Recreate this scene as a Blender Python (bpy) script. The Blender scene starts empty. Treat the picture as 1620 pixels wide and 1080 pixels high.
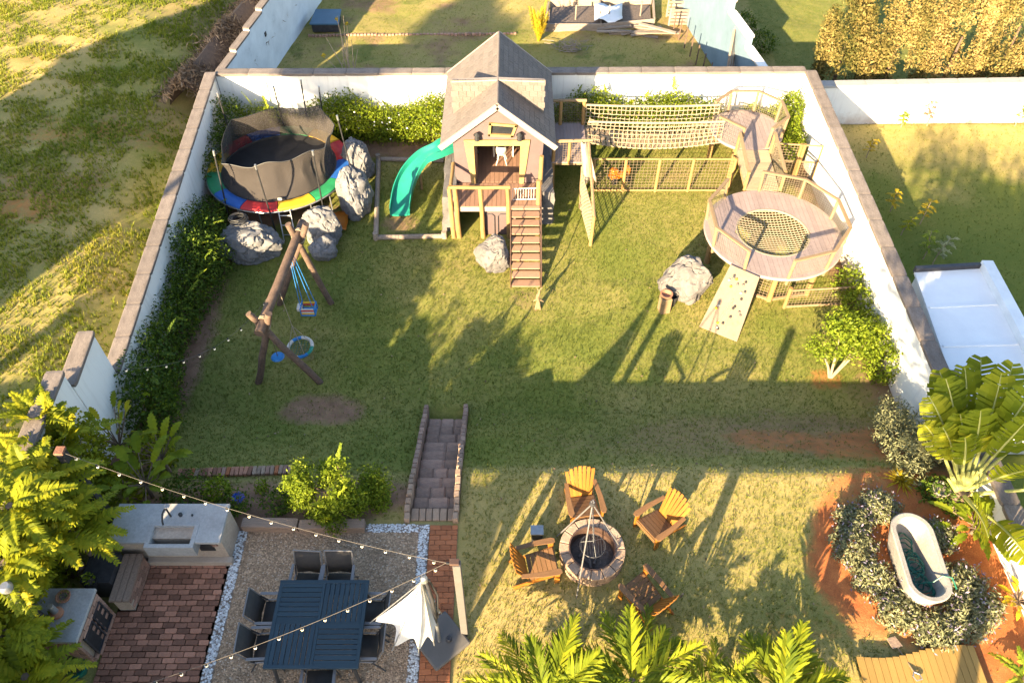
import bpy, bmesh, math, random
import numpy as np
from mathutils import Vector, Matrix, Euler, noise

SC = bpy.context.scene
COL = SC.collection
V = Vector
R = math.radians

# ------------------------------------------------------------------ camera
F = 1240.0                       # focal length in photo pixels (1620 wide)
PITCH = R(48.5)                  # below the horizon
H = 13.2                         # metres above the terrace
CP, SP = math.cos(PITCH), math.sin(PITCH)
cam_d = bpy.data.cameras.new('camera')
cam_d.sensor_width = 36.0
cam_d.lens = F / 1620.0 * 36.0
cam_d.clip_start = 0.1
cam_d.clip_end = 600.0
cam = bpy.data.objects.new('camera', cam_d)
COL.objects.link(cam)
cam.location = (0, 0, H)
cam.rotation_euler = (R(90) - PITCH, 0, 0)
SC.camera = cam

# ------------------------------------------------------------------ light
SUN_AZ, SUN_EL = R(28.0), R(19.0)        # shadows run 28 degrees right of straight away
world = bpy.data.worlds.new('World')
SC.world = world
world.use_nodes = True
wn = world.node_tree
for n in list(wn.nodes):
    wn.nodes.remove(n)
sky = wn.nodes.new('ShaderNodeTexSky')
sky.sky_type = 'NISHITA'
sky.sun_disc = False
sky.sun_elevation = SUN_EL
sky.sun_rotation = R(180.0) + SUN_AZ
sky.air_density = 1.0
sky.dust_density = 1.5
bg = wn.nodes.new('ShaderNodeBackground')
bg.inputs['Strength'].default_value = 0.078
wo = wn.nodes.new('ShaderNodeOutputWorld')
wn.links.new(sky.outputs[0], bg.inputs[0])
wn.links.new(bg.outputs[0], wo.inputs[0])
sun_d = bpy.data.lights.new('sun', 'SUN')
sun_d.energy = 5.0
sun_d.angle = R(0.45)
sun_d.color = (1.0, 0.775, 0.47)
sun = bpy.data.objects.new('sun', sun_d)
COL.objects.link(sun)
SUND = V((math.sin(SUN_AZ) * math.cos(SUN_EL), math.cos(SUN_AZ) * math.cos(SUN_EL), -math.sin(SUN_EL)))
sun.rotation_euler = SUND.to_track_quat('-Z', 'Y').to_euler()
sun.location = (-20, -30, 25)
SC.view_settings.view_transform = 'Standard'
SC.view_settings.look = 'None'
SC.view_settings.gamma = 1.0
SC.view_settings.use_curve_mapping = False
SC.view_settings.exposure = 2.72
SC.cycles.max_bounces = 6
SC.cycles.transparent_max_bounces = 10
SC.cycles.use_denoising = True

# ------------------------------------------------------------------ pixel -> place
def ray(u, v):
    a, b = (u - 810.0) / F, (v - 540.0) / F
    return V((a, CP - b * SP, -(SP + b * CP)))
def P(u, v, z=0.0):
    r = ray(u, v); t = (z - H) / r.z
    return V((r.x * t, r.y * t, z))
def PY(u, v, y):
    r = ray(u, v); t = y / r.y
    return V((r.x * t, y, H + r.z * t))

LOW = -1.3                               # the play lawn lies this far below the terrace
def sm(a, b, t):
    t = np.clip((t - a) / (b - a), 0, 1)
    return t * t * (3 - 2 * t)
def wall_x_left(y):
    return -8.47 - (y - 10.5) * 0.0635
def wall_x_right(y):
    return 8.95 + (y - 10.5) * 0.013
def terrain(x, y):
    x = np.asarray(x, dtype=float); y = np.asarray(y, dtype=float)
    crest = 7.62 + 0.62 * sm(-2.0, -0.9, x)
    drop = np.clip((y - crest) / (10.7 - crest), 0, 1)
    drop = np.where(drop < 0.85, drop * 1.02, 0.867 + 0.133 * sm(0.85, 1.0, drop))
    z = LOW * np.clip(drop, 0, 1)
    out = wall_x_left(y) - 0.2 - x
    z = z + np.where(y > 9, 1, sm(7, 9, y)) * 0.75 * sm(0.0, 2.2, out) * (y > 6)
    z = z - 0.25 * sm(22.15, 23.0, y) * (x > -10.5)
    return z
def T(x, y):
    return float(terrain(x, y))
def G(u, v):
    """pixel -> point on the terrain"""
    z = 0.0
    for _ in range(25):
        p = P(u, v, z)
        z = z * 0.4 + T(p.x, p.y) * 0.6
    return P(u, v, z)

# ------------------------------------------------------------------ objects
WO = {}
def tag(o, label=None, cat=None, group=None, kind=None):
    if label: o['label'] = label
    if cat: o['category'] = cat
    if group: o['group'] = group
    if kind: o['kind'] = kind
    return o
def thing(name, label, cat, at=(0, 0, 0), group=None):
    o = bpy.data.objects.new(name, None)
    o.empty_display_size = 0.2
    COL.objects.link(o)
    o.location = at
    WO[o] = V(at)
    return tag(o, label, cat, group)
def link_mesh(name, me, mat, parent=None, at=None):
    o = bpy.data.objects.new(name, me)
    if mat is not None and len(me.materials) == 0:
        me.materials.append(mat)
    COL.objects.link(o)
    if parent is not None:
        o.parent = parent
        WO[o] = WO[parent].copy()
    else:
        o.location = at if at is not None else (0, 0, 0)
        WO[o] = V(o.location)
    return o
def copy_tree(o, parent=None):
    c = o.copy()
    COL.objects.link(c)
    if parent is not None:
        c.parent = parent
    for ch in list(o.children):
        copy_tree(ch, c)
    return c
def np_mesh(name, verts, faces, mat, parent=None, at=None, attr=None, smooth=False):
    """verts (N,3), faces (M,k); world coordinates"""
    org = np.array(WO[parent] if parent is not None else (at if at is not None else (0, 0, 0)))
    verts = np.asarray(verts, dtype=np.float32) - org.astype(np.float32)
    faces = np.asarray(faces, dtype=np.int32)
    me = bpy.data.meshes.new(name)
    nf, k = faces.shape
    me.vertices.add(len(verts)); me.vertices.foreach_set('co', verts.ravel())
    me.loops.add(nf * k); me.loops.foreach_set('vertex_index', faces.ravel())
    me.polygons.add(nf)
    me.polygons.foreach_set('loop_start', np.arange(nf, dtype=np.int32) * k)
    me.polygons.foreach_set('loop_total', np.full(nf, k, dtype=np.int32))
    if smooth:
        me.polygons.foreach_set('use_smooth', np.ones(nf, dtype=bool))
    me.update(calc_edges=True)
    if attr is not None:
        a = me.attributes.new('lv', 'FLOAT', 'POINT')
        a.data.foreach_set('value', np.asarray(attr, dtype=np.float32))
    return link_mesh(name, me, mat, parent, at)

class MB:
    def __init__(s):
        s.v, s.f = [], []
    def add(s, vs, fs):
        o = len(s.v)
        s.v += [V(v) for v in vs]
        s.f += [tuple(i + o for i in f) for f in fs]
        return s
    def box(s, c, d, rot=None):
        c = V(c); hx, hy, hz = d[0] / 2, d[1] / 2, d[2] / 2
        vs = [V((x, y, z)) for z in (-hz, hz) for y in (-hy, hy) for x in (-hx, hx)]
        if rot is not None:
            m = rot if isinstance(rot, Matrix) else Euler(rot).to_matrix()
            vs = [m @ v for v in vs]
        return s.add([c + v for v in vs], [(0, 2, 3, 1), (4, 5, 7, 6), (0, 1, 5, 4), (2, 6, 7, 3), (0, 4, 6, 2), (1, 3, 7, 5)])
    def beam(s, p0, p1, w, h, up=(0, 0, 1)):
        p0, p1 = V(p0), V(p1); d = (p1 - p0); L = d.length; d.normalize()
        up = V(up)
        if abs(d.dot(up)) > 0.99: up = V((0, 1, 0))
        x = d.cross(up).normalized(); z = x.cross(d).normalized()
        return s.box((p0 + p1) / 2, (w, L, h), Matrix((x, d, z)).transposed())
    def tube(s, pts, r, n=8, cap=True, closed=False):
        pts = [V(p) for p in pts]; m = len(pts)
        rs = r if isinstance(r, (list, tuple)) else [r] * m
        base = len(s.v); prev = None
        for i, p in enumerate(pts):
            if closed:
                d = pts[(i + 1) % m] - pts[i - 1]
            else:
                d = pts[min(i + 1, m - 1)] - pts[max(i - 1, 0)]
            d.normalize()
            if prev is None:
                a = V((0, 0, 1)) if abs(d.z) < 0.9 else V((1, 0, 0))
                x = d.cross(a).normalized()
            else:
                x = (prev - d * prev.dot(d)).normalized()
            prev = x; y = d.cross(x)
            for k in range(n):
                t = 2 * math.pi * k / n
                s.v.append(p + (x * math.cos(t) + y * math.sin(t)) * rs[i])
        rng = m if closed else m - 1
        for i in range(rng):
            for k in range(n):
                a, b = base + i * n + k, base + i * n + (k + 1) % n
                j = (i + 1) % m
                c, d2 = base + j * n + (k + 1) % n, base + j * n + k
                s.f.append((a, b, c, d2))
        if cap and not closed:
            s.f.append(tuple(base + k for k in reversed(range(n))))
            s.f.append(tuple(base + (m - 1) * n + k for k in range(n)))
        return s
    def lathe(s, prof, c=(0, 0, 0), n=20, capb=True, capt=True):
        c = V(c); base = len(s.v)
        for r, z in prof:
            for k in range(n):
                t = 2 * math.pi * k / n
                s.v.append(c + V((r * math.cos(t), r * math.sin(t), z)))
        for i in range(len(prof) - 1):
            for k in range(n):
                a, b = base + i * n + k, base + i * n + (k + 1) % n
                s.f.append((a, b, b + n, a + n))
        if capb: s.f.append(tuple(base + k for k in reversed(range(n))))
        if capt: s.f.append(tuple(base + (len(prof) - 1) * n + k for k in range(n)))
        return s
    def prism(s, poly, off):
        """3-D polygon extruded by a vector"""
        off = V(off); n = len(poly)
        vs = [V(p) for p in poly] + [V(p) + off for p in poly]
        fs = [tuple(reversed(range(n))), tuple(range(n, 2 * n))]
        fs += [(i, (i + 1) % n, n + (i + 1) % n, n + i) for i in range(n)]
        return s.add(vs, fs)
    def build(s, name, mat, parent=None, at=None, smooth=False, bevel=0.0, sharp=40):
        org = WO[parent] if parent is not None else V(at if at is not None else (0, 0, 0))
        me = bpy.data.meshes.new(name)
        me.from_pydata([tuple(v - org) for v in s.v], [], s.f)
        bm = bmesh.new(); bm.from_mesh(me)
        bmesh.ops.recalc_face_normals(bm, faces=bm.faces)
        bm.to_mesh(me); bm.free()
        if smooth:
            me.polygons.foreach_set('use_smooth', [True] * len(me.polygons))
            me.set_sharp_from_angle(angle=R(sharp))
        o = link_mesh(name, me, mat, parent, at)
        if bevel:
            b = o.modifiers.new('bevel', 'BEVEL'); b.width = bevel; b.segments = 2; b.limit_method = 'ANGLE'
        return o

_ub = {}
def unit_box(mat, ch=0.05):
    key = (mat.name, ch)
    if key not in _ub:
        bm = bmesh.new(); bmesh.ops.create_cube(bm, size=1.0)
        bmesh.ops.bevel(bm, geom=list(bm.edges), offset=ch, segments=1, affect='EDGES')
        me = bpy.data.meshes.new('piece'); bm.to_mesh(me); bm.free()
        me.materials.append(mat); _ub[key] = me
    return _ub[key]
def piece(name, mat, parent, c, d, rot=None, ch=0.05):
    """one brick, plank or slat: a shared bevelled box"""
    o = bpy.data.objects.new(name, unit_box(mat, ch))
    COL.objects.link(o); o.parent = parent
    o.location = V(c) - WO[parent]; o.scale = d
    if rot is not None:
        o.rotation_euler = rot if not isinstance(rot, Matrix) else rot.to_euler()
    return o
def beam_rot(d, up=(0, 0, 1)):
    d = V(d).normalized(); up = V(up)
    if abs(d.dot(up)) > 0.99: up = V((0, 1, 0))
    x = d.cross(up).normalized(); z = x.cross(d).normalized()
    return Matrix((x, d, z)).transposed()
def pbeam(name, mat, parent, p0, p1, w, h, up=(0, 0, 1), ch=0.05):
    p0, p1 = V(p0), V(p1)
    return piece(name, mat, parent, (p0 + p1) / 2, (w, (p1 - p0).length, h), beam_rot(p1 - p0, up), ch)
def struct(o):
    o['kind'] = 'structure'; return o

# ------------------------------------------------------------------ materials
def newmat(name):
    m = bpy.data.materials.new(name); m.use_nodes = True
    nt = m.node_tree
    for n in list(nt.nodes): nt.nodes.remove(n)
    out = nt.nodes.new('ShaderNodeOutputMaterial')
    return m, nt, out
def c4(c):
    return (c[0], c[1], c[2], 1.0)
def noise_node(nt, scale, detail=5, stretch=None, rough=0.6, coord='Object'):
    tc = nt.nodes.new('ShaderNodeTexCoord')
    n = nt.nodes.new('ShaderNodeTexNoise')
    n.inputs['Scale'].default_value = scale; n.inputs['Detail'].default_value = detail
    n.inputs['Roughness'].default_value = rough
    if stretch:
        mp = nt.nodes.new('ShaderNodeMapping'); mp.inputs['Scale'].default_value = stretch
        nt.links.new(tc.outputs[coord], mp.inputs[0]); nt.links.new(mp.outputs[0], n.inputs['Vector'])
    else:
        nt.links.new(tc.outputs[coord], n.inputs['Vector'])
    return n
def ramp(nt, src, stops):
    r = nt.nodes.new('ShaderNodeValToRGB')
    e = r.color_ramp.elements
    while len(e) < len(stops): e.new(0.5)
    for i, (p, c) in enumerate(stops):
        e[i].position = p; e[i].color = c4(c)
    nt.links.new(src, r.inputs[0])
    return r
def mixc(nt, fac, a, b, mode='MIX'):
    m = nt.nodes.new('ShaderNodeMix'); m.data_type = 'RGBA'; m.blend_type = mode
    for sock, val in ((m.inputs[0], fac), (m.inputs[6], a), (m.inputs[7], b)):
        if hasattr(val, 'is_output') or isinstance(val, bpy.types.NodeSocket):
            nt.links.new(val, sock)
        elif isinstance(val, (int, float)):
            sock.default_value = val
        else:
            sock.default_value = c4(val)
    return m.outputs[2]
def mathn(nt, op, a, b=0.0):
    m = nt.nodes.new('ShaderNodeMath'); m.operation = op
    for s, v in ((m.inputs[0], a), (m.inputs[1], b)):
        if isinstance(v, bpy.types.NodeSocket): nt.links.new(v, s)
        else: s.default_value = v
    return m.outputs[0]
def M(name, c1, c2=None, scale=6.0, rough=0.8, bump=0.0, bscale=None, metal=0.0, objvar=0.0, stretch=None,
      spec=0.3, stops=(0.35, 0.68), fine=None, dirt=None, coord='Object'):
    """general painted / wooden / stone surface: two tones broken up by noise, fine relief, piece-to-piece variation"""
    m, nt, out = newmat(name)
    b = nt.nodes.new('ShaderNodeBsdfPrincipled')
    b.inputs['Roughness'].default_value = rough; b.inputs['Metallic'].default_value = metal
    b.inputs['Specular IOR Level'].default_value = spec
    c2 = c2 or tuple(x * 0.8 for x in c1)
    n = noise_node(nt, scale, 6, stretch, 0.65, coord)
    col = ramp(nt, n.outputs['Fac'], [(stops[0], c1), (stops[1], c2)]).outputs[0]
    if fine:
        n2 = noise_node(nt, fine[0], 3, stretch, 0.7, coord)
        r2 = ramp(nt, n2.outputs['Fac'], [(0.3, (1 - fine[1],) * 3), (0.7, (1 + fine[1],) * 3)])
        col = mixc(nt, 1.0, col, r2.outputs[0], 'MULTIPLY')
    if dirt:
        n3 = noise_node(nt, dirt[0], 6, None, 0.7, coord)
        fac = ramp(nt, n3.outputs['Fac'], [(dirt[1], (0, 0, 0)), (dirt[1] + 0.18, (1, 1, 1))]).outputs[0]
        col = mixc(nt, fac, col, dirt[2])
    if objvar:
        oi = nt.nodes.new('ShaderNodeObjectInfo')
        mr = nt.nodes.new('ShaderNodeMapRange')
        mr.inputs[3].default_value = 1 - objvar; mr.inputs[4].default_value = 1 + objvar
        nt.links.new(oi.outputs['Random'], mr.inputs[0])
        col = mixc(nt, 1.0, col, mr.outputs[0], 'MULTIPLY')
    nt.links.new(col, b.inputs['Base Color'])
    if bump:
        bn = noise_node(nt, bscale or scale * 6, 4, stretch, 0.7, coord)
        bp = nt.nodes.new('ShaderNodeBump'); bp.inputs['Strength'].default_value = min(1.0, bump)
        bp.inputs['Distance'].default_value = 0.02
        nt.links.new(bn.outputs['Fac'], bp.inputs['Height']); nt.links.new(bp.outputs[0], b.inputs['Normal'])
    nt.links.new(b.outputs[0], out.inputs[0])
    return m
def leafm(name, dark, mid, light, transl=0.35, rough=0.5, tl=None):
    """leaves: every leaf has its own tone (attribute lv), light shines through"""
    m, nt, out = newmat(name)
    at = nt.nodes.new('ShaderNodeAttribute'); at.attribute_name = 'lv'
    col = ramp(nt, at.outputs['Fac'], [(0.0, dark), (0.55, mid), (1.0, light)]).outputs[0]
    d = nt.nodes.new('ShaderNodeBsdfPrincipled'); d.inputs['Roughness'].default_value = rough
    d.inputs['Specular IOR Level'].default_value = 0.1
    t = nt.nodes.new('ShaderNodeBsdfTranslucent')
    tc = mixc(nt, 1.0, col, tl or (1.25, 1.2, 0.5), 'MULTIPLY')
    nt.links.new(col, d.inputs['Base Color']); nt.links.new(tc, t.inputs['Color'])
    mx = nt.nodes.new('ShaderNodeMixShader'); mx.inputs[0].default_value = transl
    nt.links.new(d.outputs[0], mx.inputs[1]); nt.links.new(t.outputs[0], mx.inputs[2])
    nt.links.new(mx.outputs[0], out.inputs[0])
    return m
def netm(name, col, alpha):
    """finely woven netting, threads too small to see: part of the light passes"""
    m, nt, out = newmat(name)
    d = nt.nodes.new('ShaderNodeBsdfPrincipled'); d.inputs['Base Color'].default_value = c4(col)
    d.inputs['Roughness'].default_value = 0.9
    t = nt.nodes.new('ShaderNodeBsdfTransparent')
    n = noise_node(nt, 4, 3)
    r = ramp(nt, n.outputs['Fac'], [(0.3, (alpha - 0.03,) * 3), (0.7, (alpha + 0.03,) * 3)])
    mx = nt.nodes.new('ShaderNodeMixShader')
    nt.links.new(r.outputs[0], mx.inputs[0])
    nt.links.new(t.outputs[0], mx.inputs[1]); nt.links.new(d.outputs[0], mx.inputs[2])
    nt.links.new(mx.outputs[0], out.inputs[0])
    return m

def wallm(name, base, grime, base_z):
    # plaster with rain streaks below the coping, splash dirt at the foot and patchy grime
    m, nt, out = newmat(name)
    b = nt.nodes.new('ShaderNodeBsdfPrincipled'); b.inputs['Roughness'].default_value = 0.9; b.inputs['Specular IOR Level'].default_value = 0.2
    st = noise_node(nt, 2.6, 6, (3.0, 3.0, 0.22), 0.7)
    f1 = ramp(nt, st.outputs['Fac'], [(0.52, (0, 0, 0)), (0.78, (0.55,) * 3)]).outputs[0]
    pa = noise_node(nt, 0.9, 6, None, 0.7)
    f2 = ramp(nt, pa.outputs['Fac'], [(0.5, (0, 0, 0)), (0.8, (0.5,) * 3)]).outputs[0]
    col = mixc(nt, f1, base, grime); col = mixc(nt, f2, col, tuple(0.8 * x for x in base))
    tc = nt.nodes.new('ShaderNodeTexCoord'); sx = nt.nodes.new('ShaderNodeSeparateXYZ'); nt.links.new(tc.outputs['Object'], sx.inputs[0])
    n3 = noise_node(nt, 3.5, 5, None, 0.7)
    hgt = mathn(nt, 'SUBTRACT', sx.outputs['Z'], mathn(nt, 'MULTIPLY', n3.outputs['Fac'], 0.7))
    f3 = ramp(nt, mathn(nt, 'MULTIPLY', mathn(nt, 'SUBTRACT', base_z, hgt), 2.0), [(0.0, (0, 0, 0)), (1.0, (0.75,) * 3)]).outputs[0]
    col = mixc(nt, f3, col, (0.36, 0.24, 0.16))
    nt.links.new(col, b.inputs['Base Color'])
    bn = noise_node(nt, 30, 4); bp = nt.nodes.new('ShaderNodeBump'); bp.inputs['Strength'].default_value = 0.2; bp.inputs['Distance'].default_value = 0.02
    nt.links.new(bn.outputs['Fac'], bp.inputs['Height']); nt.links.new(bp.outputs[0], b.inputs['Normal'])
    nt.links.new(b.outputs[0], out.inputs[0]); return m
m_wall = wallm('white_plaster', (0.70, 0.69, 0.66), (0.42, 0.39, 0.35), 0.02)
m_wall_b = M('pale_plaster', (0.66, 0.69, 0.72), (0.52, 0.55, 0.58), 1.2, 0.9, 0.15, 40, dirt=(1.2, 0.62, (0.38, 0.4, 0.42)))
m_coping = M('weathered_coping', (0.184, 0.152, 0.132), (0.112, 0.092, 0.080), 2.5, 0.9, 0.4, 30, objvar=0.12, fine=(25, 0.25))
m_log = M('treated_log', (0.250, 0.155, 0.060), (0.200, 0.120, 0.045), 5, 0.75, 0.2, 30, objvar=0.12, fine=(30, 0.15))
m_logdark = M('dark_log', (0.13, 0.085, 0.06), (0.075, 0.05, 0.038), 6, 0.8, 0.4, 30, fine=(30, 0.25))
m_logpale = M('pale_log', (0.205, 0.143, 0.08), (0.16, 0.11, 0.062), 6, 0.8, 0.25, 30, objvar=0.1, fine=(30, 0.2))
m_logend = M('sawn_log_end', (0.312, 0.204, 0.120), (0.252, 0.156, 0.084), 12, 0.8, 0.2, 40)
m_deckp = M('mauve_composite_board', (0.25, 0.195, 0.18), (0.21, 0.165, 0.155), 3, 0.7, 0.1, 30, objvar=0.07, fine=(20, 0.08))
m_deckb = M('brown_board', (0.240, 0.141, 0.096), (0.186, 0.105, 0.069), 3, 0.75, 0.15, 30, objvar=0.1, fine=(20, 0.12), stretch=(6, 1, 1))
m_tread = M('tread_board', (0.276, 0.171, 0.114), (0.216, 0.126, 0.084), 3, 0.75, 0.15, 30, objvar=0.16, fine=(20, 0.15), stretch=(1, 6, 6))
m_rampb = M('pale_plank', (0.288, 0.216, 0.144), (0.234, 0.168, 0.108), 3, 0.8, 0.15, 30, objvar=0.12, fine=(20, 0.12), stretch=(1, 6, 1))
m_cladding = M('pink_cladding', (0.115, 0.08, 0.08), (0.095, 0.066, 0.066), 2, 0.8, 0.1, 30, objvar=0.04)
m_trim = M('pale_trim', (0.252, 0.214, 0.185), (0.218, 0.181, 0.155), 4, 0.7, 0.1)
m_frame = M('yellow_pine', (0.275, 0.190, 0.080), (0.225, 0.150, 0.060), 5, 0.65, 0.15, 40, fine=(30, 0.12))
m_shingle = M('grey_shingle', (0.155, 0.13, 0.115), (0.118, 0.1, 0.09), 5, 0.9, 0.5, 60, objvar=0.1, fine=(60, 0.2))
m_roofbase = M('roof_felt', (0.126, 0.111, 0.099), (0.102, 0.090, 0.081), 6, 0.95, 0.3, 60)
m_rock = M('faux_rock', (0.15, 0.147, 0.15), (0.09, 0.093, 0.1), 2.2, 0.85, 0.5, 14, fine=(14, 0.2), dirt=(2.2, 0.56, (0.19, 0.178, 0.165)))
m_rockw = M('white_faux_rock', (0.135, 0.125, 0.12), (0.085, 0.08, 0.08), 2.2, 0.85, 0.5, 14, fine=(14, 0.15), dirt=(1.8, 0.6, (0.09, 0.087, 0.087)))
m_black = M('black_plastic', (0.018, 0.018, 0.02), (0.03, 0.03, 0.03), 10, 0.5)
m_dkmetal = M('dark_metal', (0.035, 0.035, 0.04), (0.055, 0.055, 0.06), 10, 0.45, 0, None, 0.3)
m_brownmetal = M('brown_metal', (0.10, 0.06, 0.045), (0.075, 0.045, 0.035), 10, 0.5, 0, None, 0.3)
m_galv = M('galvanised_steel', (0.330, 0.336, 0.342), (0.252, 0.258, 0.264), 12, 0.4, 0, None, 0.7)
m_greypost = M('grey_painted_post', (0.105, 0.098, 0.092), (0.088, 0.082, 0.076), 3, 0.6, 0.1)
m_mat = M('trampoline_mat', (0.012, 0.012, 0.013), (0.02, 0.02, 0.022), 4, 0.6, 0.05)
m_net = netm('black_netting', (0.034, 0.028, 0.025), 0.84)
m_rope = M('natural_rope', (0.27, 0.225, 0.155), (0.225, 0.185, 0.125), 20, 0.9, 0.3, 80)
m_wire = M('mesh_wire', (0.17, 0.13, 0.09), (0.24, 0.18, 0.12), 20, 0.6, 0, None, 0.2)
m_meshw = M('pale_mesh_wire', (0.270, 0.222, 0.156), (0.216, 0.174, 0.120), 20, 0.7)
m_red = M('red_vinyl', (0.46, 0.028, 0.03), (0.38, 0.02, 0.025), 5, 0.45, 0.1)
m_yel = M('yellow_vinyl', (0.62, 0.38, 0.02), (0.55, 0.31, 0.02), 5, 0.45, 0.1)
m_grn = M('green_vinyl', (0.02, 0.22, 0.085), (0.02, 0.17, 0.065), 5, 0.45, 0.1)
m_blu = M('blue_vinyl', (0.02, 0.10, 0.36), (0.015, 0.075, 0.28), 5, 0.45, 0.1)
m_slide = M('green_slide_plastic', (0.012, 0.19, 0.135), (0.012, 0.165, 0.115), 3, 0.32, 0, None, 0, 0, None, 0.5)
m_orange = M('orange_plastic', (0.372, 0.120, 0.009), (0.312, 0.090, 0.007), 4, 0.4, 0, None, 0, 0, None, 0.5)
m_white = M('white_paint', (0.481, 0.455, 0.416), (0.442, 0.410, 0.364), 5, 0.5)
m_fabric = M('white_canopy_fabric', (0.540, 0.525, 0.503), (0.495, 0.480, 0.458), 3, 0.85, 0.12, 60)
m_cloth = M('cream_cloth', (0.260, 0.218, 0.176), (0.231, 0.189, 0.151), 6, 0.9, 0.3, 40)
m_teak = M('orange_teak', (0.255, 0.10, 0.012), (0.20, 0.075, 0.01), 4, 0.55, 0.15, 40, objvar=0.14, fine=(25, 0.15), stretch=(5, 1, 5))
m_teakd = M('dark_stained_timber', (0.161, 0.084, 0.035), (0.115, 0.059, 0.025), 4, 0.6, 0.15, 40, objvar=0.12, fine=(25, 0.15), stretch=(5, 1, 5))
m_stoneb = M('tan_stone_block', (0.320, 0.224, 0.156), (0.238, 0.163, 0.116), 5, 0.9, 0.6, 30, objvar=0.15, fine=(30, 0.2))
m_step = M('mauve_step_stone', (0.3, 0.2, 0.15), (0.2, 0.135, 0.105), 5, 0.9, 0.6, 30, objvar=0.2, fine=(30, 0.25))
m_ash = M('charcoal_ash', (0.13, 0.1, 0.085), (0.06, 0.05, 0.045), 14, 0.95, 0.8, 60, dirt=(6, 0.58, (0.2, 0.17, 0.15)))
m_brickd = M('old_paving_brick', (0.37, 0.165, 0.1), (0.215, 0.11, 0.072), 4, 0.9, 0.5, 40, objvar=0.5, fine=(30, 0.25), dirt=(2.2, 0.58, (0.055, 0.045, 0.042)))
m_bricko = M('orange_paving_brick', (0.352, 0.128, 0.053), (0.270, 0.094, 0.041), 5, 0.9, 0.4, 40, objvar=0.22, fine=(30, 0.2), dirt=(4, 0.66, (0.315, 0.225, 0.150)))
m_mortar = M('sandy_joint', (0.22, 0.165, 0.13), (0.15, 0.115, 0.09), 8, 0.95, 0.5, 60, fine=(40, 0.3))
m_conc = M('cast_concrete', (0.320, 0.312, 0.300), (0.248, 0.240, 0.232), 3, 0.8, 0.25, 30, fine=(25, 0.12), dirt=(2.5, 0.64, (0.176, 0.168, 0.160)))
m_tub = M('concrete_tub', (0.273, 0.254, 0.229), (0.211, 0.195, 0.174), 4, 0.85, 0.3, 30, fine=(30, 0.15))
m_plaster = M('buff_plaster', (0.40, 0.32, 0.25), (0.31, 0.245, 0.19), 3, 0.9, 0.3, 30, fine=(20, 0.15))
m_brickw = M('old_wall_brick', (0.33, 0.195, 0.14), (0.23, 0.135, 0.1), 5, 0.9, 0.4, 40, objvar=0.28, fine=(30, 0.2))
m_sleeper = M('grey_sleeper', (0.31, 0.215, 0.155), (0.20, 0.14, 0.105), 3, 0.85, 0.5, 30, objvar=0.15, fine=(20, 0.25), stretch=(1, 8, 8))
m_table = M('navy_slat', (0.02, 0.038, 0.052), (0.016, 0.031, 0.043), 5, 0.42, 0.1, 40, objvar=0.12, fine=(25, 0.1))
m_sling = M('charcoal_sling', (0.04, 0.036, 0.034), (0.03, 0.028, 0.027), 8, 0.8, 0.15, 80)
m_alum = M('grey_aluminium', (0.20, 0.19, 0.19), (0.16, 0.155, 0.155), 8, 0.45, 0, None, 0.4)
m_hose = M('green_hose', (0.012, 0.11, 0.075), (0.01, 0.085, 0.06), 8, 0.4)
m_terra = M('terracotta', (0.294, 0.140, 0.084), (0.231, 0.108, 0.063), 6, 0.85, 0.2)
m_pot = M('pale_pot', (0.312, 0.264, 0.222), (0.252, 0.210, 0.174), 6, 0.85, 0.2)
m_deckd = M('ochre_deck_board', (0.300, 0.188, 0.053), (0.232, 0.139, 0.038), 4, 0.7, 0.15, 30, objvar=0.12, fine=(25, 0.15), stretch=(6, 1, 1))
m_climb = M('cream_climbing_panel', (0.2, 0.155, 0.115), (0.165, 0.125, 0.09), 3, 0.75, 0.2, 30, dirt=(3, 0.6, (0.13, 0.085, 0.05)))
m_glass = M('dark_glass', (0.012, 0.014, 0.018), (0.02, 0.022, 0.026), 3, 0.08, 0, None, 0, 0, None, 0.5)
m_bluel = M('blue_plastic', (0.02, 0.16, 0.40), (0.02, 0.13, 0.33), 5, 0.4)
m_bluep = M('slate_blue_panel', (0.055, 0.12, 0.19), (0.045, 0.10, 0.16), 3, 0.5, 0.1)
m_roofw = M('white_roof_sheet', (0.72, 0.73, 0.74), (0.64, 0.65, 0.67), 1.2, 0.6, 0.05)
m_timber = M('weathered_timber', (0.252, 0.203, 0.161), (0.175, 0.140, 0.112), 4, 0.9, 0.3, 30, objvar=0.2, fine=(25, 0.2))
m_bark = M('bark', (0.17, 0.12, 0.08), (0.10, 0.07, 0.05), 8, 0.95, 0.6, 30, fine=(30, 0.3))
m_barkp = M('pale_bark', (0.264, 0.204, 0.144), (0.192, 0.150, 0.102), 8, 0.9, 0.4, 30, fine=(30, 0.2))
m_cord = M('pale_cord', (0.14, 0.12, 0.1), (0.11, 0.095, 0.08), 20, 0.7)
def bulbm():
    m, nt, out = newmat('warm_bulb')
    b = nt.nodes.new('ShaderNodeBsdfPrincipled')
    n = noise_node(nt, 6, 2)
    col = ramp(nt, n.outputs['Fac'], [(0.3, (0.85, 0.72, 0.5)), (0.7, (0.9, 0.8, 0.62))]).outputs[0]
    nt.links.new(col, b.inputs['Base Color']); b.inputs['Roughness'].default_value = 0.2
    nt.links.new(col, b.inputs['Emission Color']); b.inputs['Emission Strength'].default_value = 0.08
    nt.links.new(b.outputs[0], out.inputs[0]); return m
m_bulb = bulbm()

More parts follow.
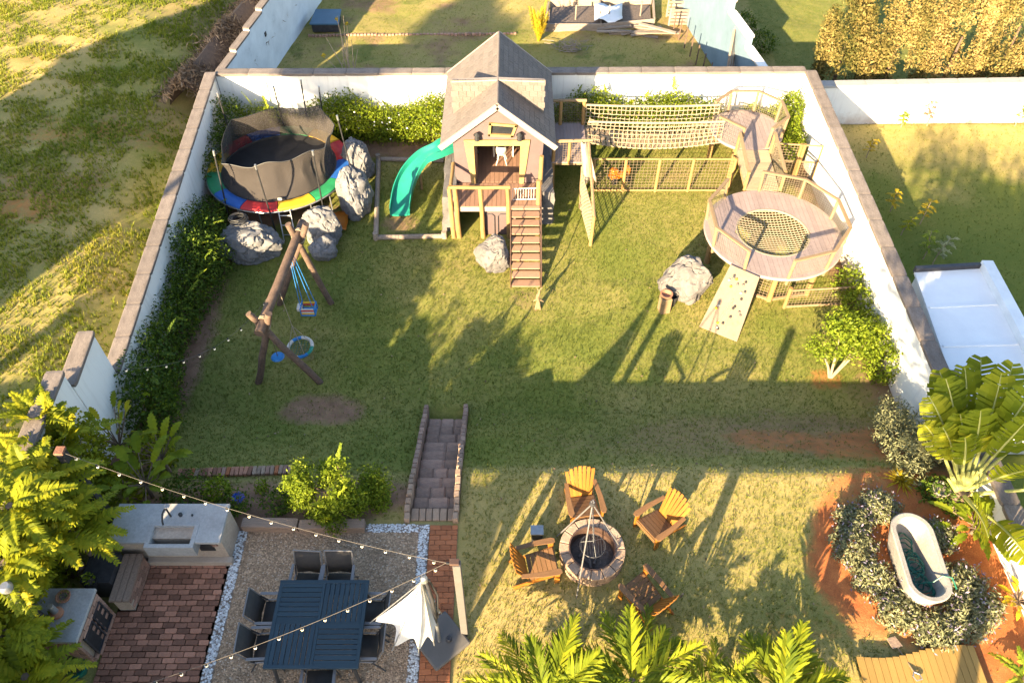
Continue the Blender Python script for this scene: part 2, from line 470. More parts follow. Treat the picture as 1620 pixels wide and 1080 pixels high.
lf_hedge = leafm('hedge_leaf', (0.05, 0.085, 0.008), (0.15, 0.20, 0.014), (0.32, 0.34, 0.03), 0.38)
lf_creeper = leafm('creeper_leaf', (0.035, 0.065, 0.012), (0.075, 0.12, 0.016), (0.22, 0.26, 0.02), 0.35)
lf_bush = leafm('bush_leaf', (0.06, 0.095, 0.01), (0.155, 0.21, 0.016), (0.32, 0.35, 0.04), 0.38)
lf_fern = leafm('fern_leaf', (0.09, 0.115, 0.012), (0.21, 0.235, 0.014), (0.36, 0.32, 0.02), 0.42)
lf_palm = leafm('palm_leaf', (0.05, 0.08, 0.008), (0.15, 0.185, 0.012), (0.32, 0.31, 0.018), 0.35)
lf_banana = leafm('paddle_leaf', (0.08, 0.115, 0.01), (0.16, 0.205, 0.014), (0.30, 0.32, 0.025), 0.4)
lf_silver = leafm('silver_leaf', (0.11, 0.12, 0.06), (0.22, 0.225, 0.12), (0.36, 0.35, 0.2), 0.3, tl=(1.1, 1.1, 0.8))
lf_conifer = leafm('conifer_leaf', (0.06, 0.062, 0.016), (0.19, 0.145, 0.045), (0.31, 0.22, 0.085), 0.2, 0.7, tl=(1.1, 1.0, 0.6))
lf_dry = leafm('dry_grass', (0.09, 0.06, 0.04), (0.19, 0.13, 0.085), (0.30, 0.215, 0.14), 0.15, 0.8, tl=(1, 0.9, 0.7))
lf_purple = leafm('lavender_bloom', (0.14, 0.11, 0.17), (0.24, 0.2, 0.27), (0.34, 0.3, 0.36), 0.2, tl=(1, 1, 1))
lf_blue = leafm('hydrangea_bloom', (0.02, 0.06, 0.38), (0.03, 0.10, 0.50), (0.06, 0.16, 0.6), 0.2, tl=(1, 1, 1))
lf_yellow = leafm('yellow_leaf', (0.18, 0.13, 0.01), (0.34, 0.25, 0.015), (0.48, 0.36, 0.03), 0.3)
# ------------------------------------------------------------------ numpy noise
def vnoise(x, y, s, seed=0):
    x = np.asarray(x) / s; y = np.asarray(y) / s
    xi, yi = np.floor(x).astype(np.int64), np.floor(y).astype(np.int64)
    fx, fy = x - xi, y - yi
    fx, fy = fx * fx * (3 - 2 * fx), fy * fy * (3 - 2 * fy)
    def h(a, b):
        n = (a * 374761393 + b * 668265263 + seed * 1442695041) & 0x7fffffff
        n = ((n ^ (n >> 13)) * 1274126177) & 0x7fffffff
        return ((n ^ (n >> 16)) & 0xffff) / 65535.0
    return (h(xi, yi) * (1 - fx) + h(xi + 1, yi) * fx) * (1 - fy) + (h(xi, yi + 1) * (1 - fx) + h(xi + 1, yi + 1) * fx) * fy
def fnoise(x, y, s, seed=0, o=4):
    t, a, w = 0, 1.0, 0
    for i in range(o):
        t = t + a * vnoise(x, y, s / 2 ** i, seed + i * 17); w += a; a *= 0.55
    return t / w

# ------------------------------------------------------------------ the ground
def axis_lines(lo, hi, step, far):
    a = list(np.arange(lo, hi + 1e-6, step))
    d, x = step * 2, a[-1]
    while x < far: x += d; d *= 1.5; a.append(x)
    d, x, b = step * 2, a[0], []
    while x > -far: x -= d; d *= 1.5; b.append(x)
    return np.array(list(reversed(b)) + a)
gx = np.sort(np.concatenate([axis_lines(-20, 19, 0.15, 160), [-2.025, -1.925, -1.085, -0.985]])); gy = axis_lines(3.0, 35, 0.15, 160)
XX, YY = np.meshgrid(gx, gy)
zz = terrain(XX, YY)
rough_out = ((XX < wall_x_left(YY) - 1) & (YY > 5)) | (YY > 22.6)
zz = zz + (fnoise(XX, YY, 1.6, 5) - 0.5) * np.where(rough_out, 0.16, 0.05) * ((YY > 7.9) | (XX > 0))
zz = np.where((YY < 7.5) & (XX < -0.6), np.minimum(zz, 0.0), zz)
def stair_z(y):
    return max(LOW, -max(0.0, (y - 7.45)) * (1.3 / 3.05))
cutm = (XX > -1.93) & (XX < -1.08) & (YY > 7.2) & (YY < 10.65)
stair_cut = np.clip(-(YY - 7.15) * (1.3 / 3.0), LOW, 0) - 0.16
zz = np.where(cutm, np.minimum(zz, stair_cut), zz)
def ell(u, v, rx, ry, soft=0.6, seed=1, wob=0.5):
    c = G(u, v)
    d = np.sqrt(((XX - c.x) / rx) ** 2 + ((YY - c.y) / ry) ** 2) + (fnoise(XX, YY, 0.9, seed) - 0.5) * wob * 2
    return 1 - sm(1 - soft * 0.5, 1 + soft * 0.5, d)
soil = np.zeros_like(XX); dry = np.zeros_like(XX); lush = np.zeros_like(XX); brown = np.zeros_like(XX)
inyard = (XX > wall_x_left(YY)) & (XX < wall_x_right(YY)) & (YY < 22)
N1 = fnoise(XX, YY, 2.6, 11); N2 = fnoise(XX, YY, 0.9, 23); N3 = fnoise(XX, YY, 5.5, 31)
dry = np.where(inyard, 0.30 + 0.75 * (N1 - 0.5) + 0.5 * (N2 - 0.5), 0.5)
terrace = inyard & (YY < 8.5)
dry = np.where(terrace, 0.64 + 0.9 * (N1 - 0.5) + 0.5 * (N2 - 0.5), dry)
dry = np.where(inyard & (XX > 2.0) & (YY > 7.8) & (YY < 11.5), dry + 0.12, dry)
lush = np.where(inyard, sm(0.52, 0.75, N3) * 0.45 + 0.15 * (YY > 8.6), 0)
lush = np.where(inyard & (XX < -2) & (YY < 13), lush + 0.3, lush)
# worn soil
for u, v, rx, ry, k in ((1345, 880, 0.75, 1.3, 0.95), (1480, 900, 1.6, 1.6, 0.85), (1560, 960, 1.4, 1.6, 0.9), (1450, 775, 1.4, 0.55, 0.7),
                        (1260, 1000, 0.8, 0.5, 0.25), (1310, 600, 0.45, 0.3, 0.5), (1390, 705, 1.8, 0.65, 0.56), (1240, 695, 1.3, 0.45, 0.5), (1380, 760, 1.0, 0.4, 0.5)):
    soil = np.maximum(soil, k * ell(u, v, rx, ry, 0.7, 7 + int(u)))
for u, v, rx, ry, k in ((1290, 690, 2.7, 1.0, 0.62), (1130, 690, 2.2, 0.8, 0.5), (960, 700, 1.8, 0.5, 0.36), (1390, 610, 1.2, 0.8, 0.45), (1400, 600, 0.6, 1.2, 0.7), (1350, 420, 0.7, 1.5, 0.75), (1290, 210, 0.7, 1.2, 0.8),
                        (505, 652, 0.95, 0.5, 0.8), (470, 560, 0.5, 0.4, 0.5), (634, 350, 0.5, 0.4, 0.7), (832, 475, 0.5, 0.35, 0.45), (700, 420, 1.0, 0.25, 0.3), (1060, 275, 0.8, 0.5, 0.45), (420, 330, 1.6, 0.8, 0.9), (480, 790, 2.4, 0.55, 0.95), (345, 800, 2.0, 0.8, 0.95)):
    b = k * ell(u, v, rx, ry, 0.8, 3 + int(u)); brown = np.maximum(brown, b)
brown = np.where(inyard, np.maximum(brown, 0.9 * sm(1.35, 0.9, XX - wall_x_left(YY) + (N2 - 0.5)) * (YY > 8)), brown)
brown = np.where(inyard, np.maximum(brown, 0.85 * sm(20.3, 20.8, YY + (N2 - 0.5) * 1.2) * (XX < -1.5)), brown)
brown = np.where(inyard, np.maximum(brown, 0.5 * sm(21.0, 21.4, YY + (N2 - 0.5))), brown)
brown = np.where(inyard, np.maximum(brown, 0.75 * sm(0.9, 0.4, wall_x_right(YY) - XX + (N2 - 0.5) * 0.8) * (YY > 8)), brown)
# the field on the left
field = (XX < wall_x_left(YY)) & (YY > 5)
dry = np.where(field, 0.62 + 1.0 * (N1 - 0.5) + 0.6 * (N2 - 0.5), dry)
lush = np.where(field, sm(0.52, 0.75, fnoise(XX, YY, 1.4, 57)) * 0.5, lush)
brown = np.where(field, 0.45 * sm(0.45, 0.7, fnoise(XX, YY, 3.0, 58)), brown)
for u, v, rx, ry, k in ((100, 215, 2.0, 0.9, 0.85), (35, 330, 1.2, 1.0, 1.0), (110, 290, 1.3, 0.7, 0.8), (20, 300, 1.2, 0.8, 0.8), (135, 130, 0.6, 0.4, 0.5), (45, 100, 0.7, 0.6, 0.6), (260, 135, 0.5, 0.7, 0.5)):
    c = P(u, v, -0.55)
    d = np.sqrt(((XX - c.x) / rx) ** 2 + ((YY - c.y) / ry) ** 2) + (N2 - 0.5) * 1.8
    soil = np.where(field, np.maximum(soil, k * 0.5 * (1 - sm(0.0, 2.0, d))), soil)
# neighbours
back = (YY > 22.2) & (XX > -9.6) & (XX < 9.6)
dry = np.where(back, 0.5 + 0.8 * (N1 - 0.5) + 0.5 * (N2 - 0.5), dry)
lush = np.where(back, sm(0.6, 0.72, N2) * 0.6, lush)
brown = np.where(back, 0.25 + 0.45 * sm(0.5, 0.75, fnoise(XX, YY, 1.3, 91)), brown)
rt = (XX > 9.2) & (YY < 22.4)
dry = np.where(rt, 0.08 + 0.6 * sm(18.5, 20.5, YY + (N1 - 0.5) * 3) + 0.4 * (N2 - 0.5), dry)
lush = np.where(rt, 0.5 * sm(19, 16, YY + (N1 - 0.5) * 4), lush)
lush = np.where((XX > 9.6) & (YY > 22.4), 0.55, lush)
verts = np.stack([XX, YY, zz], -1).reshape(-1, 3)
nx, ny = len(gx), len(gy)
ii = (np.arange(ny - 1)[:, None] * nx + np.arange(nx - 1)[None, :]).ravel()
quads = np.stack([ii, ii + 1, ii + nx + 1, ii + nx], -1)
def ground_mat():
    m, nt, out = newmat('lawn_and_soil')
    b = nt.nodes.new('ShaderNodeBsdfPrincipled'); b.inputs['Roughness'].default_value = 0.95
    b.inputs['Specular IOR Level'].default_value = 0.1
    def A(n):
        a = nt.nodes.new('ShaderNodeAttribute'); a.attribute_name = n; return a.outputs['Fac']
    def edge(src, nscale, amount):
        n = noise_node(nt, nscale, 6, None, 0.7)
        k = mathn(nt, 'MULTIPLY', mathn(nt, 'SUBTRACT', n.outputs['Fac'], 0.5), amount)
        return mathn(nt, 'ADD', src, k)
    f_dry = ramp(nt, edge(A('dry'), 8, 0.75), [(0.1, (0, 0, 0)), (0.9, (1, 1, 1))]).outputs[0]
    f_lush = ramp(nt, edge(A('lush'), 5, 0.7), [(0.15, (0, 0, 0)), (0.8, (1, 1, 1))]).outputs[0]
    f_soil = ramp(nt, edge(A('soil'), 6, 1.1), [(0.22, (0, 0, 0)), (0.8, (1, 1, 1))]).outputs[0]
    f_brown = ramp(nt, edge(A('brown'), 8, 0.8), [(0.25, (0, 0, 0)), (0.85, (1, 1, 1))]).outputs[0]
    col = mixc(nt, f_dry, (0.135, 0.15, 0.03), (0.345, 0.26, 0.10))
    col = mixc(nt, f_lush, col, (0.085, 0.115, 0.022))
    n = noise_node(nt, 3, 5); n2 = noise_node(nt, 60, 4, None, 0.8)
    bc = ramp(nt, n.outputs['Fac'], [(0.3, (0.15, 0.085, 0.055)), (0.7, (0.25, 0.15, 0.095))]).outputs[0]
    sc = ramp(nt, n.outputs['Fac'], [(0.3, (0.26, 0.078, 0.028)), (0.7, (0.42, 0.15, 0.05))]).outputs[0]
    col = mixc(nt, f_brown, col, bc)
    col = mixc(nt, f_soil, col, sc)
    sp = ramp(nt, n2.outputs['Fac'], [(0.28, (0.62,) * 3), (0.72, (1.35,) * 3)]).outputs[0]
    col = mixc(nt, 1.0, col, sp, 'MULTIPLY')
    nt.links.new(col, b.inputs['Base Color'])
    bp = nt.nodes.new('ShaderNodeBump'); bp.inputs['Strength'].default_value = 0.45; bp.inputs['Distance'].default_value = 0.03
    n3 = noise_node(nt, 22, 6, None, 0.8)
    nt.links.new(n3.outputs['Fac'], bp.inputs['Height']); nt.links.new(bp.outputs[0], b.inputs['Normal'])
    nt.links.new(b.outputs[0], out.inputs[0])
    return m
ground = struct(np_mesh('ground', verts, quads, ground_mat(), None, (0, 0, 0), None, True))
for nm, arr in (('soil', soil), ('dry', dry), ('lush', lush), ('brown', brown)):
    a = ground.data.attributes.new(nm, 'FLOAT', 'POINT'); a.data.foreach_set('value', arr.ravel().astype(np.float32))
def grid_at(arr, x, y):
    i = np.clip(np.searchsorted(gx, x), 0, nx - 1); j = np.clip(np.searchsorted(gy, y), 0, ny - 1)
    return arr[j, i]

# ------------------------------------------------------------------ walls
def wall_run(t, p0, p1, zb, z0, z1, th, mat, cop=True, cw=0.34, ch=0.09, step=1.0, name='wall_panel', cmat=None):
    """a straight wall with a coping of slabs; top runs from z0 to z1"""
    p0, p1 = V((p0[0], p0[1], 0)), V((p1[0], p1[1], 0))
    d = (p1 - p0); L = d.length; d.normalize(); nrm = V((-d.y, d.x, 0))
    mb = MB()
    a, b = p0 + nrm * th / 2, p1 + nrm * th / 2
    poly = [V((a.x, a.y, zb)), V((b.x, b.y, zb)), V((b.x, b.y, z1)), V((a.x, a.y, z0))]
    mb.prism(poly, -nrm * th)
    mb.build(name, mat, t)
    if cop:
        k = max(1, round(L / step)); s = (z1 - z0) / L
        for i in range(k):
            q0, q1 = p0 + d * (L * i / k + 0.004), p0 + d * (L * (i + 1) / k - 0.004)
            q0.z = z0 + s * L * i / k + ch / 2 - 0.01; q1.z = z0 + s * L * (i + 1) / k + ch / 2 - 0.01
            pbeam('coping_slab', cmat or m_coping, t, q0, q1, cw * random.uniform(0.98, 1.02), ch, ch=0.06)
random.seed(4)
xl0, xl1 = wall_x_left(22.0), wall_x_left(10.5)
w = thing('boundary_wall', 'long white plastered wall with grey coping between the play lawn and the weedy field', 'wall', (xl1, 10.5, LOW))
wall_run(w, (xl0, 22.0), (xl1, 10.5), LOW - 0.3, 0.66, 0.32, 0.2, m_wall)
xl2 = wall_x_left(9.15)
wall_run(w, (xl1, 10.48), (xl2, 9.15), LOW - 0.3, 1.6, 1.55, 0.2, m_wall)
wall_run(w, (xl2, 9.13), (wall_x_left(7.0), 7.0), LOW - 0.3, 2.0, 2.0, 0.2, m_wall)
wall_run(w, (wall_x_left(7.0), 6.98), (wall_x_left(3.0), 3.0), LOW - 0.3, 2.1, 2.1, 0.2, m_wall)
wall_run(w, (wall_x_left(3.0), 2.98), (wall_x_left(-3.0), -3.0), LOW - 0.3, 2.8, 2.8, 0.2, m_wall)
w2 = thing('boundary_wall', 'white plastered wall with weathered coping behind the playhouse, hedge along its foot', 'wall', (0, 22.1, LOW))
wall_run(w2, (xl0 + 0.12, 22.1), (wall_x_right(22) - 0.12, 22.1), LOW - 0.3, 0.62, 0.70, 0.2, m_wall)
w3 = thing('boundary_wall', 'sunlit white wall with brown coping beside the round climbing tower', 'wall', (wall_x_right(15), 15, LOW))
wall_run(w3, (wall_x_right(22), 22.0), (wall_x_right(10.2), 10.2), LOW - 0.3, 0.72, 0.50, 0.2, m_wall)
wall_run(w3, (wall_x_right(10.2), 10.18), (wall_x_right(5), 5.0), LOW - 0.3, 0.75, 0.75, 0.2, m_wall)
w4 = thing('garden_wall', 'low white wall below the golden conifer hedge in the next garden', 'wall', (13, 22.6, LOW))
wall_run(w4, (wall_x_right(22) + 0.12, 22.45), (21.0, 22.75), LOW - 0.6, 0.0, 0.05, 0.2, m_wall, cmat=m_conc)
# stepped walls in the plot behind
w5 = thing('stepped_wall', 'pale stepped wall with dark vent holes beside the brown thatch bank', 'wall', (-9.0, 26, LOW))
q0, q1 = V((-9.2, 22.6, 0)), V((-7.6, 33.5, 0))
k = 9
for i in range(k):
    a, b = q0.lerp(q1, i / k), q0.lerp(q1, (i + 1) / k)
    zt = 0.35 + 0.10 * i
    wall_run(w5, (a.x, a.y), (b.x, b.y), LOW - 0.6, zt, zt, 0.2, m_wall_b, True, 0.26, 0.07, 1.3)
for f_ in (0.32, 0.62):
    c = q0.lerp(q1, f_); c.z = -0.15
    MB().box(c + V((0.1, 0, 0)), (0.05, 0.14, 0.14)).build('vent_hole', m_black, w5)
m_wall_shaded = M('shade_toned_plaster', (0.13, 0.19, 0.24), (0.10, 0.15, 0.19), 1.2, 0.9, 0.15, 40, dirt=(1.2, 0.64, (0.08, 0.1, 0.12)))  # darker bluish copy of the pale plaster; the wall's shade is in the colour
w6 = thing('stepped_wall', 'pale wall, its shade painted in blue-grey, stepping down behind the leaning poles', 'wall', (8.0, 26, LOW))
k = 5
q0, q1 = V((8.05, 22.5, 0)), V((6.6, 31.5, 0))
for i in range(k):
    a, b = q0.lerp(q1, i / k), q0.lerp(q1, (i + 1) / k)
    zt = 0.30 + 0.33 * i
    wall_run(w6, (a.x, a.y), (b.x, b.y), LOW - 0.6, zt, zt, 0.2, m_wall_shaded, True, 0.3, 0.08, 2.0, cmat=m_wall)

# ------------------------------------------------------------------ paved surfaces on the terrace
X_PEB = (-5.02, -4.87)
gp = MB().box((-3.25, 5.35, -0.02), (3.3, 3.3, 0.07))
def gravel_mat():
    m, nt, out = newmat('gravelly_earth')
    b = nt.nodes.new('ShaderNodeBsdfPrincipled'); b.inputs['Roughness'].default_value = 0.95
    n = noise_node(nt, 3, 5); vo = nt.nodes.new('ShaderNodeTexVoronoi'); vo.inputs['Scale'].default_value = 38
    tc = nt.nodes.new('ShaderNodeTexCoord'); nt.links.new(tc.outputs['Object'], vo.inputs['Vector'])
    col = ramp(nt, n.outputs['Fac'], [(0.3, (0.27, 0.175, 0.105)), (0.7, (0.39, 0.265, 0.165))]).outputs[0]
    sep = nt.nodes.new('ShaderNodeSeparateColor'); nt.links.new(vo.outputs['Color'], sep.inputs[0])
    st = ramp(nt, sep.outputs[0], [(0.0, (0.55,) * 3), (0.85, (1.2,) * 3), (0.98, (1.7,) * 3)]).outputs[0]
    col = mixc(nt, 1.0, col, st, 'MULTIPLY')
    nt.links.new(col, b.inputs['Base Color'])
    bp = nt.nodes.new('ShaderNodeBump'); bp.inputs['Strength'].default_value = 0.8; bp.inputs['Distance'].default_value = 0.02
    nt.links.new(vo.outputs['Distance'], bp.inputs['Height']); bp.invert = True
    nt.links.new(bp.outputs[0], b.inputs['Normal']); nt.links.new(b.outputs[0], out.inputs[0])
    return m
struct(gp.build('gravel_patio', gravel_mat(), None, (-3.25, 5.35, 0)))
rng = np.random.default_rng(12)
def pebbles(name, x0, x1, y0, y1, n, size, mat, z, label, parent=None, dz=0.02):
    """loose stones: small octahedra strewn over a strip"""
    px = rng.uniform(x0, x1, n); py = rng.uniform(y0, y1, n)
    s = size * rng.uniform(0.6, 1.25, n); ang = rng.uniform(0, 6.28, n)
    base = np.array([[1, 0, 0], [0.3, .9, 0], [-.8, .6, 0], [-.9, -.5, 0], [.2, -1, 0], [0.1, 0, .75]])
    ca, sa = np.cos(ang), np.sin(ang)
    vx = (base[None, :, 0] * ca[:, None] - base[None, :, 1] * sa[:, None]) * s[:, None] + px[:, None]
    vy = (base[None, :, 0] * sa[:, None] + base[None, :, 1] * ca[:, None]) * s[:, None] * 0.8 + py[:, None]
    vz = base[None, :, 2] * s[:, None] * 0.9 + z
    vs = np.stack([vx, vy, vz], -1).reshape(-1, 3)
    fa = np.array([[0, 1, 5], [1, 2, 5], [2, 3, 5], [3, 4, 5], [4, 0, 5]])
    fs = (np.arange(n)[:, None, None] * 6 + fa[None]).reshape(-1, 3)
    o = np_mesh(name, vs, fs, mat, parent, None if parent else ((x0 + x1) / 2, (y0 + y1) / 2, 0), np.repeat(rng.random(n), 6))
    return tag(o, label, None if parent else 'gravel', None, 'stuff')
peb_m = leafm('white_pebble', (0.34, 0.33, 0.32), (0.55, 0.54, 0.52), (0.75, 0.74, 0.72), 0.0, 0.7)
grv_m = leafm('grey_gravel', (0.18, 0.115, 0.07), (0.32, 0.215, 0.135), (0.5, 0.41, 0.32), 0.0, 0.9)
for nm, a in (('left', (-5.06, -4.88, 3.7, 6.98)), ('right', (-1.72, -1.53, 3.7, 7.12)), ('top', (-2.72, -1.72, 6.96, 7.12))):
    bed = MB().box(((a[0] + a[1]) / 2, (a[2] + a[3]) / 2, -0.02), (a[1] - a[0], a[3] - a[2], 0.085))
    bo = struct(bed.build('pebble_strip', m_mortar, None, ((a[0] + a[1]) / 2, (a[2] + a[3]) / 2, 0)))
    area = (a[1] - a[0]) * (a[3] - a[2])
    pebbles('white_pebbles', a[0] + .012, a[1] - .012, a[2], a[3], int(area * 1500), 0.022, peb_m, 0.024, 'small white pebbles laid as an edging strip', bo)
pebbles('loose_gravel', -4.85, -1.75, 3.8, 6.93, 5200, 0.016, grv_m, 0.016, 'loose grey and white gravel scattered over the earthen patio around the table')
# old brick paving in front of the sink
bp_ = struct(MB().box((-5.94, 5.1, -0.03), (1.74, 2.75, 0.06)).build('brick_paving', m_mortar, None, (-5.75, 5.1, 0)))
random.seed(8)
y = 3.80; row = 0
while y < 6.32:
    x = -6.80 if y < 5.42 else -6.47
    h = 0.098
    first = True
    while x < -5.09:
        wd = random.uniform(0.19, 0.225) * (0.5 if first and row % 2 else 1)
        x1 = min(x + wd, -5.08)
        if x1 - x > 0.06:
            piece('brick', m_brickd, bp_, ((x + x1) / 2, y + h / 2 + random.uniform(-.003, .003), random.uniform(0.0, 0.012)),
                  (x1 - x - 0.012, h - 0.012, 0.05), (random.uniform(-.02, .02), random.uniform(-.02, .02), random.uniform(-.02, .02)), 0.07)
        x += wd; first = False
    y += h; row += 1
# orange brick path
pp = struct(MB().box((-1.265, 5.35, -0.03), (0.52, 3.4, 0.07)).build('brick_path', m_mortar, None, (-1.265, 5.35, 0)))
y = 3.7; row = 0
while y < 7.0:
    x = -1.52
    cuts = [0.0, 0.2, 0.41, 0.515] if row % 2 else [0.0, 0.105, 0.31, 0.515]
    for a, b in zip(cuts[:-1], cuts[1:]):
        piece('brick', m_bricko, pp, (x + (a + b) / 2, y + 0.05, random.uniform(0.008, 0.016)), (b - a - 0.008, 0.093, 0.05),
              (random.uniform(-.02, .02), random.uniform(-.02, .02), random.uniform(-.01, .01)), 0.06)
    y += 0.1; row += 1

# ------------------------------------------------------------------ stone steps down to the play lawn
st = thing('stone_steps', 'flight of mauve stone steps with stone kerbs leading down to the play lawn', 'steps', (-1.5, 8.9, LOW))
nst = 10
random.seed(21)
y0s, y1s = 7.5, 10.5
for i in range(nst):
    ya, yb = y0s + (y1s - y0s) * i / nst, y0s + (y1s - y0s) * (i + 1) / nst
    z = -0.13 * (i + 1) + 0.0
    x = -1.90; 
    cuts = [0.0]
    while cuts[-1] < 0.80: cuts.append(cuts[-1] + random.choice((0.3, 0.4, 0.5)))
    cuts[-1] = 0.80
    if cuts[-1] - cuts[-2] < 0.06: cuts.pop(-2)
    for a, b in zip(cuts[:-1], cuts[1:]):
        piece('step_stone', m_step, st, (x + (a + b) / 2, (ya + yb) / 2 + 0.0, z - 0.1 + random.uniform(-.006, .006)),
              (b - a - 0.006, yb - ya - 0.035, 0.24), (random.uniform(-.012, .012), random.uniform(-.012, .012), random.uniform(-.012, .012)), 0.11)
for sx in (-1.965, -1.045):
    yy = 7.15
    while yy < 10.75:
        L = random.uniform(0.13, 0.2)
        zc = max(stair_z(yy + L / 2), T(sx + (0.1 if sx > -1.5 else -0.1), yy + L / 2)) + 0.05
        piece('kerb_stone', m_stoneb if yy < 8.3 else m_step, st, (sx + random.uniform(-.01, .01), yy + L / 2, zc - 0.08), (0.105, L - 0.006, 0.36),
              (-0.38 if yy > (8.2 if sx > -1.5 else 7.6) else 0, random.uniform(-.04, .04), random.uniform(-.05, .05)), 0.1)
        yy += L
xx = -1.9
while xx < -1.1:
    L = random.uniform(0.11, 0.16)
    piece('landing_stone', m_stoneb, st, (xx + L / 2, 7.33, -0.07), (L - 0.01, 0.26, 0.2), (0, random.uniform(-.03, .03), random.uniform(-.05, .05)), 0.08)
    xx += L

# ------------------------------------------------------------------ foliage builders
def unit(a):
    return a / np.maximum(np.linalg.norm(a, axis=-1, keepdims=True), 1e-6)
def leaves(pts, size, rng, outward=None, aspect=0.5, up=0.35, jitter=0.9, fold=0.12):
    """leaf-shaped folded quads at pts; returns verts, faces, tone per vertex"""
    n = len(pts)
    s = size * rng.uniform(0.6, 1.3, n)[:, None]
    nr = rng.normal(size=(n, 3)) * jitter
    if outward is not None: nr = nr + outward
    nr[:, 2] += up
    nr = unit(nr)
    t = unit(np.cross(nr, rng.normal(size=(n, 3))))
    b = np.cross(nr, t)
    v0 = pts - t * s * 0.5; v2 = pts + t * s * 0.5 - nr * s * fold
    v1 = pts + b * s * aspect * 0.5 + nr * s * fold * 0.6; v3 = pts - b * s * aspect * 0.5 + nr * s * fold * 0.6
    vs = np.stack([v0, v1, v2, v3], 1).reshape(-1, 3)
    fs = np.arange(n * 4).reshape(n, 4)
    return vs, fs
def blob_points(blobs, n, rng, shell=(0.55, 1.08), clump=0.3, rough=0.22):
    """points spread through the outer part of overlapping ellipsoids, in clumps; blobs: (cx,cy,cz,rx,ry,rz)"""
    B = np.array(blobs); vol = B[:, 3] * B[:, 4] * B[:, 5]
    which = rng.choice(len(B), n, p=vol / vol.sum())
    d = unit(rng.normal(size=(n, 3)))
    # clumps: pull directions to random clump directions
    cd = unit(rng.normal(size=(max(8, n // 60), 3)))
    j = rng.integers(0, len(cd), n)
    d = unit(d * clump + cd[j] * (1 - clump) * rng.uniform(0.4, 1.0, (n, 1)) + d * 0.35)
    bump = 1 + rough * (np.sin(cd[j, 0] * 9 + which) * np.cos(cd[j, 1] * 7))
    r = rng.uniform(shell[0], shell[1], n) ** 0.6 * bump
    pts = B[which, :3] + d * B[which, 3:6] * r[:, None]
    return pts, d, r
def foliage(name, blobs, n, size, mat, parent, seed, **kw):
    rng = np.random.default_rng(seed)
    skw = {k: kw.pop(k) for k in ('shell', 'clump', 'rough') if k in kw}
    zmin = kw.pop('zmin', None)
    pts, d, r = blob_points(blobs, n, rng, **skw)
    if zmin is not None:
        keep = pts[:, 2] > zmin; pts, d, r = pts[keep], d[keep], r[keep]
    vs, fs = leaves(pts, size, rng, outward=d * 0.7, **kw)
    tone = np.clip(rng.normal(0.45, 0.2, len(pts)), 0, 1)
    return np_mesh(name, vs, fs, mat, parent, None, np.repeat(tone, 4))
def branches(mb, base, tips, r0, rng, bend=0.12, n=6):
    for tp in tips:
        base, tp = V(base), V(tp)
        mid = base.lerp(tp, 0.5) + V((rng.uniform(-bend, bend), rng.uniform(-bend, bend), bend * 0.5))
        mb.tube([base, mid, tp], [r0, r0 * 0.65, r0 * 0.3], n)
def frond_geo(base, az, elev, L, droop, nl, ll, lw, rng, vee=0.5, taper=(0.35, 1.0, 0.25), fwd=0.55, segs=1, stalk=0.12, ruffle=0.1):
    """a feather-shaped frond: rachis + paired leaflets. returns quads verts (list) and tone"""
    base = np.array(base, float)
    ts = np.linspace(0, 1, 12)
    d0 = np.array([math.cos(az) * math.cos(elev), math.sin(az) * math.cos(elev), math.sin(elev)])
    side = unit(np.cross(d0, [0, 0, 1.0]))
    def pos(t):
        t = np.asarray(t)[:, None]
        return base + d0 * L * t + np.array([0, 0, -1.0]) * droop * L * t ** 2.2
    V_, T_ = [], []
    pr = pos(ts); w = 0.012 * (1 - 0.7 * ts)[:, None] * (L / 1.0)
    up = np.array([0, 0, 1.0])
    for sgn in (1,):
        a, b = pr - side * w, pr + side * w
        for i in range(len(ts) - 1):
            V_ += [a[i], b[i], b[i + 1], a[i + 1]]; T_ += [0.75] * 4
    tl = np.linspace(stalk, 0.985, nl)
    pl = pos(tl); pn = pos(tl + 0.01); dirs = unit(pn - pl)
    prof = np.interp(tl, [stalk, 0.4, 1.0], taper)
    for sgn in (-1, 1):
        s2 = unit(np.cross(dirs, up)) * sgn
        nrm = unit(np.cross(s2 * sgn, dirs))
        ld = unit(s2 * (1 - fwd * 0.6) + dirs * fwd + nrm * vee * rng.uniform(0.6, 1.2, (nl, 1)) + rng.normal(size=(nl, 3)) * ruffle)
        le = ll * prof * rng.uniform(0.85, 1.12, nl)
        wv = dirs * (lw * 0.5)
        mid = pl + ld * le[:, None] * 0.5
        tip = pl + ld * le[:, None] + np.array([0, 0, -1.0]) * (le * 0.22)[:, None]
        base_t = rng.uniform(0.25, 0.85)
        for i in range(nl):
            tn = min(1, max(0, base_t + rng.normal(0, 0.14)))
            V_ += [pl[i] - wv[i] * 0.5, mid[i] - wv[i], mid[i] + wv[i], pl[i] + wv[i] * 0.5]
            V_ += [mid[i] - wv[i], tip[i] - wv[i] * 0.15, tip[i] + wv[i] * 0.15, mid[i] + wv[i]]
            T_ += [tn] * 8
    return V_, T_
def frond_mesh(name, fr, mat, parent):
    vs, ts = [], []
    for v, t in fr: vs += v; ts += t
    vs = np.array(vs); fs = np.arange(len(vs)).reshape(-1, 4)
    return np_mesh(name, vs, fs, mat, parent, None, np.array(ts))
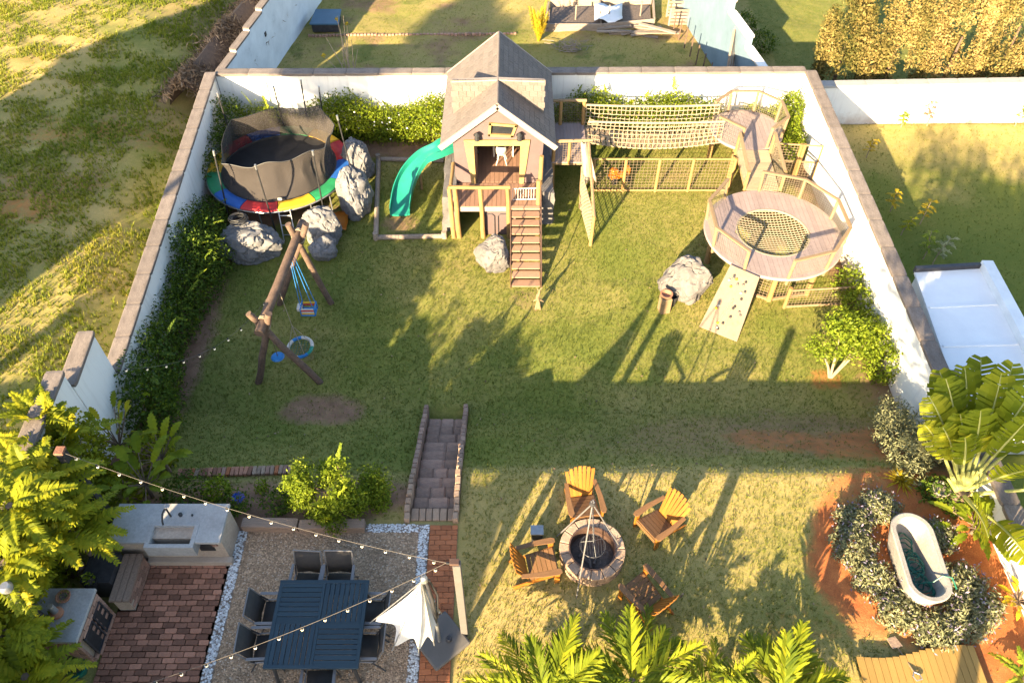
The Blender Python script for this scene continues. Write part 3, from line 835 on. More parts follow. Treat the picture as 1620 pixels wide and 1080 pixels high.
# ------------------------------------------------------------------ boulders
def rock(name, label, c, rx, ry, h, seed, mat, cut=0.25, peak=(0, 0), group='faux boulders on the play lawn'):
    """a faceted boulder: icosphere broken by random planes, then noise"""
    rng = random.Random(seed)
    bm = bmesh.new(); bmesh.ops.create_icosphere(bm, subdivisions=5, radius=1.0)
    planes = []
    for _ in range(16):
        d = V((rng.gauss(0, 1), rng.gauss(0, 1), rng.gauss(0.15, 0.8))).normalized()
        planes.append((d, rng.uniform(1 - cut * 1.3, 1 - cut * 0.35)))
    off = V((seed * 3.1, seed * 1.7, seed * 0.9))
    for v in bm.verts:
        p = v.co.copy()
        for d, k in planes:
            e = p.dot(d) - k
            if e > 0: p -= d * e * 0.85
        rid = 1 - abs(noise.noise(p * 2.3 + off * 1.3)) * 2.2
        crk = max(0.0, rid - 0.80) * 0.55
        p *= 1 + 0.15 * noise.noise(p * 1.6 + off) + 0.09 * noise.noise(p * 3.7 + off) + 0.045 * noise.noise(p * 8 + off) + 0.018 * noise.noise(p * 18 + off) - crk
        z = p.z
        p.x += peak[0] * max(0, z) ; p.y += peak[1] * max(0, z)
        v.co = V((p.x * rx, p.y * ry, p.z * h * 0.64 + h * 0.40))
    for f in bm.faces: f.smooth = True
    me = bpy.data.meshes.new(name); bm.to_mesh(me); bm.free()
    me.set_sharp_from_angle(angle=R(24))
    o = link_mesh(name, me, mat, None, c)
    return tag(o, label, 'boulder', group)
rock('boulder', 'grey boulder with dark straps over its top, farthest along the trampoline', (-4.62, 19.55, LOW), 0.50, 0.52, 1.2, 1, m_rock, 0.2)
rock('boulder', 'tall ridged grey boulder between the trampoline and the timber sandpit edge', (-4.45, 17.85, LOW), 0.52, 0.62, 1.35, 2, m_rock, 0.22, (-0.05, 0.1))
rock('boulder', 'rounded pale-topped grey boulder beside the trampoline ladder', (-5.22, 16.65, LOW), 0.56, 0.46, 1.1, 3, m_rock, 0.2)
rock('boulder', 'small low grey boulder leaning on the rounded pale-topped one', (-5.10, 15.95, LOW), 0.40, 0.36, 0.62, 4, m_rock, 0.2)
rock('boulder', 'broad grey boulder with a coil of dark pipe on top', (-7.05, 16.0, LOW), 0.95, 0.55, 1.05, 5, m_rock, 0.25)
rock('boulder', 'white crumpled-looking boulder beside the playhouse stairs', (-0.50, 15.55, LOW), 0.50, 0.48, 0.92, 6, m_rockw, 0.22, (0.05, 0.1))
rock('boulder', 'large peaked pale boulder near the climbing ramp', (4.52, 14.55, LOW), 0.74, 0.55, 1.15, 7, m_rockw, 0.3, (-0.12, 0.05))
coil = MB()
random.seed(3)
for i in range(9):
    rr = random.uniform(0.17, 0.27); cx, cy = random.uniform(-.04, .04), random.uniform(-.03, .03)
    coil.tube([(-7.22 + cx + rr * math.cos(a), 16.12 + cy + rr * 0.85 * math.sin(a), -0.20 + i * 0.014 + 0.02 * math.sin(a + i)) for a in np.linspace(0, 2 * math.pi, 22)[:-1]], 0.012, 5, closed=True)
tag(coil.build('pipe_coil', m_black, None, (-7.22, 16.12, -0.25), True), 'coil of thin dark pipe lying on the broad grey boulder', 'pipe')

# ------------------------------------------------------------------ trampoline
TC, TR_, TZ = V((-6.80, 19.0, 0)), 2.05, -0.55
tr = thing('trampoline', 'round trampoline with rainbow edge pads and a sagging black net', 'trampoline', (TC.x, TC.y, LOW))
disc = MB(); n = 48
vs = [V((TC.x, TC.y, TZ - 0.09))]
for rr, dz in ((0.6, -0.085), (1.2, -0.065), (1.70, -0.03)):
    vs += [V((TC.x + rr * math.cos(2 * math.pi * k / n), TC.y + rr * math.sin(2 * math.pi * k / n), TZ + dz)) for k in range(n)]
fs = [(0, 1 + k, 1 + (k + 1) % n) for k in range(n)]
for q in range(2):
    fs += [(1 + q * n + k, 1 + q * n + n + k, 1 + q * n + n + (k + 1) % n, 1 + q * n + (k + 1) % n) for k in range(n)]
disc.add(vs, fs); disc.build('jumping_mat', m_mat, tr, smooth=True)
cols = [m_yel, m_grn, m_blu, m_red]
for s in range(12):
    a0, a1 = R(160 + 30 * s + 0.4), R(190 + 30 * s - 0.4)
    mb = MB(); prof = [(1.66, -0.015), (1.70, 0.022), (1.86, 0.035), (2.02, 0.024), (2.06, -0.015), (2.06, -0.03), (1.66, -0.03)]
    K = 8; pts = []
    for k in range(K + 1):
        a = a0 + (a1 - a0) * k / K
        for r_, z_ in prof:
            wz = 0.006 * math.sin(k * 2.1 + s)
            pts.append(V((TC.x + r_ * math.cos(a), TC.y + r_ * math.sin(a), TZ + z_ + wz)))
    m_ = len(prof); f_ = []
    for k in range(K):
        for j in range(m_):
            f_.append((k * m_ + j, (k + 1) * m_ + j, (k + 1) * m_ + (j + 1) % m_, k * m_ + (j + 1) % m_))
    f_ += [tuple(range(m_)), tuple(reversed(range(K * m_, K * m_ + m_)))]
    mb.add(pts, f_)
    mb.build('edge_pad', cols[s % 4], tr, smooth=True)
ring = MB().tube([(TC.x + 2.06 * math.cos(a), TC.y + 2.06 * math.sin(a), TZ - 0.06) for a in np.linspace(0, 2 * math.pi, 49)[:-1]], 0.025, 6, closed=True)
ring.build('frame_ring', m_galv, tr, smooth=True)
for k in range(6):
    a = R(15 + 60 * k)
    mb = MB()
    pts = []
    for da in (-0.16, 0.16):
        pts.append(V((TC.x + 2.0 * math.cos(a + da), TC.y + 2.0 * math.sin(a + da), TZ - 0.06)))
    lo = [V((p.x, p.y, LOW + 0.03)) for p in pts]
    mb.tube([pts[0], lo[0], lo[1], pts[1]], 0.022, 6)
    mb.build('leg', m_galv, tr)
pole_px = [(338, 240, 17.45), (404, 262, 16.8), (492, 228, 17.35), (533, 182, 19.0), (344, 148, 20.3), (433, 138, 21.0), (476, 128, 21.3), (506, 146, 21.05)]
for u, v, y_ in pole_px:
    tp = PY(u, v, y_)
    tp.z = min(max(tp.z, 0.75), 1.1)
    a = math.atan2(y_ - TC.y, tp.x - TC.x)
    bx, by = TC.x + 2.12 * math.cos(a), TC.y + 2.12 * math.sin(a)
    pl = MB().tube([(bx, by, LOW), (tp.x, tp.y, tp.z)], 0.022, 7).build('net_pole', m_black, tr, smooth=True)
    d = (V((tp.x, tp.y, tp.z)) - V((bx, by, LOW))).normalized()
    MB().tube([V((tp.x, tp.y, tp.z)) - d * 0.12, V((tp.x, tp.y, tp.z)) + d * 0.03], 0.03, 7).build('pole_cap', m_galv, pl, smooth=True)
top = [(-5.69, 20.55, 0.48), (-6.9, 20.3, 0.50), (-8.05, 19.65, 0.62), (-8.15, 18.7, 0.40), (-7.92, 17.8, 0.34), (-7.1, 17.72, 0.36), (-6.36, 17.8, 0.45), (-5.6, 18.05, 0.55), (-5.14, 18.3, 0.62), (-5.2, 19.2, 0.35), (-5.2, 19.95, 0.16)]
nn = 66
def loop_at(pts, t):
    m_ = len(pts); i = int(t * m_) % m_; f_ = t * m_ - int(t * m_)
    return V(pts[i]).lerp(V(pts[(i + 1) % m_]), f_)
vs, fs = [], []
rows = 7
for k in range(nn):
    tp = loop_at(top, k / nn)
    a = math.atan2(tp.y - TC.y, tp.x - TC.x)
    bt = V((TC.x + 1.63 * math.cos(a), TC.y + 1.63 * math.sin(a), TZ + 0.0))
    for r_ in range(rows):
        f_ = r_ / (rows - 1)
        p = bt.lerp(tp, f_)
        sag = math.sin(f_ * math.pi) * (0.12 + 0.05 * math.sin(k * 0.9) + 0.03 * math.sin(k * 2.3))
        p.x -= math.cos(a) * sag; p.y -= math.sin(a) * sag
        p.z -= 0.05 * math.sin(k * 0.7) * f_
        vs.append(p)
for k in range(nn):
    for r_ in range(rows - 1):
        j = (k + 1) % nn
        fs.append((k * rows + r_, j * rows + r_, j * rows + r_ + 1, k * rows + r_ + 1))
nt_o = MB().add(vs, fs).build('safety_net', m_net, tr, smooth=True)
MB().tube([vs[k * rows + rows - 1] for k in range(nn)], 0.011, 5, closed=True).build('net_hem', m_black, nt_o, smooth=True)
tg = PY(443, 315, 17.35)
MB().box(tg, (0.12, 0.02, 0.07)).build('care_label', m_white, nt_o)
lad = MB()
l0, l1 = V((-6.44, 17.02, TZ)), V((-6.34, 16.55, LOW))
l2, l3 = V((-6.12, 17.02, TZ)), V((-6.0, 16.55, LOW))
ld = MB().tube([l0, l1], 0.018, 6).tube([l2, l3], 0.018, 6)
for f_ in (0.2, 0.5, 0.8):
    ld.tube([l0.lerp(l1, f_), l2.lerp(l3, f_)], 0.016, 6)
ld.build('ladder', m_galv, tr)

# ------------------------------------------------------------------ log swing frame
sw = thing('swing_frame', 'rustic log swing frame with crossed A-shaped ends on the shaded lawn', 'swing frame', (-5.2, 12.9, LOW))
b0, b1 = V((-5.42, 11.25, 0.74)), V((-5.02, 14.6, 1.02))
def log(name, p0, p1, r0, r1, mat, parent, n=10, bend=0.02):
    p0, p1 = V(p0), V(p1); rn = random.Random(int(abs(p0.x * 1000 + p1.y * 333)))
    mb = MB(); k = 5; pts, rs = [], []
    for i in range(k + 1):
        f_ = i / k; p = p0.lerp(p1, f_)
        p += V((rn.uniform(-bend, bend), rn.uniform(-bend, bend), rn.uniform(-bend, bend))) * (1 if 0 < i < k else 0)
        pts.append(p); rs.append((r0 + (r1 - r0) * f_) * rn.uniform(0.95, 1.05))
    return mb.tube(pts, rs, n).build(name, mat, parent, smooth=True)
log('beam', b0, b1, 0.11, 0.10, m_logdark, sw)
def ext(p, q, f_): return V(p) + (V(q) - V(p)) * f_
for (fu, fv), cr in (((507, 604), 0.09), ((408, 604), 0.08)):
    ft = P(fu, fv, LOW); ft.z = LOW - 0.05
    other = -1 if fu > 450 else 1
    tp = V((-5.40 + other * 0.10, 11.55, 0.75))
    log('leg', ft, ext(ft, tp, 1.14), 0.085, 0.075, m_logdark, sw)
for (fu, fv) in ((525, 480), (441, 481)):
    ft = P(fu, fv, LOW); ft.z = LOW - 0.05
    other = -1 if fu > 480 else 1
    tp = V((-5.05 + other * 0.10, 14.15, 1.0))
    lg = log('leg', ft, ext(ft, tp, 1.14), 0.08, 0.075, m_logdark if fu > 480 else m_logdark, sw)
for c_ in ((-5.40, 11.55, 0.72), (-5.05, 14.15, 0.97)):
    mb = MB()
    for q in range(3):
        mb.tube([V(c_) + V((0.16 * math.cos(a), 0.05 * math.sin(a) + 0.03 * q - .03, 0.17 * math.sin(a))) for a in np.linspace(0, 2 * math.pi, 15)[:-1]], 0.012, 5, closed=True)
    mb.build('rope_lashing', m_rope, sw)
# baby swing with coloured slats
bs = thing('baby_swing', 'small wooden baby swing with coloured slats on blue ropes', 'swing', (-4.80, 13.3, -0.7))
sc_ = V((-4.95, 13.25, -0.62)); at = V((-5.13, 13.55, 0.86))
for dx in (-0.15, 0.15):
    for dy in (-0.12, 0.12):
        MB().tube([sc_ + V((dx, dy, 0.16)), at + V((dx * 0.25, dy * 0.4, 0))], 0.009, 5).build('rope', m_bluel, bs)
piece('seat', m_bluel, bs, sc_ + V((0, 0, -0.06)), (0.34, 0.28, 0.03))
for i, mt in enumerate((m_yel, m_white, m_red, m_white)):
    piece('slat', mt, bs, sc_ + V((0, -0.13, -0.0 + i * 0.05)), (0.34, 0.02, 0.032))
for i, mt in enumerate((m_red, m_yel)):
    piece('slat', mt, bs, sc_ + V((0, 0.13, 0.06 + i * 0.07)), (0.34, 0.02, 0.035))
for sx in (-1, 1):
    piece('side_rail', m_bluel, bs, sc_ + V((sx * 0.17, 0, 0.15)), (0.025, 0.28, 0.03))
    for sy in (-1, 1):
        piece('post', m_bluel, bs, sc_ + V((sx * 0.17, sy * 0.13, 0.05)), (0.025, 0.025, 0.24))
piece('back_panel', m_white, bs, sc_ + V((-0.23, 0.06, 0.03)), (0.12, 0.2, 0.1))
# nest swing
ns = thing('nest_swing', 'round nest swing with pale blue and white padded rim', 'swing', (-4.95, 12.05, -0.9))
nc = V((-5.02, 12.2, -0.80)); up_ = V((-5.25, 12.55, 0.80))
for s in range(8):
    pts = [nc + V((0.29 * math.cos(a), 0.27 * math.sin(a), 0.05 * math.sin(a + 0.5))) for a in np.linspace(R(45 * s), R(45 * s + 45), 6)]
    MB().tube(pts, 0.042, 7).build('rim_pad', [m_white, m_white, m_bluel, m_white, m_white, m_white, m_bluel, m_slide][s], ns, smooth=True)
for a in range(4):
    MB().tube([nc + V((0.29 * math.cos(R(90 * a + 30)), 0.27 * math.sin(R(90 * a + 30)), 0)), nc.lerp(up_, 0.38), up_], 0.008, 5).build('rope', m_rope, ns)
mb = MB()
for k in range(-3, 4):
    w_ = math.sqrt(max(0, 0.26 ** 2 - (k * 0.075) ** 2))
    mb.tube([nc + V((k * 0.075, -w_, -0.01)), nc + V((k * 0.075, 0, -0.05)), nc + V((k * 0.075, w_, -0.01))], 0.006, 4)
    mb.tube([nc + V((-w_, k * 0.075, -0.01)), nc + V((0, k * 0.075, -0.05)), nc + V((w_, k * 0.075, -0.01))], 0.006, 4)
tag(mb.build('web', m_hose, ns), kind='stuff')
ds = thing('disc_swing', 'blue plastic disc seat hanging low under the log beam', 'swing', (-5.25, 11.9, -1.0))
dc = V((-5.42, 11.75, -0.62))
MB().lathe([(0.02, -0.02), (0.13, -0.03), (0.155, 0.0), (0.13, 0.03), (0.03, 0.045)], dc, 20).build('seat', m_bluel, ds, smooth=True)
MB().tube([dc, V((-5.39, 11.75, 0.70))], 0.009, 5).build('rope', m_logdark, ds)

# ------------------------------------------------------------------ sandpit edge + slide
sp = thing('timber_edging', 'rectangle of weathered logs laid on the grass around the slide', 'edging', (-2.8, 17.8, LOW))
cA, cB, cC, cD = G(599, 254), G(595, 378), G(703, 376), G(702, 256)
for a, b in ((cA, cB), (cB, cC), (cD, cA)):
    log('edging_log', a + V((0, 0, 0.06)), b + V((0, 0, 0.06)), 0.075, 0.07, m_timber, sp, 8, 0.008)
for c_ in (cB, cC, cA):
    MB().tube([c_ + V((0, 0, -0.1)), c_ + V((0, 0, 0.22))], 0.075, 9).build('corner_post', m_timber, sp, smooth=True)
sl = thing('slide', 'curved green plastic slide coming out of the playhouse side', 'slide', (-2.9, 17.4, LOW))
ctl = [P(722, 228, 0.0), P(695, 240, -0.06), P(670, 253, -0.3), P(651, 275, -0.62), P(639, 302, -0.93), P(634, 328, -1.15), P(633, 340, -1.20)]
def catmull(ps, k):
    out = []
    q = [ps[0] * 2 - ps[1]] + ps + [ps[-1] * 2 - ps[-2]]
    for i in range(1, len(q) - 2):
        for s in range(k):
            t = s / k
            out.append(0.5 * ((2 * q[i]) + (-q[i - 1] + q[i + 1]) * t + (2 * q[i - 1] - 5 * q[i] + 4 * q[i + 1] - q[i + 2]) * t * t + (-q[i - 1] + 3 * q[i] - 3 * q[i + 1] + q[i + 2]) * t ** 3))
    out.append(ps[-1]); return out
pth = catmull(ctl, 6)
prof = [(-0.29, 0.20), (-0.265, 0.20), (-0.245, 0.03), (-0.12, -0.005), (0.12, -0.005), (0.245, 0.03), (0.265, 0.20), (0.29, 0.20), (0.28, -0.02), (0.13, -0.05), (-0.13, -0.05), (-0.28, -0.02)]
vs, fs = [], []
for i, p in enumerate(pth):
    d = (pth[min(i + 1, len(pth) - 1)] - pth[max(0, i - 1)]); d.z = 0; d.normalize()
    s = V((d.y, -d.x, 0))
    for a, b in prof: vs.append(p + s * a + V((0, 0, b)))
m_ = len(prof)
for i in range(len(pth) - 1):
    for j in range(m_):
        fs.append((i * m_ + j, (i + 1) * m_ + j, (i + 1) * m_ + (j + 1) % m_, i * m_ + (j + 1) % m_))
fs += [tuple(range(m_)), tuple(reversed(range((len(pth) - 1) * m_, len(pth) * m_)))]
MB().add(vs, fs).build('chute', m_slide, sl, smooth=True)
pm_ = pth[14]
MB().tube([V((pm_.x, pm_.y, LOW - 0.05)), V((pm_.x, pm_.y, pm_.z - 0.03))], 0.04, 8).build('support_post', m_logpale, sl)

# ------------------------------------------------------------------ playhouse
HX0, HX1, HF, HB, DZ = -1.53, 0.80, 17.8, 21.1, -0.24      # side walls, front, back, deck level
RX, RZ, EZ = -0.37, 2.30, 1.05                              # ridge
ph = thing('playhouse', 'pink timber playhouse with grey shingled gable roof and open front door', 'playhouse', (RX, 19.0, LOW))
def xz(pts, y, t, name, mat, parent, **kw):
    return MB().prism([V((x, y, z)) for x, z in pts], (0, t, 0)).build(name, mat, parent, **kw)
def roofz(x): return RZ - abs(x - RX) * (RZ - EZ) / 1.53
dl, dr, dt = -1.02, 0.22, 1.00       # door opening
tp = lambda x: roofz(x) - 0.10
fw = thing
xz([(HX0, DZ), (dl, DZ), (dl, tp(dl)), (HX0 - 0.05, tp(HX0 - 0.05))], HF, 0.08, 'front_wall', m_cladding, ph)
xz([(dr, DZ), (HX1 - 0.03, DZ), (HX1 + 0.05, tp(HX1 + 0.05)), (dr, tp(dr))], HF, 0.08, 'front_wall', m_cladding, ph)
# gable above the door, around a crooked window
wq = [(-0.60, 1.33), (0.00, 1.29), (0.10, 1.60), (-0.57, 1.66)]
xz([(dl, dt), (dr, dt), wq[1], wq[0]], HF, 0.08, 'gable_wall', m_cladding, ph)
xz([(dl, dt), wq[0], wq[3], (RX, tp(RX)), (dl, tp(dl))], HF, 0.081, 'gable_wall', m_cladding, ph)
xz([(dr, dt), (dr, tp(dr)), (RX, tp(RX)), wq[3], wq[2], wq[1]], HF, 0.082, 'gable_wall', m_cladding, ph)
wn_ = xz(wq, HF + 0.03, 0.02, 'window', m_glass, ph)
for a, b in zip(wq, wq[1:] + wq[:1]):
    d_ = (V((b[0] - a[0], 0, b[1] - a[1]))).normalized() * 0.035
    MB().beam(V((a[0], HF - 0.02, a[1])) - d_, V((b[0], HF - 0.02, b[1])) + d_, 0.06, 0.075, (0, 1, 0)).build('window_frame', m_frame, wn_)
# tapering door frame
xz([(dl - 0.26, dt + 0.16), (dl, dt + 0.0), (dl + 0.02, DZ), (dl - 0.10, DZ)], HF - 0.05, 0.045, 'door_frame', m_frame, ph)
xz([(dr, dt + 0.0), (dr + 0.26, dt + 0.16), (dr + 0.10, DZ), (dr - 0.02, DZ)], HF - 0.05, 0.045, 'door_frame', m_frame, ph)
xz([(dl - 0.26, dt + 0.17), (dl, dt), (dr, dt), (dr + 0.26, dt + 0.17)], HF - 0.052, 0.046, 'door_frame', m_frame, ph)
door = MB().box((dl + 0.03, HF + 0.45, (DZ + dt) / 2), (0.04, 0.6, dt - DZ - 0.02)).build('door', m_deckb, ph)
MB().box((dl + 0.07, HF + 0.68, 0.3), (0.05, 0.03, 0.12)).build('door_handle', m_dkmetal, door)
# side and back walls
for x in (HX0, HX1):
    MB().box((x, (HF + HB) / 2 + 0.05, (DZ + tp(x)) / 2), (0.08, HB - HF - 0.1, tp(x) - DZ)).build('side_wall', m_cladding, ph)
xz([(HX0, DZ), (HX1, DZ), (HX1, tp(HX1)), (RX, tp(RX)), (HX0, tp(HX0))], HB, 0.08, 'back_wall', m_cladding, ph)
# roof planes with shingles
RY0, RY1 = 17.66, 21.4
for sgn in (-1, 1):
    x1 = RX + sgn * 1.53
    th = 0.07
    nrm = V((sgn * (RZ - EZ), 0, 1.53)).normalized()
    poly = [V((RX, RY0, RZ)), V((x1, RY0, EZ)), V((x1, RY1, EZ)), V((RX, RY1, RZ))]
    rf = MB().prism([p - nrm * th for p in poly], nrm * (th - 0.012)).build('roof', m_roofbase, ph)
    sl_ = V((x1 - RX, 0, EZ - RZ)); Ls = sl_.length; sl_.normalize()
    rows_, cols_ = 11, 13
    cw_ = (RY1 - RY0) / cols_; chh = Ls / rows_
    mrot = Matrix((sl_, V((0, 1, 0)), sl_.cross(V((0, 1, 0))))).transposed()
    if mrot.determinant() < 0: pass
    random.seed(55 + sgn)
    tilt = Matrix.Rotation(0.035, 3, 'Y')
    for i in range(rows_):
        for j in range(cols_ + 1):
            a = RY0 + (j - (0.5 if i % 2 else 0.0)) * cw_; b = a + cw_
            a, b = max(a, RY0), min(b, RY1)
            if b - a < 0.05: continue
            c_ = V((RX, (a + b) / 2, RZ)) + sl_ * (chh * (i + 0.5)) + nrm * (0.0 + random.uniform(0, .003))
            piece('shingle', m_shingle, rf, c_, (chh * 1.14, b - a - 0.007, 0.016), mrot @ tilt, 0.02)
    MB().beam(V((RX, RY0 - 0.02, RZ - 0.05)), V((x1 + sgn * 0.02, RY0 - 0.02, EZ - 0.05)), 0.05, 0.15, V((0, 0, 1))).build('bargeboard', m_trim, rf)
    MB().beam(V((RX, RY1 + 0.02, RZ - 0.05)), V((x1, RY1 + 0.02, EZ - 0.05)), 0.05, 0.13).build('bargeboard', m_trim, rf)
    # shingled upstand across the roof
    xo = RX + sgn * 1.23
    cheek = MB().prism([V((RX, 18.80, RZ + 0.01)), V((xo, 18.80, RZ - 0.04)), V((xo, 18.80, roofz(xo) - 0.02)), V((RX, 18.80, RZ - 0.05))], (0, 0.09, 0)).build('roof_upstand', m_roofbase, rf)
    for i in range(6):
        z_ = RZ - 0.06 - i * 0.165
        for j in range(6):
            xx0 = 0.21 * (j + (0.5 if i % 2 else 0)); xc = xx0 + 0.105
            if xc > 1.20: continue
            if roofz(RX + xc) > z_ + 0.02: continue
            piece('shingle', m_shingle, cheek, (RX + sgn * xc, 18.793, z_), (0.2, 0.016, 0.17), (0.04, 0, 0), 0.04)
    MB().beam(V((RX, 18.845, RZ + 0.02)), V((xo, 18.845, RZ - 0.03)), 0.14, 0.03).build('upstand_cap', m_trim, cheek)
MB().tube([(RX, RY0, RZ + 0.005), (RX, RY1, RZ + 0.005)], 0.035, 8).build('ridge_cap', m_shingle, ph)
# lanterns on the front
for x in (-0.92, 0.20):
    ln = MB().lathe([(0.03, 0.0), (0.075, 0.03), (0.055, 0.17), (0.1, 0.19), (0.02, 0.26)], (x, HF - 0.13, 1.20), 8).build('wall_lantern', m_black, ph)
    MB().beam((x, HF + 0.01, 1.38), (x, HF - 0.13, 1.43), 0.025, 0.025).build('lantern_bracket', m_black, ln)
# inside floor + deck boards
nb = 20
for i in range(nb):
    x = -1.62 + 2.4 * (i + 0.5) / nb
    piece('deck_board', m_deckb, ph, (x, 17.27 + 0.0, DZ - 0.02), (0.113, 1.02, 0.035), None, 0.03)
for i in range(18):
    x = HX0 + 0.04 + (HX1 - HX0 - 0.08) * (i + 0.5) / 18
    piece('floor_board', m_deckb, ph, (x, 19.45, DZ - 0.02), (0.118, 3.25, 0.035), None, 0.03)
MB().box((-0.42, 16.77, DZ - 0.09), (2.42, 0.05, 0.15)).build('deck_fascia', m_trim, ph)
MB().box((-0.42, 18.9, DZ - 0.10), (2.3, 4.1, 0.09)).build('deck_frame', m_logpale, ph)
for u_, v_, x_, r_ in ((728, 371, -1.47, 0.065), (724, 360, -1.62, 0.06), (766, 360, -0.80, 0.06), (804, 352, -0.08, 0.06)):
    topz = 0.40
    yb = 16.72
    log('deck_post', (x_, yb, LOW - 0.05), (x_ - 0.04, yb, topz), r_ + 0.01, r_, m_log, ph, 9, 0.01)
log('deck_post', (0.70, 16.85, LOW - 0.05), (0.70, 16.85, 0.55), 0.065, 0.06, m_log, ph, 9, 0.01)
log('deck_post', (0.74, 17.65, LOW - 0.05), (0.80, 17.65, 0.75), 0.065, 0.06, m_log, ph, 9, 0.01)
log('hand_rail', (-1.68, 16.72, 0.42), (-0.02, 16.72, 0.42), 0.055, 0.05, m_log, ph, 9, 0.008)
log('hand_rail', (-1.62, 16.78, 0.42), (-1.60, 17.78, 0.42), 0.05, 0.05, m_log, ph, 9, 0.008)
# panelled skirt and wire under the deck
MB().box((-0.33, 16.86, -0.83), (0.86, 0.04, 0.94)).build('skirt_panel', m_cladding, ph)
for x in (-0.62, -0.24):
    mb = MB()
    mb.tube([(x - 0.14, 16.82, LOW), (x - 0.14, 16.82, -0.62), (x - 0.08, 16.82, -0.56), (x + 0.08, 16.82, -0.56), (x + 0.14, 16.82, -0.62), (x + 0.14, 16.82, LOW)], 0.014, 6)
    mb.build('bent_rail', m_dkmetal, ph)
# rock-like skirts at both flanks
def skirt(c, d, seed):
    bm = bmesh.new(); bmesh.ops.create_cube(bm, size=2.0)
    bmesh.ops.subdivide_edges(bm, edges=list(bm.edges), cuts=9, use_grid_fill=True)
    for v in bm.verts:
        p = v.co.copy(); flare = 1.0 + 0.25 * (1 - p.z) * 0.5
        q = V((p.x * d[0] / 2 * flare, p.y * d[1] / 2, p.z * d[2] / 2))
        w_ = V((q.x + c[0], q.y + c[1], q.z + c[2]))
        k_ = noise.noise(w_ * 2.2 + V((seed, 0, 0))) * 0.12 + noise.noise(w_ * 6 + V((0, seed, 0))) * 0.05
        dirv = V((p.x, p.y, 0)); dirv = dirv.normalized() if dirv.length > 0.01 else V((0, 0, 1))
        v.co = w_ + dirv * k_ - WO[ph]
    for f in bm.faces: f.smooth = True
    me = bpy.data.meshes.new('rock_skirt'); bm.to_mesh(me); bm.free(); me.set_sharp_from_angle(angle=R(30))
    link_mesh('rock_skirt', me, m_rockw, ph)
skirt((-1.72, 18.6, -0.72), (0.34, 3.2, 1.2), 3.0)
skirt((0.98, 18.6, -0.75), (0.30, 2.6, 1.12), 9.0)
# furniture seen through the door
tb = thing('play_table', 'small white painted table inside the playhouse', 'table', (-0.25, 19.2, DZ))
MB().box((-0.25, 19.2, 0.30), (0.62, 0.42, 0.035)).build('table_top', m_white, tb)
for sx in (-0.27, 0.27):
    for sy in (-0.17, 0.17):
        MB().box((-0.25 + sx, 19.2 + sy, (DZ + 0.285) / 2), (0.045, 0.045, 0.285 - DZ)).build('leg', m_white, tb)
MB().box((-0.40, 19.3, 0.48), (0.28, 0.03, 0.32), (0.2, 0, 0)).build('mirror_board', m_white, tb)
ch = thing('play_chair', 'white moulded chair with splayed legs inside the playhouse', 'chair', (-0.30, 18.75, DZ))
MB().lathe([(0.05, 0.0), (0.15, 0.01), (0.165, 0.05), (0.15, 0.05), (0.06, 0.025)], (-0.3, 18.75, 0.08), 16).build('seat', m_white, ch, smooth=True)
bk = MB(); vs, fs = [], []
for k in range(9):
    a = R(200 + 17.5 * k)
    for z_, r_ in ((0.12, 0.155), (0.25, 0.17), (0.36, 0.165 - 0.02 * abs(k - 4) / 4)):
        vs.append(V((-0.3 + r_ * math.cos(a), 18.75 + r_ * math.sin(a), z_ - (0.03 * abs(k - 4) / 4 if z_ > 0.3 else 0))))
for k in range(8):
    for j in range(2): fs.append((k * 3 + j, (k + 1) * 3 + j, (k + 1) * 3 + j + 1, k * 3 + j + 1))
o = bk.add(vs, fs).build('backrest', m_white, ch, smooth=True)
o.modifiers.new('thick', 'SOLIDIFY').thickness = 0.015
for sx in (-1, 1):
    for sy in (-1, 1):
        MB().tube([(-0.3 + sx * 0.06, 18.75 + sy * 0.06, 0.09), (-0.3 + sx * 0.15, 18.75 + sy * 0.15, DZ)], 0.014, 6).build('leg', m_white, ch)
# stairs
ps = thing('playhouse_stairs', 'wooden stairs with thin brown handrails down from the playhouse deck', 'stairs', (0.37, 15.8, LOW))
ntr = 9
for i in range(ntr):
    f_ = (i + 1) / (ntr + 0.4)
    y_, z_ = 16.75 - f_ * 2.02, DZ - f_ * (1.3 + DZ) + 0.02
    piece('tread', m_tread, ps, (0.365, y_, z_), (0.74, 0.25, 0.035), (0.0, 0, 0), 0.04)
    piece('riser', m_tread, ps, (0.365, y_ + 0.105, z_ - 0.065), (0.73, 0.022, 0.10), None, 0.04)
piece('landing_board', m_tread, ps, (0.365, 16.72, DZ - 0.015), (0.76, 0.12, 0.05), None, 0.04)
for sx in (-0.40, 0.40):
    x = 0.365 + sx
    pbeam('stringer', m_brownmetal, ps, (x, 16.76, DZ - 0.08), (x, 14.72, LOW + 0.02), 0.03, 0.13)
    MB().tube([(x, 16.75, 0.50), (x, 14.75, LOW + 0.52), (x, 14.72, LOW)], 0.015, 6).build('handrail', m_brownmetal, ps)
    MB().tube([(x, 16.75, 0.50), (x, 16.75, DZ - 0.1)], 0.014, 6).build('rail_post', m_brownmetal, ps)
    MB().tube([(x, 15.75, -0.02), (x, 15.75, LOW + 0.42)], 0.012, 6).build('rail_post', m_brownmetal, ps)
gt = thing('safety_gate', 'white metal barred gate swung open across the playhouse deck corner', 'gate', (0.35, 16.95, DZ))
g0, g1 = V((0.02, 16.92, 0.22)), V((0.66, 16.90, 0.26))
for f_ in np.linspace(0, 1, 10):
    a = g0.lerp(g1, f_); MB().tube([a, a + V((0, 0.10, -0.44))], 0.009, 5).build('bar', m_white, gt)
MB().tube([g0, g1], 0.014, 6).build('top_rail', m_white, gt)
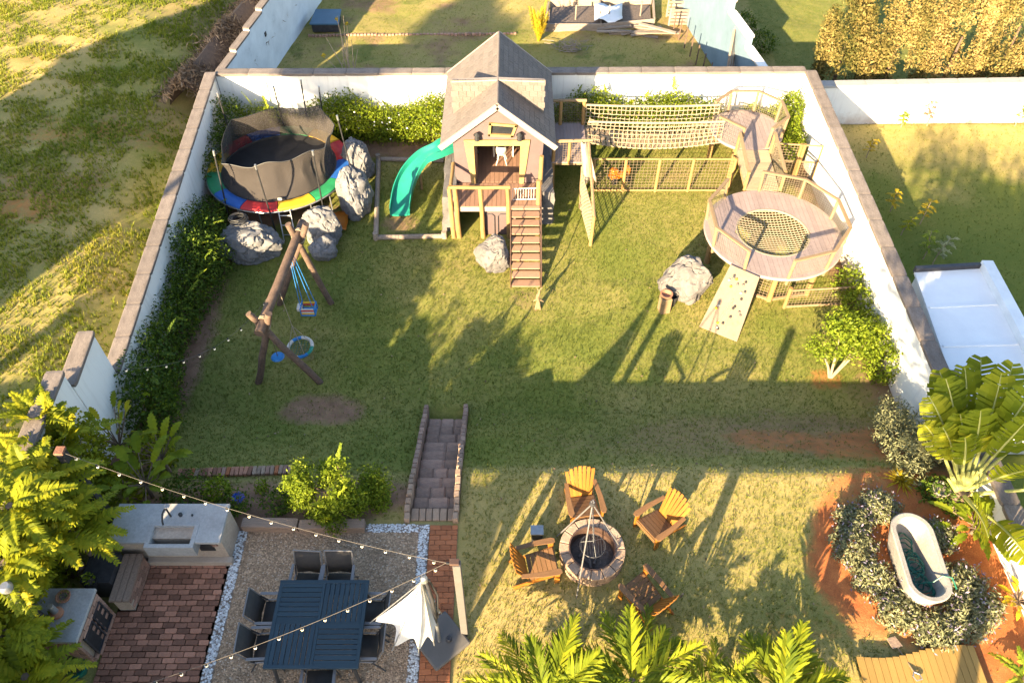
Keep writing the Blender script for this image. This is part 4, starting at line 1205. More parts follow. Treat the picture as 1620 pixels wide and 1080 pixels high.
MB().tube([g0 + V((0, 0.1, -0.44)), g1 + V((0, 0.1, -0.44))], 0.014, 6).build('bottom_rail', m_white, gt)
# driftwood figure at the foot of the stairs
fg = MB(); c_ = G(851, 488)
random.seed(77)
for a, b, r_ in (((0, 0, 0), (0.0, 0.03, 0.30), 0.05), ((0, 0, 0), (-0.07, -0.10, -0.0), 0.02), ((0, 0, 0.28), (-0.02, 0.02, 0.52), 0.045), ((0, 0, 0.45), (0.03, 0.03, 0.66), 0.03),
                 ((0.06, -0.03, 0.0), (0.02, 0, 0.28), 0.028), ((-0.06, -0.03, 0.0), (-0.02, 0, 0.28), 0.028), ((0, 0, 0.36), (0.14, 0.03, 0.22), 0.022), ((0, 0, 0.36), (-0.12, 0.02, 0.24), 0.022), ((0.02, 0.02, 0.6), (0.09, 0.05, 0.72), 0.014), ((0.02, 0.02, 0.6), (-0.05, 0.05, 0.74), 0.014)):
    a, b = c_ + V(a), c_ + V(b); md = a.lerp(b, .5) + V((random.uniform(-.015, .015), random.uniform(-.015, .015), 0))
    fg.tube([a, md, b], [r_, r_ * 1.1, r_ * 0.55], 7)
tag(fg.build('driftwood_figure', m_logpale, None, c_, True), 'knobbly driftwood figure standing at the foot of the playhouse stairs', 'sculpture')

# ------------------------------------------------------------------ walkway deck beside the house, rope bridge
def mesh_panel(name, mat, parent, a, b, c, d, cell=0.075, r=0.0045, kind=True, diag=False):
    """welded mesh stretched over quad a-b (bottom) d-c (top)"""
    a, b, c, d = V(a), V(b), V(c), V(d)
    vs, fs = [], []
    def strip(p, q):
        dr = (q - p).normalized()
        s = dr.cross(nrm).normalized() * r; t = nrm * r
        o = len(vs)
        for e in (p, q):
            vs.extend([e + s, e + t, e - s, e - t])
        for k in range(4): fs.append((o + k, o + (k + 1) % 4, o + 4 + (k + 1) % 4, o + 4 + k))
    nrm = (b - a).cross(d - a).normalized()
    W = (b - a).length; Hh = (d - a).length
    n_, m_ = max(2, int(W / cell)), max(2, int(Hh / cell))
    for i in range(n_ + 1): strip(a.lerp(b, i / n_), d.lerp(c, i / n_))
    for i in range(m_ + 1): strip(a.lerp(d, i / m_), b.lerp(c, i / m_))
    o = np_mesh(name, np.array([tuple(v) for v in vs]), np.array(fs), mat, parent)
    o['kind'] = 'stuff'
    return o
wk = thing('walkway_deck', 'small raised deck of mauve boards between the playhouse and the rope bridge', 'deck', (1.6, 19.7, LOW))
WZ = -0.20
for i in range(10):
    piece('deck_board', m_deckp, wk, (1.10 + 1.08 * (i + 0.5) / 10, 19.7, WZ - 0.02), (0.104, 2.0, 0.035), None, 0.03)
MB().box((1.64, 19.7, WZ - 0.08), (1.06, 1.94, 0.08)).build('deck_frame', m_logpale, wk)
for x, y_, zt in ((1.18, 18.76, 0.40), (2.12, 18.76, 0.50), (2.14, 20.62, 0.60), (1.45, 20.62, 0.60)):
    log('deck_post', (x, y_, LOW - 0.05), (x, y_, zt), 0.06, 0.055, m_log, wk, 9, 0.006)
log('hand_rail', (1.12, 18.74, 0.47), (2.25, 18.74, 0.50), 0.05, 0.05, m_logpale, wk, 9, 0.006)
log('hand_rail', (1.05, 20.62, 0.60), (2.2, 20.62, 0.60), 0.05, 0.05, m_logpale, wk, 9, 0.006)
MB().tube([(1.62, 18.72, 0.45), (1.62, 18.72, WZ - 0.06)], 0.045, 8).build('rail_post', m_log, wk)
mesh_panel('mesh_infill', m_wire, wk, (1.1, 20.64, WZ), (2.1, 20.64, WZ), (2.1, 20.64, 0.56), (1.1, 20.64, 0.56))
mesh_panel('mesh_infill', m_wire, wk, (1.2, 18.74, WZ), (2.1, 18.74, WZ), (2.1, 18.74, 0.43), (1.2, 18.74, 0.43))
br = thing('rope_bridge', 'hanging rope bridge with white net sides between the deck and the small tower', 'bridge', (4.1, 20.2, LOW))
bx0, bx1 = 2.2, 6.15
def sagz(x, s): return -s * (1 - ((x - (bx0 + bx1) / 2) / ((bx1 - bx0) / 2)) ** 2)
for y_, zt in ((19.74, 0.46), (20.58, 0.48)):
    side = MB(); xs = np.linspace(bx0, bx1, 25)
    MB().tube([(x, y_, zt + sagz(x, 0.05)) for x in xs], 0.032, 7).build('top_rope', m_rope, br, smooth=True)
    net = MB(); rn = random.Random(int(y_ * 10))
    nv = 30
    lev = 6
    bot = WZ - 0.02
    grid = [[V((bx0 + (bx1 - bx0) * i / nv + rn.uniform(-.012, .012), y_ + rn.uniform(-.012, .012) + 0.03 * math.sin(j * 0.6) * (1 if y_ < 20 else -1),
               (zt + sagz(bx0 + (bx1 - bx0) * i / nv, 0.05)) * (1 - j / lev) + (bot + sagz(bx0 + (bx1 - bx0) * i / nv, 0.22)) * (j / lev) + rn.uniform(-.01, .01))) for j in range(lev + 1)] for i in range(nv + 1)]
    for i in range(nv + 1): net.tube(grid[i], 0.011, 4, False)
    for j in range(1, lev + 1): net.tube([grid[i][j] for i in range(nv + 1)], 0.0125, 4, False)
    tag(net.build('side_net', m_rope, br), kind='stuff')
for i in range(26):
    x = bx0 + 0.06 + (bx1 - bx0 - 0.12) * i / 25
    piece('bridge_plank', m_rampb, br, (x, 20.16, WZ - 0.06 + sagz(x, 0.22)), (0.115, 0.82, 0.03), None, 0.04)

# ------------------------------------------------------------------ towers
def tower(t, c, r, z, nseg, gaps, rail_h, post_mat, rot=0.0):
    """posts and mesh railing round a polygonal deck; gaps: open sides"""
    pts = [V((c.x + r * math.cos(rot + 2 * math.pi * k / nseg), c.y + r * math.sin(rot + 2 * math.pi * k / nseg), z)) for k in range(nseg)]
    for k, p in enumerate(pts):
        out = (p - V((c.x, c.y, z))).normalized() * 0.05
        MB().tube([p + V((0, 0, -0.22)), p + out + V((0, 0, rail_h))], 0.042, 8).build('rail_post', post_mat, t, smooth=True)
    for k in range(nseg):
        if k in gaps: continue
        a, b = pts[k], pts[(k + 1) % nseg]
        oa, ob = (a - V((c.x, c.y, z))).normalized() * 0.05, (b - V((c.x, c.y, z))).normalized() * 0.05
        ra, rb = a + oa + V((0, 0, rail_h)), b + ob + V((0, 0, rail_h))
        pbeam('top_rail', m_logpale, t, ra + (ra - rb).normalized() * 0.03, rb + (rb - ra).normalized() * 0.03, 0.085, 0.045, ch=0.08)
        mesh_panel('mesh_infill', m_meshw, t, a + V((0, 0, 0.02)), b + V((0, 0, 0.02)), rb, ra, 0.06, 0.0028)
    return pts
def deck_boards(t, c, r, z, hole, bw, mat, outline=None):
    """boards along Y, each clipped to the circle (and to the hole)"""
    n_ = int(2 * r / bw)
    for i in range(n_):
        x0 = -r + 2 * r * i / n_ + 0.003; x1 = -r + 2 * r * (i + 1) / n_ - 0.003
        def ext_(x): return math.sqrt(max(0.0004, r * r - x * x))
        def inn_(x): return math.sqrt(max(0.0, hole * hole - x * x))
        parts_ = []
        if hole and (abs(x0) < hole or abs(x1) < hole):
            for sg in (-1, 1):
                parts_.append([(x0, sg * inn_(x0)), (x1, sg * inn_(x1)), (x1, sg * ext_(x1)), (x0, sg * ext_(x0))])
        else:
            parts_.append([(x0, -ext_(x0)), (x1, -ext_(x1)), (x1, ext_(x1)), (x0, ext_(x0))])
        for pl in parts_:
            MB().prism([V((c.x + a, c.y + b, z - 0.03)) for a, b in pl], (0, 0, 0.03)).build('deck_board', mat, t)
T2, R2, Z2 = V((6.87, 15.83, 0)), 1.75, -0.35
t2 = thing('climbing_tower', 'large round raised platform with a rope net hole and mesh railing', 'play tower', (T2.x, T2.y, LOW))
deck_boards(t2, T2, R2, Z2, 0.93, 0.125, m_deckp)
MB().tube([(T2.x + R2 * math.cos(a), T2.y + R2 * math.sin(a), Z2 - 0.045) for a in np.linspace(0, 2 * math.pi, 49)[:-1]], 0.05, 6, closed=True).build('deck_rim', m_deckp, t2, smooth=True)
hr = MB().tube([(T2.x + 0.94 * math.cos(a), T2.y + 0.94 * math.sin(a), Z2 - 0.02) for a in np.linspace(0, 2 * math.pi, 41)[:-1]], 0.03, 6, closed=True).build('hole_rim', m_rope, t2, smooth=True)
nm_ = MB()
for k in range(-10, 11):
    q = k * 0.088; w_ = math.sqrt(max(0, 0.93 ** 2 - q * q))
    def sg_(a, b): return Z2 - 0.03 - 0.12 * max(0, 1 - (a * a + b * b) / 0.87)
    ys = np.linspace(-w_, w_, 9)
    nm_.tube([(T2.x + q, T2.y + b, sg_(q, b)) for b in ys], 0.011, 4, False)
    nm_.tube([(T2.x + b, T2.y + q, sg_(q, b) + 0.008) for b in ys], 0.011, 4, False)
tag(nm_.build('climbing_net', m_rope, t2), kind='stuff')
pts2 = tower(t2, T2, R2 - 0.02, Z2, 10, (2, 6), 0.62, m_logpale, R(18))
for a in (225, 262, 300, 345, 40, 95, 140, 185):
    p = V((T2.x + (R2 - 0.15) * math.cos(R(a)), T2.y + (R2 - 0.15) * math.sin(R(a)), 0))
    log('support_post', (p.x, p.y, LOW - 0.05), (p.x, p.y, Z2 - 0.04), 0.075, 0.07, m_log, t2, 9, 0.004)
for a in (-0.8, 0.0, 0.8):
    w_ = math.sqrt((R2 - 0.1) ** 2 - a * a)
    if abs(a) > 0.1:
        MB().beam((T2.x + a * 1.25, T2.y - math.sqrt((R2 - .1) ** 2 - (1.25 * a) ** 2), Z2 - 0.09), (T2.x + a * 1.25, T2.y + math.sqrt((R2 - .1) ** 2 - (1.25 * a) ** 2), Z2 - 0.09), 0.06, 0.1).build('joist', m_log, t2)
for (a0, a1) in ((225, 262), (262, 300)):
    pa = V((T2.x + (R2 - 0.15) * math.cos(R(a0)), T2.y + (R2 - 0.15) * math.sin(R(a0)), LOW)); pb = V((T2.x + (R2 - 0.15) * math.cos(R(a1)), T2.y + (R2 - 0.15) * math.sin(R(a1)), LOW))
    mesh_panel('mesh_skirt', m_wire, t2, pa, pb, V((pb.x, pb.y, Z2 - 0.05)), V((pa.x, pa.y, Z2 - 0.05)), 0.085, 0.0055)
    pbeam('bottom_rail', m_logpale, t2, pa + V((0, 0, 0.04)), pb + V((0, 0, 0.04)), 0.07, 0.08)
T1, R1_, Z1 = V((7.02, 20.28, 0)), 1.03, -0.15
t1 = thing('lookout_tower', 'small eight-sided lookout platform at the end of the rope bridge', 'play tower', (T1.x, T1.y, LOW))
deck_boards(t1, T1, R1_, Z1, 0, 0.125, m_deckp)
MB().tube([(T1.x + R1_ * math.cos(a), T1.y + R1_ * math.sin(a), Z1 - 0.045) for a in np.linspace(0, 2 * math.pi, 33)[:-1]], 0.05, 6, closed=True).build('deck_rim', m_deckp, t1, smooth=True)
tower(t1, T1, R1_ - 0.02, Z1, 8, (3, 5), 0.68, m_logpale, R(22.5))
for a in (240, 300, 30, 100, 170):
    p = V((T1.x + (R1_ - 0.12) * math.cos(R(a)), T1.y + (R1_ - 0.12) * math.sin(R(a)), 0))
    log('support_post', (p.x, p.y, LOW - 0.05), (p.x, p.y, Z1 - 0.04), 0.075, 0.07, m_log, t1, 9, 0.004)
# plank ramp between the towers
rp = thing('plank_ramp', 'sloping plank walkway joining the small tower to the round tower', 'ramp', (7.0, 18.4, LOW))
ra0, ra1 = V((6.98, 19.22, Z1 - 0.01)), V((6.98, 17.60, Z2 - 0.01))
for i in range(13):
    c_ = ra0.lerp(ra1, (i + 0.5) / 13)
    piece('plank', m_rampb, rp, c_, (0.92, 0.118, 0.035), (math.atan2(ra0.z - ra1.z, ra0.y - ra1.y), 0, 0), 0.04)
for sx in (-0.50, 0.50):
    x = 6.98 + sx
    pbeam('side_rail', m_logpale, rp, (x, 19.2, Z1 + 0.60), (x, 17.6, Z2 + 0.56), 0.08, 0.05)
    pbeam('stringer', m_log, rp, (x * 1.0 - sx * 0.1, 19.2, Z1 - 0.07), (x - sx * 0.1, 17.6, Z2 - 0.07), 0.05, 0.1)
    mesh_panel('mesh_infill', m_meshw, rp, (x, 19.2, Z1), (x, 17.6, Z2), (x, 17.6, Z2 + 0.55), (x, 19.2, Z1 + 0.58), 0.06, 0.0028)
    for y_, z_ in ((19.15, Z1), (17.65, Z2)):
        MB().tube([(x, y_, LOW), (x, y_, z_ + 0.60)], 0.045, 8).build('post', m_log, rp, smooth=True)
# climbing ramp
cr = thing('climbing_ramp', 'slanted cream climbing panel with small holds leaning on the round tower', 'climbing ramp', (5.4, 13.6, LOW))
a_, b_, c_, d_ = P(1156, 419, Z2), P(1202, 439, Z2), P(1166, 541, LOW), P(1106, 517, LOW)
nr = (b_ - a_).cross(d_ - a_).normalized()
if nr.z < 0: nr = -nr
MB().prism([a_, b_, c_ , d_], nr * 0.04).build('panel', m_climb, cr, bevel=0.008)
random.seed(14)
hold_m = [m_black, m_greypost, m_yel, m_dkmetal, m_conc]
for k in range(22):
    f_, g_ = random.uniform(0.06, 0.94), random.uniform(0.1, 0.9)
    p = a_.lerp(d_, f_).lerp(b_.lerp(c_, f_), g_) + nr * 0.045
    MB().lathe([(0.036, 0.0), (0.03, 0.025), (0.012, 0.04)], p, 7).build('hold', hold_m[k % 5], cr)
for f_ in (0.34, 0.62):
    p0 = a_.lerp(d_, 0.45).lerp(b_.lerp(c_, 0.45), 0.5) + nr * 0.05
    p1 = d_.lerp(c_, f_) + nr * 0.05
    MB().tube([p0, p0.lerp(p1, 0.5) + nr * 0.01, p1], 0.012, 5).build('climbing_rope', m_rope, cr)

# ------------------------------------------------------------------ mesh fences of the run under the towers
fn = thing('mesh_fence', 'low wire mesh fence of yellow posts below the rope bridge', 'fence', (4.4, 18.77, LOW))
fx = [2.37, 3.28, 4.25, 5.22, 6.42]
for x in fx:
    MB().tube([(x, 18.77, LOW - 0.05), (x + 0.0, 18.77, -0.13)], 0.045, 8).build('post', m_log, fn, smooth=True)
for z_ in (-0.15, LOW + 0.05):
    MB().tube([(2.37, 18.77, z_), (6.42, 18.77, z_)], 0.032, 8).build('rail', m_log, fn, smooth=True)
for a, b in zip(fx[:-1], fx[1:]):
    mesh_panel('mesh_infill', m_wire, fn, (a, 18.77, LOW + 0.05), (b, 18.77, LOW + 0.05), (b, 18.77, -0.15), (a, 18.77, -0.15), 0.10, 0.0045)
f2 = thing('mesh_gate', 'tall mesh gate with orange posts closing the run against the white wall', 'gate', (8.1, 18.3, LOW))
ga, gb = V((7.6, 19.3, 0)), V((8.98, 19.15, 0))
gxs = [ga.lerp(gb, f_) for f_ in (0, 0.55, 0.62, 1.0)]
for i, p in enumerate(gxs):
    MB().tube([V((p.x, p.y, LOW - 0.05)), V((p.x, p.y, 0.05))], 0.05 if i else 0.035, 8).build('post', m_log, f2, smooth=True)
for z_ in (0.02, -0.55, LOW + 0.05):
    MB().tube([V((ga.x, ga.y, z_)), V((gb.x, gb.y, z_))], 0.028, 8).build('rail', m_logpale, f2, smooth=True)
mesh_panel('mesh_infill', m_wire, f2, V((ga.x, ga.y, LOW)), V((gxs[1].x, gxs[1].y, LOW)), V((gxs[1].x, gxs[1].y, 0.0)), V((ga.x, ga.y, 0.0)), 0.085, 0.006)
mesh_panel('mesh_infill', m_wire, f2, V((gxs[2].x, gxs[2].y, LOW)), V((gb.x, gb.y, LOW)), V((gb.x, gb.y, -0.55)), V((gxs[2].x, gxs[2].y, -0.55)), 0.085, 0.006)
f3 = thing('mesh_fence', 'low mesh fence panel with grey rails between the round tower and the sapling', 'fence', (7.9, 14.0, LOW))
h0, h1 = G(1240, 487), G(1368, 480)
for z_ in (LOW + 0.62, LOW + 0.04):
    MB().tube([V((h0.x, h0.y, z_)), V((h1.x, h1.y, z_))], 0.03, 8).build('rail', m_logpale, f3, smooth=True)
for f_ in (0.0, 0.98):
    p = h0.lerp(h1, f_); MB().tube([V((p.x, p.y, LOW - 0.05)), V((p.x, p.y, LOW + 0.72))], 0.05, 8).build('post', m_log, f3, smooth=True)
mesh_panel('mesh_infill', m_wire, f3, V((h0.x, h0.y, LOW)), V((h1.x, h1.y, LOW)), V((h1.x, h1.y, LOW + 0.6)), V((h0.x, h0.y, LOW + 0.6)), 0.085, 0.0045)

# ------------------------------------------------------------------ rope post with draped cloth
rpz = thing('climbing_pole_frame', 'leaning pole frame with a narrow rope net hanging from the walkway deck', 'climbing frame', (2.0, 17.0, LOW))
f0 = G(934, 388); top0 = V((2.14, 18.60, 0.50))
log('pole', (f0.x, f0.y, LOW - 0.04), (f0.x + 0.03, f0.y + 0.02, -0.30), 0.05, 0.045, m_log, rpz, 8, 0.005)
log('pole', (f0.x + 0.03, f0.y + 0.02, -0.32), top0, 0.045, 0.045, m_logpale, rpz, 8, 0.01)
log('pole', (1.98, 18.0, LOW - 0.04), (2.0, 18.5, WZ), 0.045, 0.04, m_logpale, rpz, 8, 0.01)
fa, fb = V((f0.x, f0.y, LOW + 0.02)), V((f0.x + 0.03, f0.y + 0.02, -0.30))
mesh_panel('net', m_rope, rpz, V((1.98, 18.0, LOW + 0.05)), fa, fb, V((1.99, 18.4, -0.32)), 0.11, 0.011)
clo = MB(); vs, fs = [], []
for i in range(9):
    for j in range(7):
        f_, g_ = i / 8, j / 6
        p = V((2.02, 18.62, 0.50)).lerp(V((2.22, 18.25, -0.50)), f_)
        w_ = 0.10 + 0.10 * f_
        p += V(((g_ - 0.5) * 2 * w_, 0.05 * math.sin(g_ * 9 + f_ * 3) - 0.10 * math.sin(f_ * 3.0), 0.03 * math.sin(g_ * 12) - (0.10 * math.sin(g_ * 7) if i == 8 else 0)))
        vs.append(p)
for i in range(8):
    for j in range(6): fs.append((i * 7 + j, i * 7 + j + 1, (i + 1) * 7 + j + 1, (i + 1) * 7 + j))
o = clo.add(vs, fs).build('draped_cloth', m_cloth, None, (2.1, 18.45, 0), True)
o.modifiers.new('thick', 'SOLIDIFY').thickness = 0.012
tag(o, 'cream cloth hanging over the corner of the walkway rail', 'cloth')

# ------------------------------------------------------------------ small things on the lawn
ty = thing('ride_on_toy', 'orange plastic ride-on toy behind the low mesh fence', 'toy', G(980, 290))
c_ = G(980, 293) + V((0, 0.25, 0)); c_.z = LOW
def smooth_box(c, d, name, mat, parent, rot=None, bev=0.03):
    o = MB().box(c, d, rot).build(name, mat, parent); b = o.modifiers.new('b', 'BEVEL'); b.width = bev; b.segments = 3
    return o
smooth_box(c_ + V((0, 0, 0.20)), (0.62, 0.26, 0.16), 'body', m_orange, ty, (0, 0, R(20)), 0.05)
smooth_box(c_ + V((-0.18, -0.06, 0.36)), (0.22, 0.22, 0.2), 'seat_back', m_orange, ty, (0, 0.2, R(20)), 0.05)
smooth_box(c_ + V((0.22, 0.08, 0.34)), (0.2, 0.22, 0.18), 'hood', m_orange, ty, (0, -0.1, R(20)), 0.05)
MB().tube([c_ + V((0.10, 0.04, 0.28)), c_ + V((0.04, 0.02, 0.46))], 0.015, 6).build('steering_column', m_black, ty)
MB().tube([c_ + V((0.03 + 0.0, 0.02 + 0.08 * math.cos(a), 0.46 + 0.08 * math.sin(a) * 0.4)) for a in np.linspace(0, 6.28, 13)[:-1]], 0.014, 5, closed=True).build('steering_wheel', m_black, ty)
for sx in (-0.22, 0.22):
    for sy in (-0.15, 0.15):
        w_ = c_ + Matrix.Rotation(R(20), 3, 'Z') @ V((sx, sy, 0.10))
        ax = Matrix.Rotation(R(20), 3, 'Z') @ V((0, 1, 0))
        MB().tube([w_ - ax * 0.035, w_ + ax * 0.035], 0.10, 14).build('wheel', m_black, ty, smooth=True)
tarp = MB(); vs, fs = [], []; rn = random.Random(5)
o0 = V((-5.05, 17.25, LOW + 0.03))
for i in range(9):
    for j in range(8):
        vs.append(o0 + V(((i - 4) * 0.10 + rn.uniform(-.02, .02), (j - 3.5) * 0.12 + rn.uniform(-.02, .02), 0.10 + 0.10 * noise.noise(V((i * 0.5, j * 0.5, 3))) + rn.uniform(0, .04))))
for i in range(8):
    for j in range(7): fs.append((i * 8 + j, (i + 1) * 8 + j, (i + 1) * 8 + j + 1, i * 8 + j + 1))
o = tarp.add(vs, fs).build('crumpled_sheet', m_orange, None, o0, True); o.modifiers.new('thick', 'SOLIDIFY').thickness = 0.01
tag(o, 'crumpled orange sheet on the ground under the trampoline edge', 'sheet')
sg = thing('stump_stand', 'cut timber block carrying a terracotta bowl in front of the pale boulder', 'stand', G(1052, 496))
s0 = G(1050, 494); s0.z = LOW
MB().box(s0 + V((0, 0.06, 0.24)), (0.26, 0.26, 0.52), (0, 0, R(14))).build('block', m_logpale, sg, bevel=0.02)
MB().lathe([(0.08, 0), (0.15, 0.05), (0.16, 0.10), (0.13, 0.10), (0.07, 0.03)], s0 + V((0.0, 0.08, 0.5)), 16).build('bowl', m_terra, sg, smooth=True)
bk_ = thing('bucket', 'dark blue-grey bucket behind the timber block stand', 'bucket', s0 + V((0.2, 0.25, 0)))
MB().lathe([(0.10, 0), (0.14, 0.30), (0.15, 0.30), (0.15, 0.33), (0.13, 0.33), (0.09, 0.05)], s0 + V((0.22, 0.28, 0.0)), 16, True, True).build('shell', m_dkmetal, bk_, smooth=True)
MB().tube([s0 + V((0.22 + 0.15 * math.cos(a), 0.28, 0.33 + 0.14 * math.sin(a))) for a in np.linspace(0, math.pi, 9)], 0.008, 5).build('handle', m_galv, bk_)
# ------------------------------------------------------------------ fire pit
FP = P(935, 880); FP.z = 0
fp = thing('fire_pit', 'round fire pit built of tan stone blocks with ash inside', 'fire pit', FP)
random.seed(31)
for lay in range(3):
    nb_ = 15; z_ = 0.05 + lay * 0.11
    for k in range(nb_):
        a0 = 2 * math.pi * (k + (0.5 if lay % 2 else 0)) / nb_; a1 = a0 + 2 * math.pi / nb_ - 0.022
        ri, ro = 0.41, 0.575 + random.uniform(-.008, .012) + (0.01 if lay == 2 else 0)
        pts = []
        for a in (a0, (a0 + a1) / 2, a1): pts.append((ro * math.cos(a), ro * math.sin(a)))
        for a in (a1, (a0 + a1) / 2, a0): pts.append((ri * math.cos(a), ri * math.sin(a)))
        hz = 0.105 + random.uniform(-.004, .008)
        MB().prism([FP + V((x, y_, z_ - 0.055)) for x, y_ in pts], (0, 0, hz)).build('stone_block', m_stoneb, fp, bevel=0.012)
MB().lathe([(0.41, 0.0), (0.40, 0.05), (0.25, 0.09), (0.05, 0.11)], FP, 24).build('ash_bed', m_ash, fp, smooth=True)
MB().lathe([(0.412, 0.03), (0.40, 0.03), (0.40, 0.34), (0.425, 0.345)], FP, 32, False, False).build('steel_liner', m_brownmetal, fp, smooth=True)
for k in range(5):
    a = random.uniform(0, 6.28); l_ = random.uniform(0.15, 0.3)
    c_ = FP + V((random.uniform(-.15, .15), random.uniform(-.15, .15), 0.12))
    MB().tube([c_ - V((math.cos(a), math.sin(a), 0)) * l_ / 2, c_ + V((math.cos(a), math.sin(a), 0.1)) * l_ / 2], 0.03, 6).build('charred_log', m_ash, fp)
tp_ = thing('cooking_tripod', 'tall steel tripod with a chain standing over the fire pit', 'tripod', FP)
apex = V((1.30, 6.42, 2.0))
feet = [P(912, 945), P(881, 848), P(987, 874)]
for f_ in feet:
    d = (apex - f_).normalized(); MB().tube([f_, apex + d * 0.08], 0.013, 7).build('leg', m_alum, tp_, smooth=True)
MB().lathe([(0.04, -0.05), (0.055, 0.0), (0.04, 0.05)], apex, 10).build('apex_ring', m_dkmetal, tp_)
ch_ = MB()
for i in range(22):
    c_ = apex.lerp(FP + V((0, 0, 0.62)), (i + 0.5) / 22)
    ax = V((1, 0, 0)) if i % 2 else V((0, 1, 0))
    ch_.tube([c_ + ax * 0.012 * math.cos(a) + V((0, 0, 0.04 * math.sin(a))) for a in np.linspace(0, 6.28, 7)[:-1]], 0.005, 4, closed=True)
tag(ch_.build('chain', m_galv, tp_), kind='stuff')
for k in range(3):
    a = R(120 * k + 40)
    MB().tube([FP + V((0, 0, 0.60)), FP + V((0.22 * math.cos(a), 0.22 * math.sin(a), 0.42))], 0.005, 4).build('grill_chain', m_galv, tp_)
gr_ = MB()
for k in range(-4, 5):
    w_ = math.sqrt(0.22 ** 2 - (k * 0.05) ** 2); gr_.tube([FP + V((k * 0.05, -w_, 0.42)), FP + V((k * 0.05, w_, 0.42))], 0.005, 4)
gr_.tube([FP + V((0.225 * math.cos(a), 0.225 * math.sin(a), 0.42)) for a in np.linspace(0, 6.28, 25)[:-1]], 0.008, 5, closed=True)
gr_.build('hanging_grill', m_dkmetal, tp_)

# ------------------------------------------------------------------ slatted garden chairs round the fire
def make_adirondack():
    t = thing('garden_chair', 'x', 'chair', (0, 0, 0), 'slatted wooden chairs round the fire pit')
    # faces -Y; seat slopes to the back
    def pc(n, m, c, d, rot=None, ch=0.06): return piece(n, m, t, c, d, rot, ch)
    for i in range(6):                                   # seat slats
        y_ = -0.30 + i * 0.098; z_ = 0.365 - (y_ + 0.30) * 0.26
        pc('seat_slat', m_teakd, (0, y_, z_), (0.56, 0.092, 0.022), (-0.25, 0, 0))
    for i in range(7):                                   # fan back
        f_ = (i - 3) / 3.0
        b_ = V((f_ * 0.205, 0.26, 0.20)); ln = 0.80 - 0.10 * f_ * f_
        tpv = b_ + V((f_ * 0.10, 0.34 * ln / 0.8, 0.73 * ln / 0.8))
        pbeam('back_slat', m_teak, t, b_, tpv, 0.072, 0.02, (0, 1, 0.0), 0.08)
    pbeam('back_rail', m_teakd, t, (-0.30, 0.40, 0.43), (0.30, 0.40, 0.43), 0.03, 0.07)
    pbeam('back_rail', m_teakd, t, (-0.26, 0.56, 0.80), (0.26, 0.56, 0.80), 0.025, 0.05)
    for sx in (-1, 1):
        arm = MB().prism([V((sx * 0.27, 0.44, 0.545)), V((sx * 0.36, 0.44, 0.545)), V((sx * 0.415, 0.0, 0.545)), V((sx * 0.425, -0.34, 0.545)), V((sx * 0.39, -0.41, 0.545)), V((sx * 0.31, -0.41, 0.545)), V((sx * 0.285, -0.34, 0.545)), V((sx * 0.30, 0.0, 0.545))], (0, 0, 0.024))
        arm.build('arm_rest', m_teakd, t, bevel=0.006)
        pc('front_leg', m_teak, (sx * 0.335, -0.32, 0.27), (0.035, 0.11, 0.54))
        pbeam('rear_leg', m_teak, t, (sx * 0.295, -0.36, 0.33), (sx * 0.295, 0.60, 0.03), 0.03, 0.10)
        pbeam('arm_bracket', m_teak, t, (sx * 0.365, -0.30, 0.40), (sx * 0.37, -0.30, 0.54), 0.03, 0.09)
    pc('front_apron', m_teakd, (0, -0.36, 0.31), (0.60, 0.022, 0.10))
    return t
ad = make_adirondack()
spots = [(922, 808, 3, 'slatted orange-backed chair between the stone steps side and the fire pit, facing the terrace'),
         (1038, 838, 12, 'slatted orange-backed chair turned sideways on the lawn towards the tub'),
         (852, 902, -5, 'slatted chair next to the small black side table'),
         (1016, 950, -8, 'dark slatted chair beside the palm clump, its back to the palms')]
for i, (u, v, tw, lb) in enumerate(spots):
    o = ad if i == 0 else copy_tree(ad)
    p = P(u, v); d = FP - p
    o.location = (p.x, p.y, 0.0)
    o.rotation_euler = (0, 0, math.atan2(d.y, d.x) + math.pi / 2 + R(tw))
    o['label'] = lb; o.scale = (0.84, 0.84, 0.84)
sd = thing('side_table', 'small black cube side table with a glossy top beside a slatted chair', 'side table', P(849, 856))
c_ = P(849, 853); c_.z = 0
MB().box(c_ + V((0, 0.03, 0.30)), (0.235, 0.19, 0.03)).build('top', m_galv, sd, bevel=0.006)
MB().box(c_ + V((0, 0.03, 0.14)), (0.2, 0.16, 0.285)).build('base', m_black, sd, bevel=0.006)

# ------------------------------------------------------------------ dining table and chairs
tc = V((-3.12, 4.97, 0)); TW, TD, TH = 1.42, 1.38, 0.75
dt_ = thing('dining_table', 'square navy slatted outdoor dining table on the gravel patio', 'table', tc)
TX0, TX1, TY0, TY1 = tc.x - TW / 2, tc.x + TW / 2, tc.y - TD / 2, tc.y + TD / 2
for a, b in (((TX0, TY0), (TX1, TY0)), ((TX0, TY1), (TX1, TY1))):
    piece('frame_rail', m_table, dt_, ((a[0] + b[0]) / 2, a[1], TH), (TW + 0.06, 0.06, 0.045), None, 0.03)
for x in (TX0, TX1):
    piece('frame_rail', m_table, dt_, (x, tc.y, TH), (0.06, TD - 0.06, 0.045), None, 0.03)
piece('frame_rail', m_table, dt_, (tc.x, tc.y, TH - 0.002), (0.05, TD - 0.06, 0.045), None, 0.03)
piece('frame_rail', m_table, dt_, (tc.x, tc.y, TH - 0.005), (TW - 0.06, 0.05, 0.042), None, 0.03)
hw = TW / 2 - 0.055
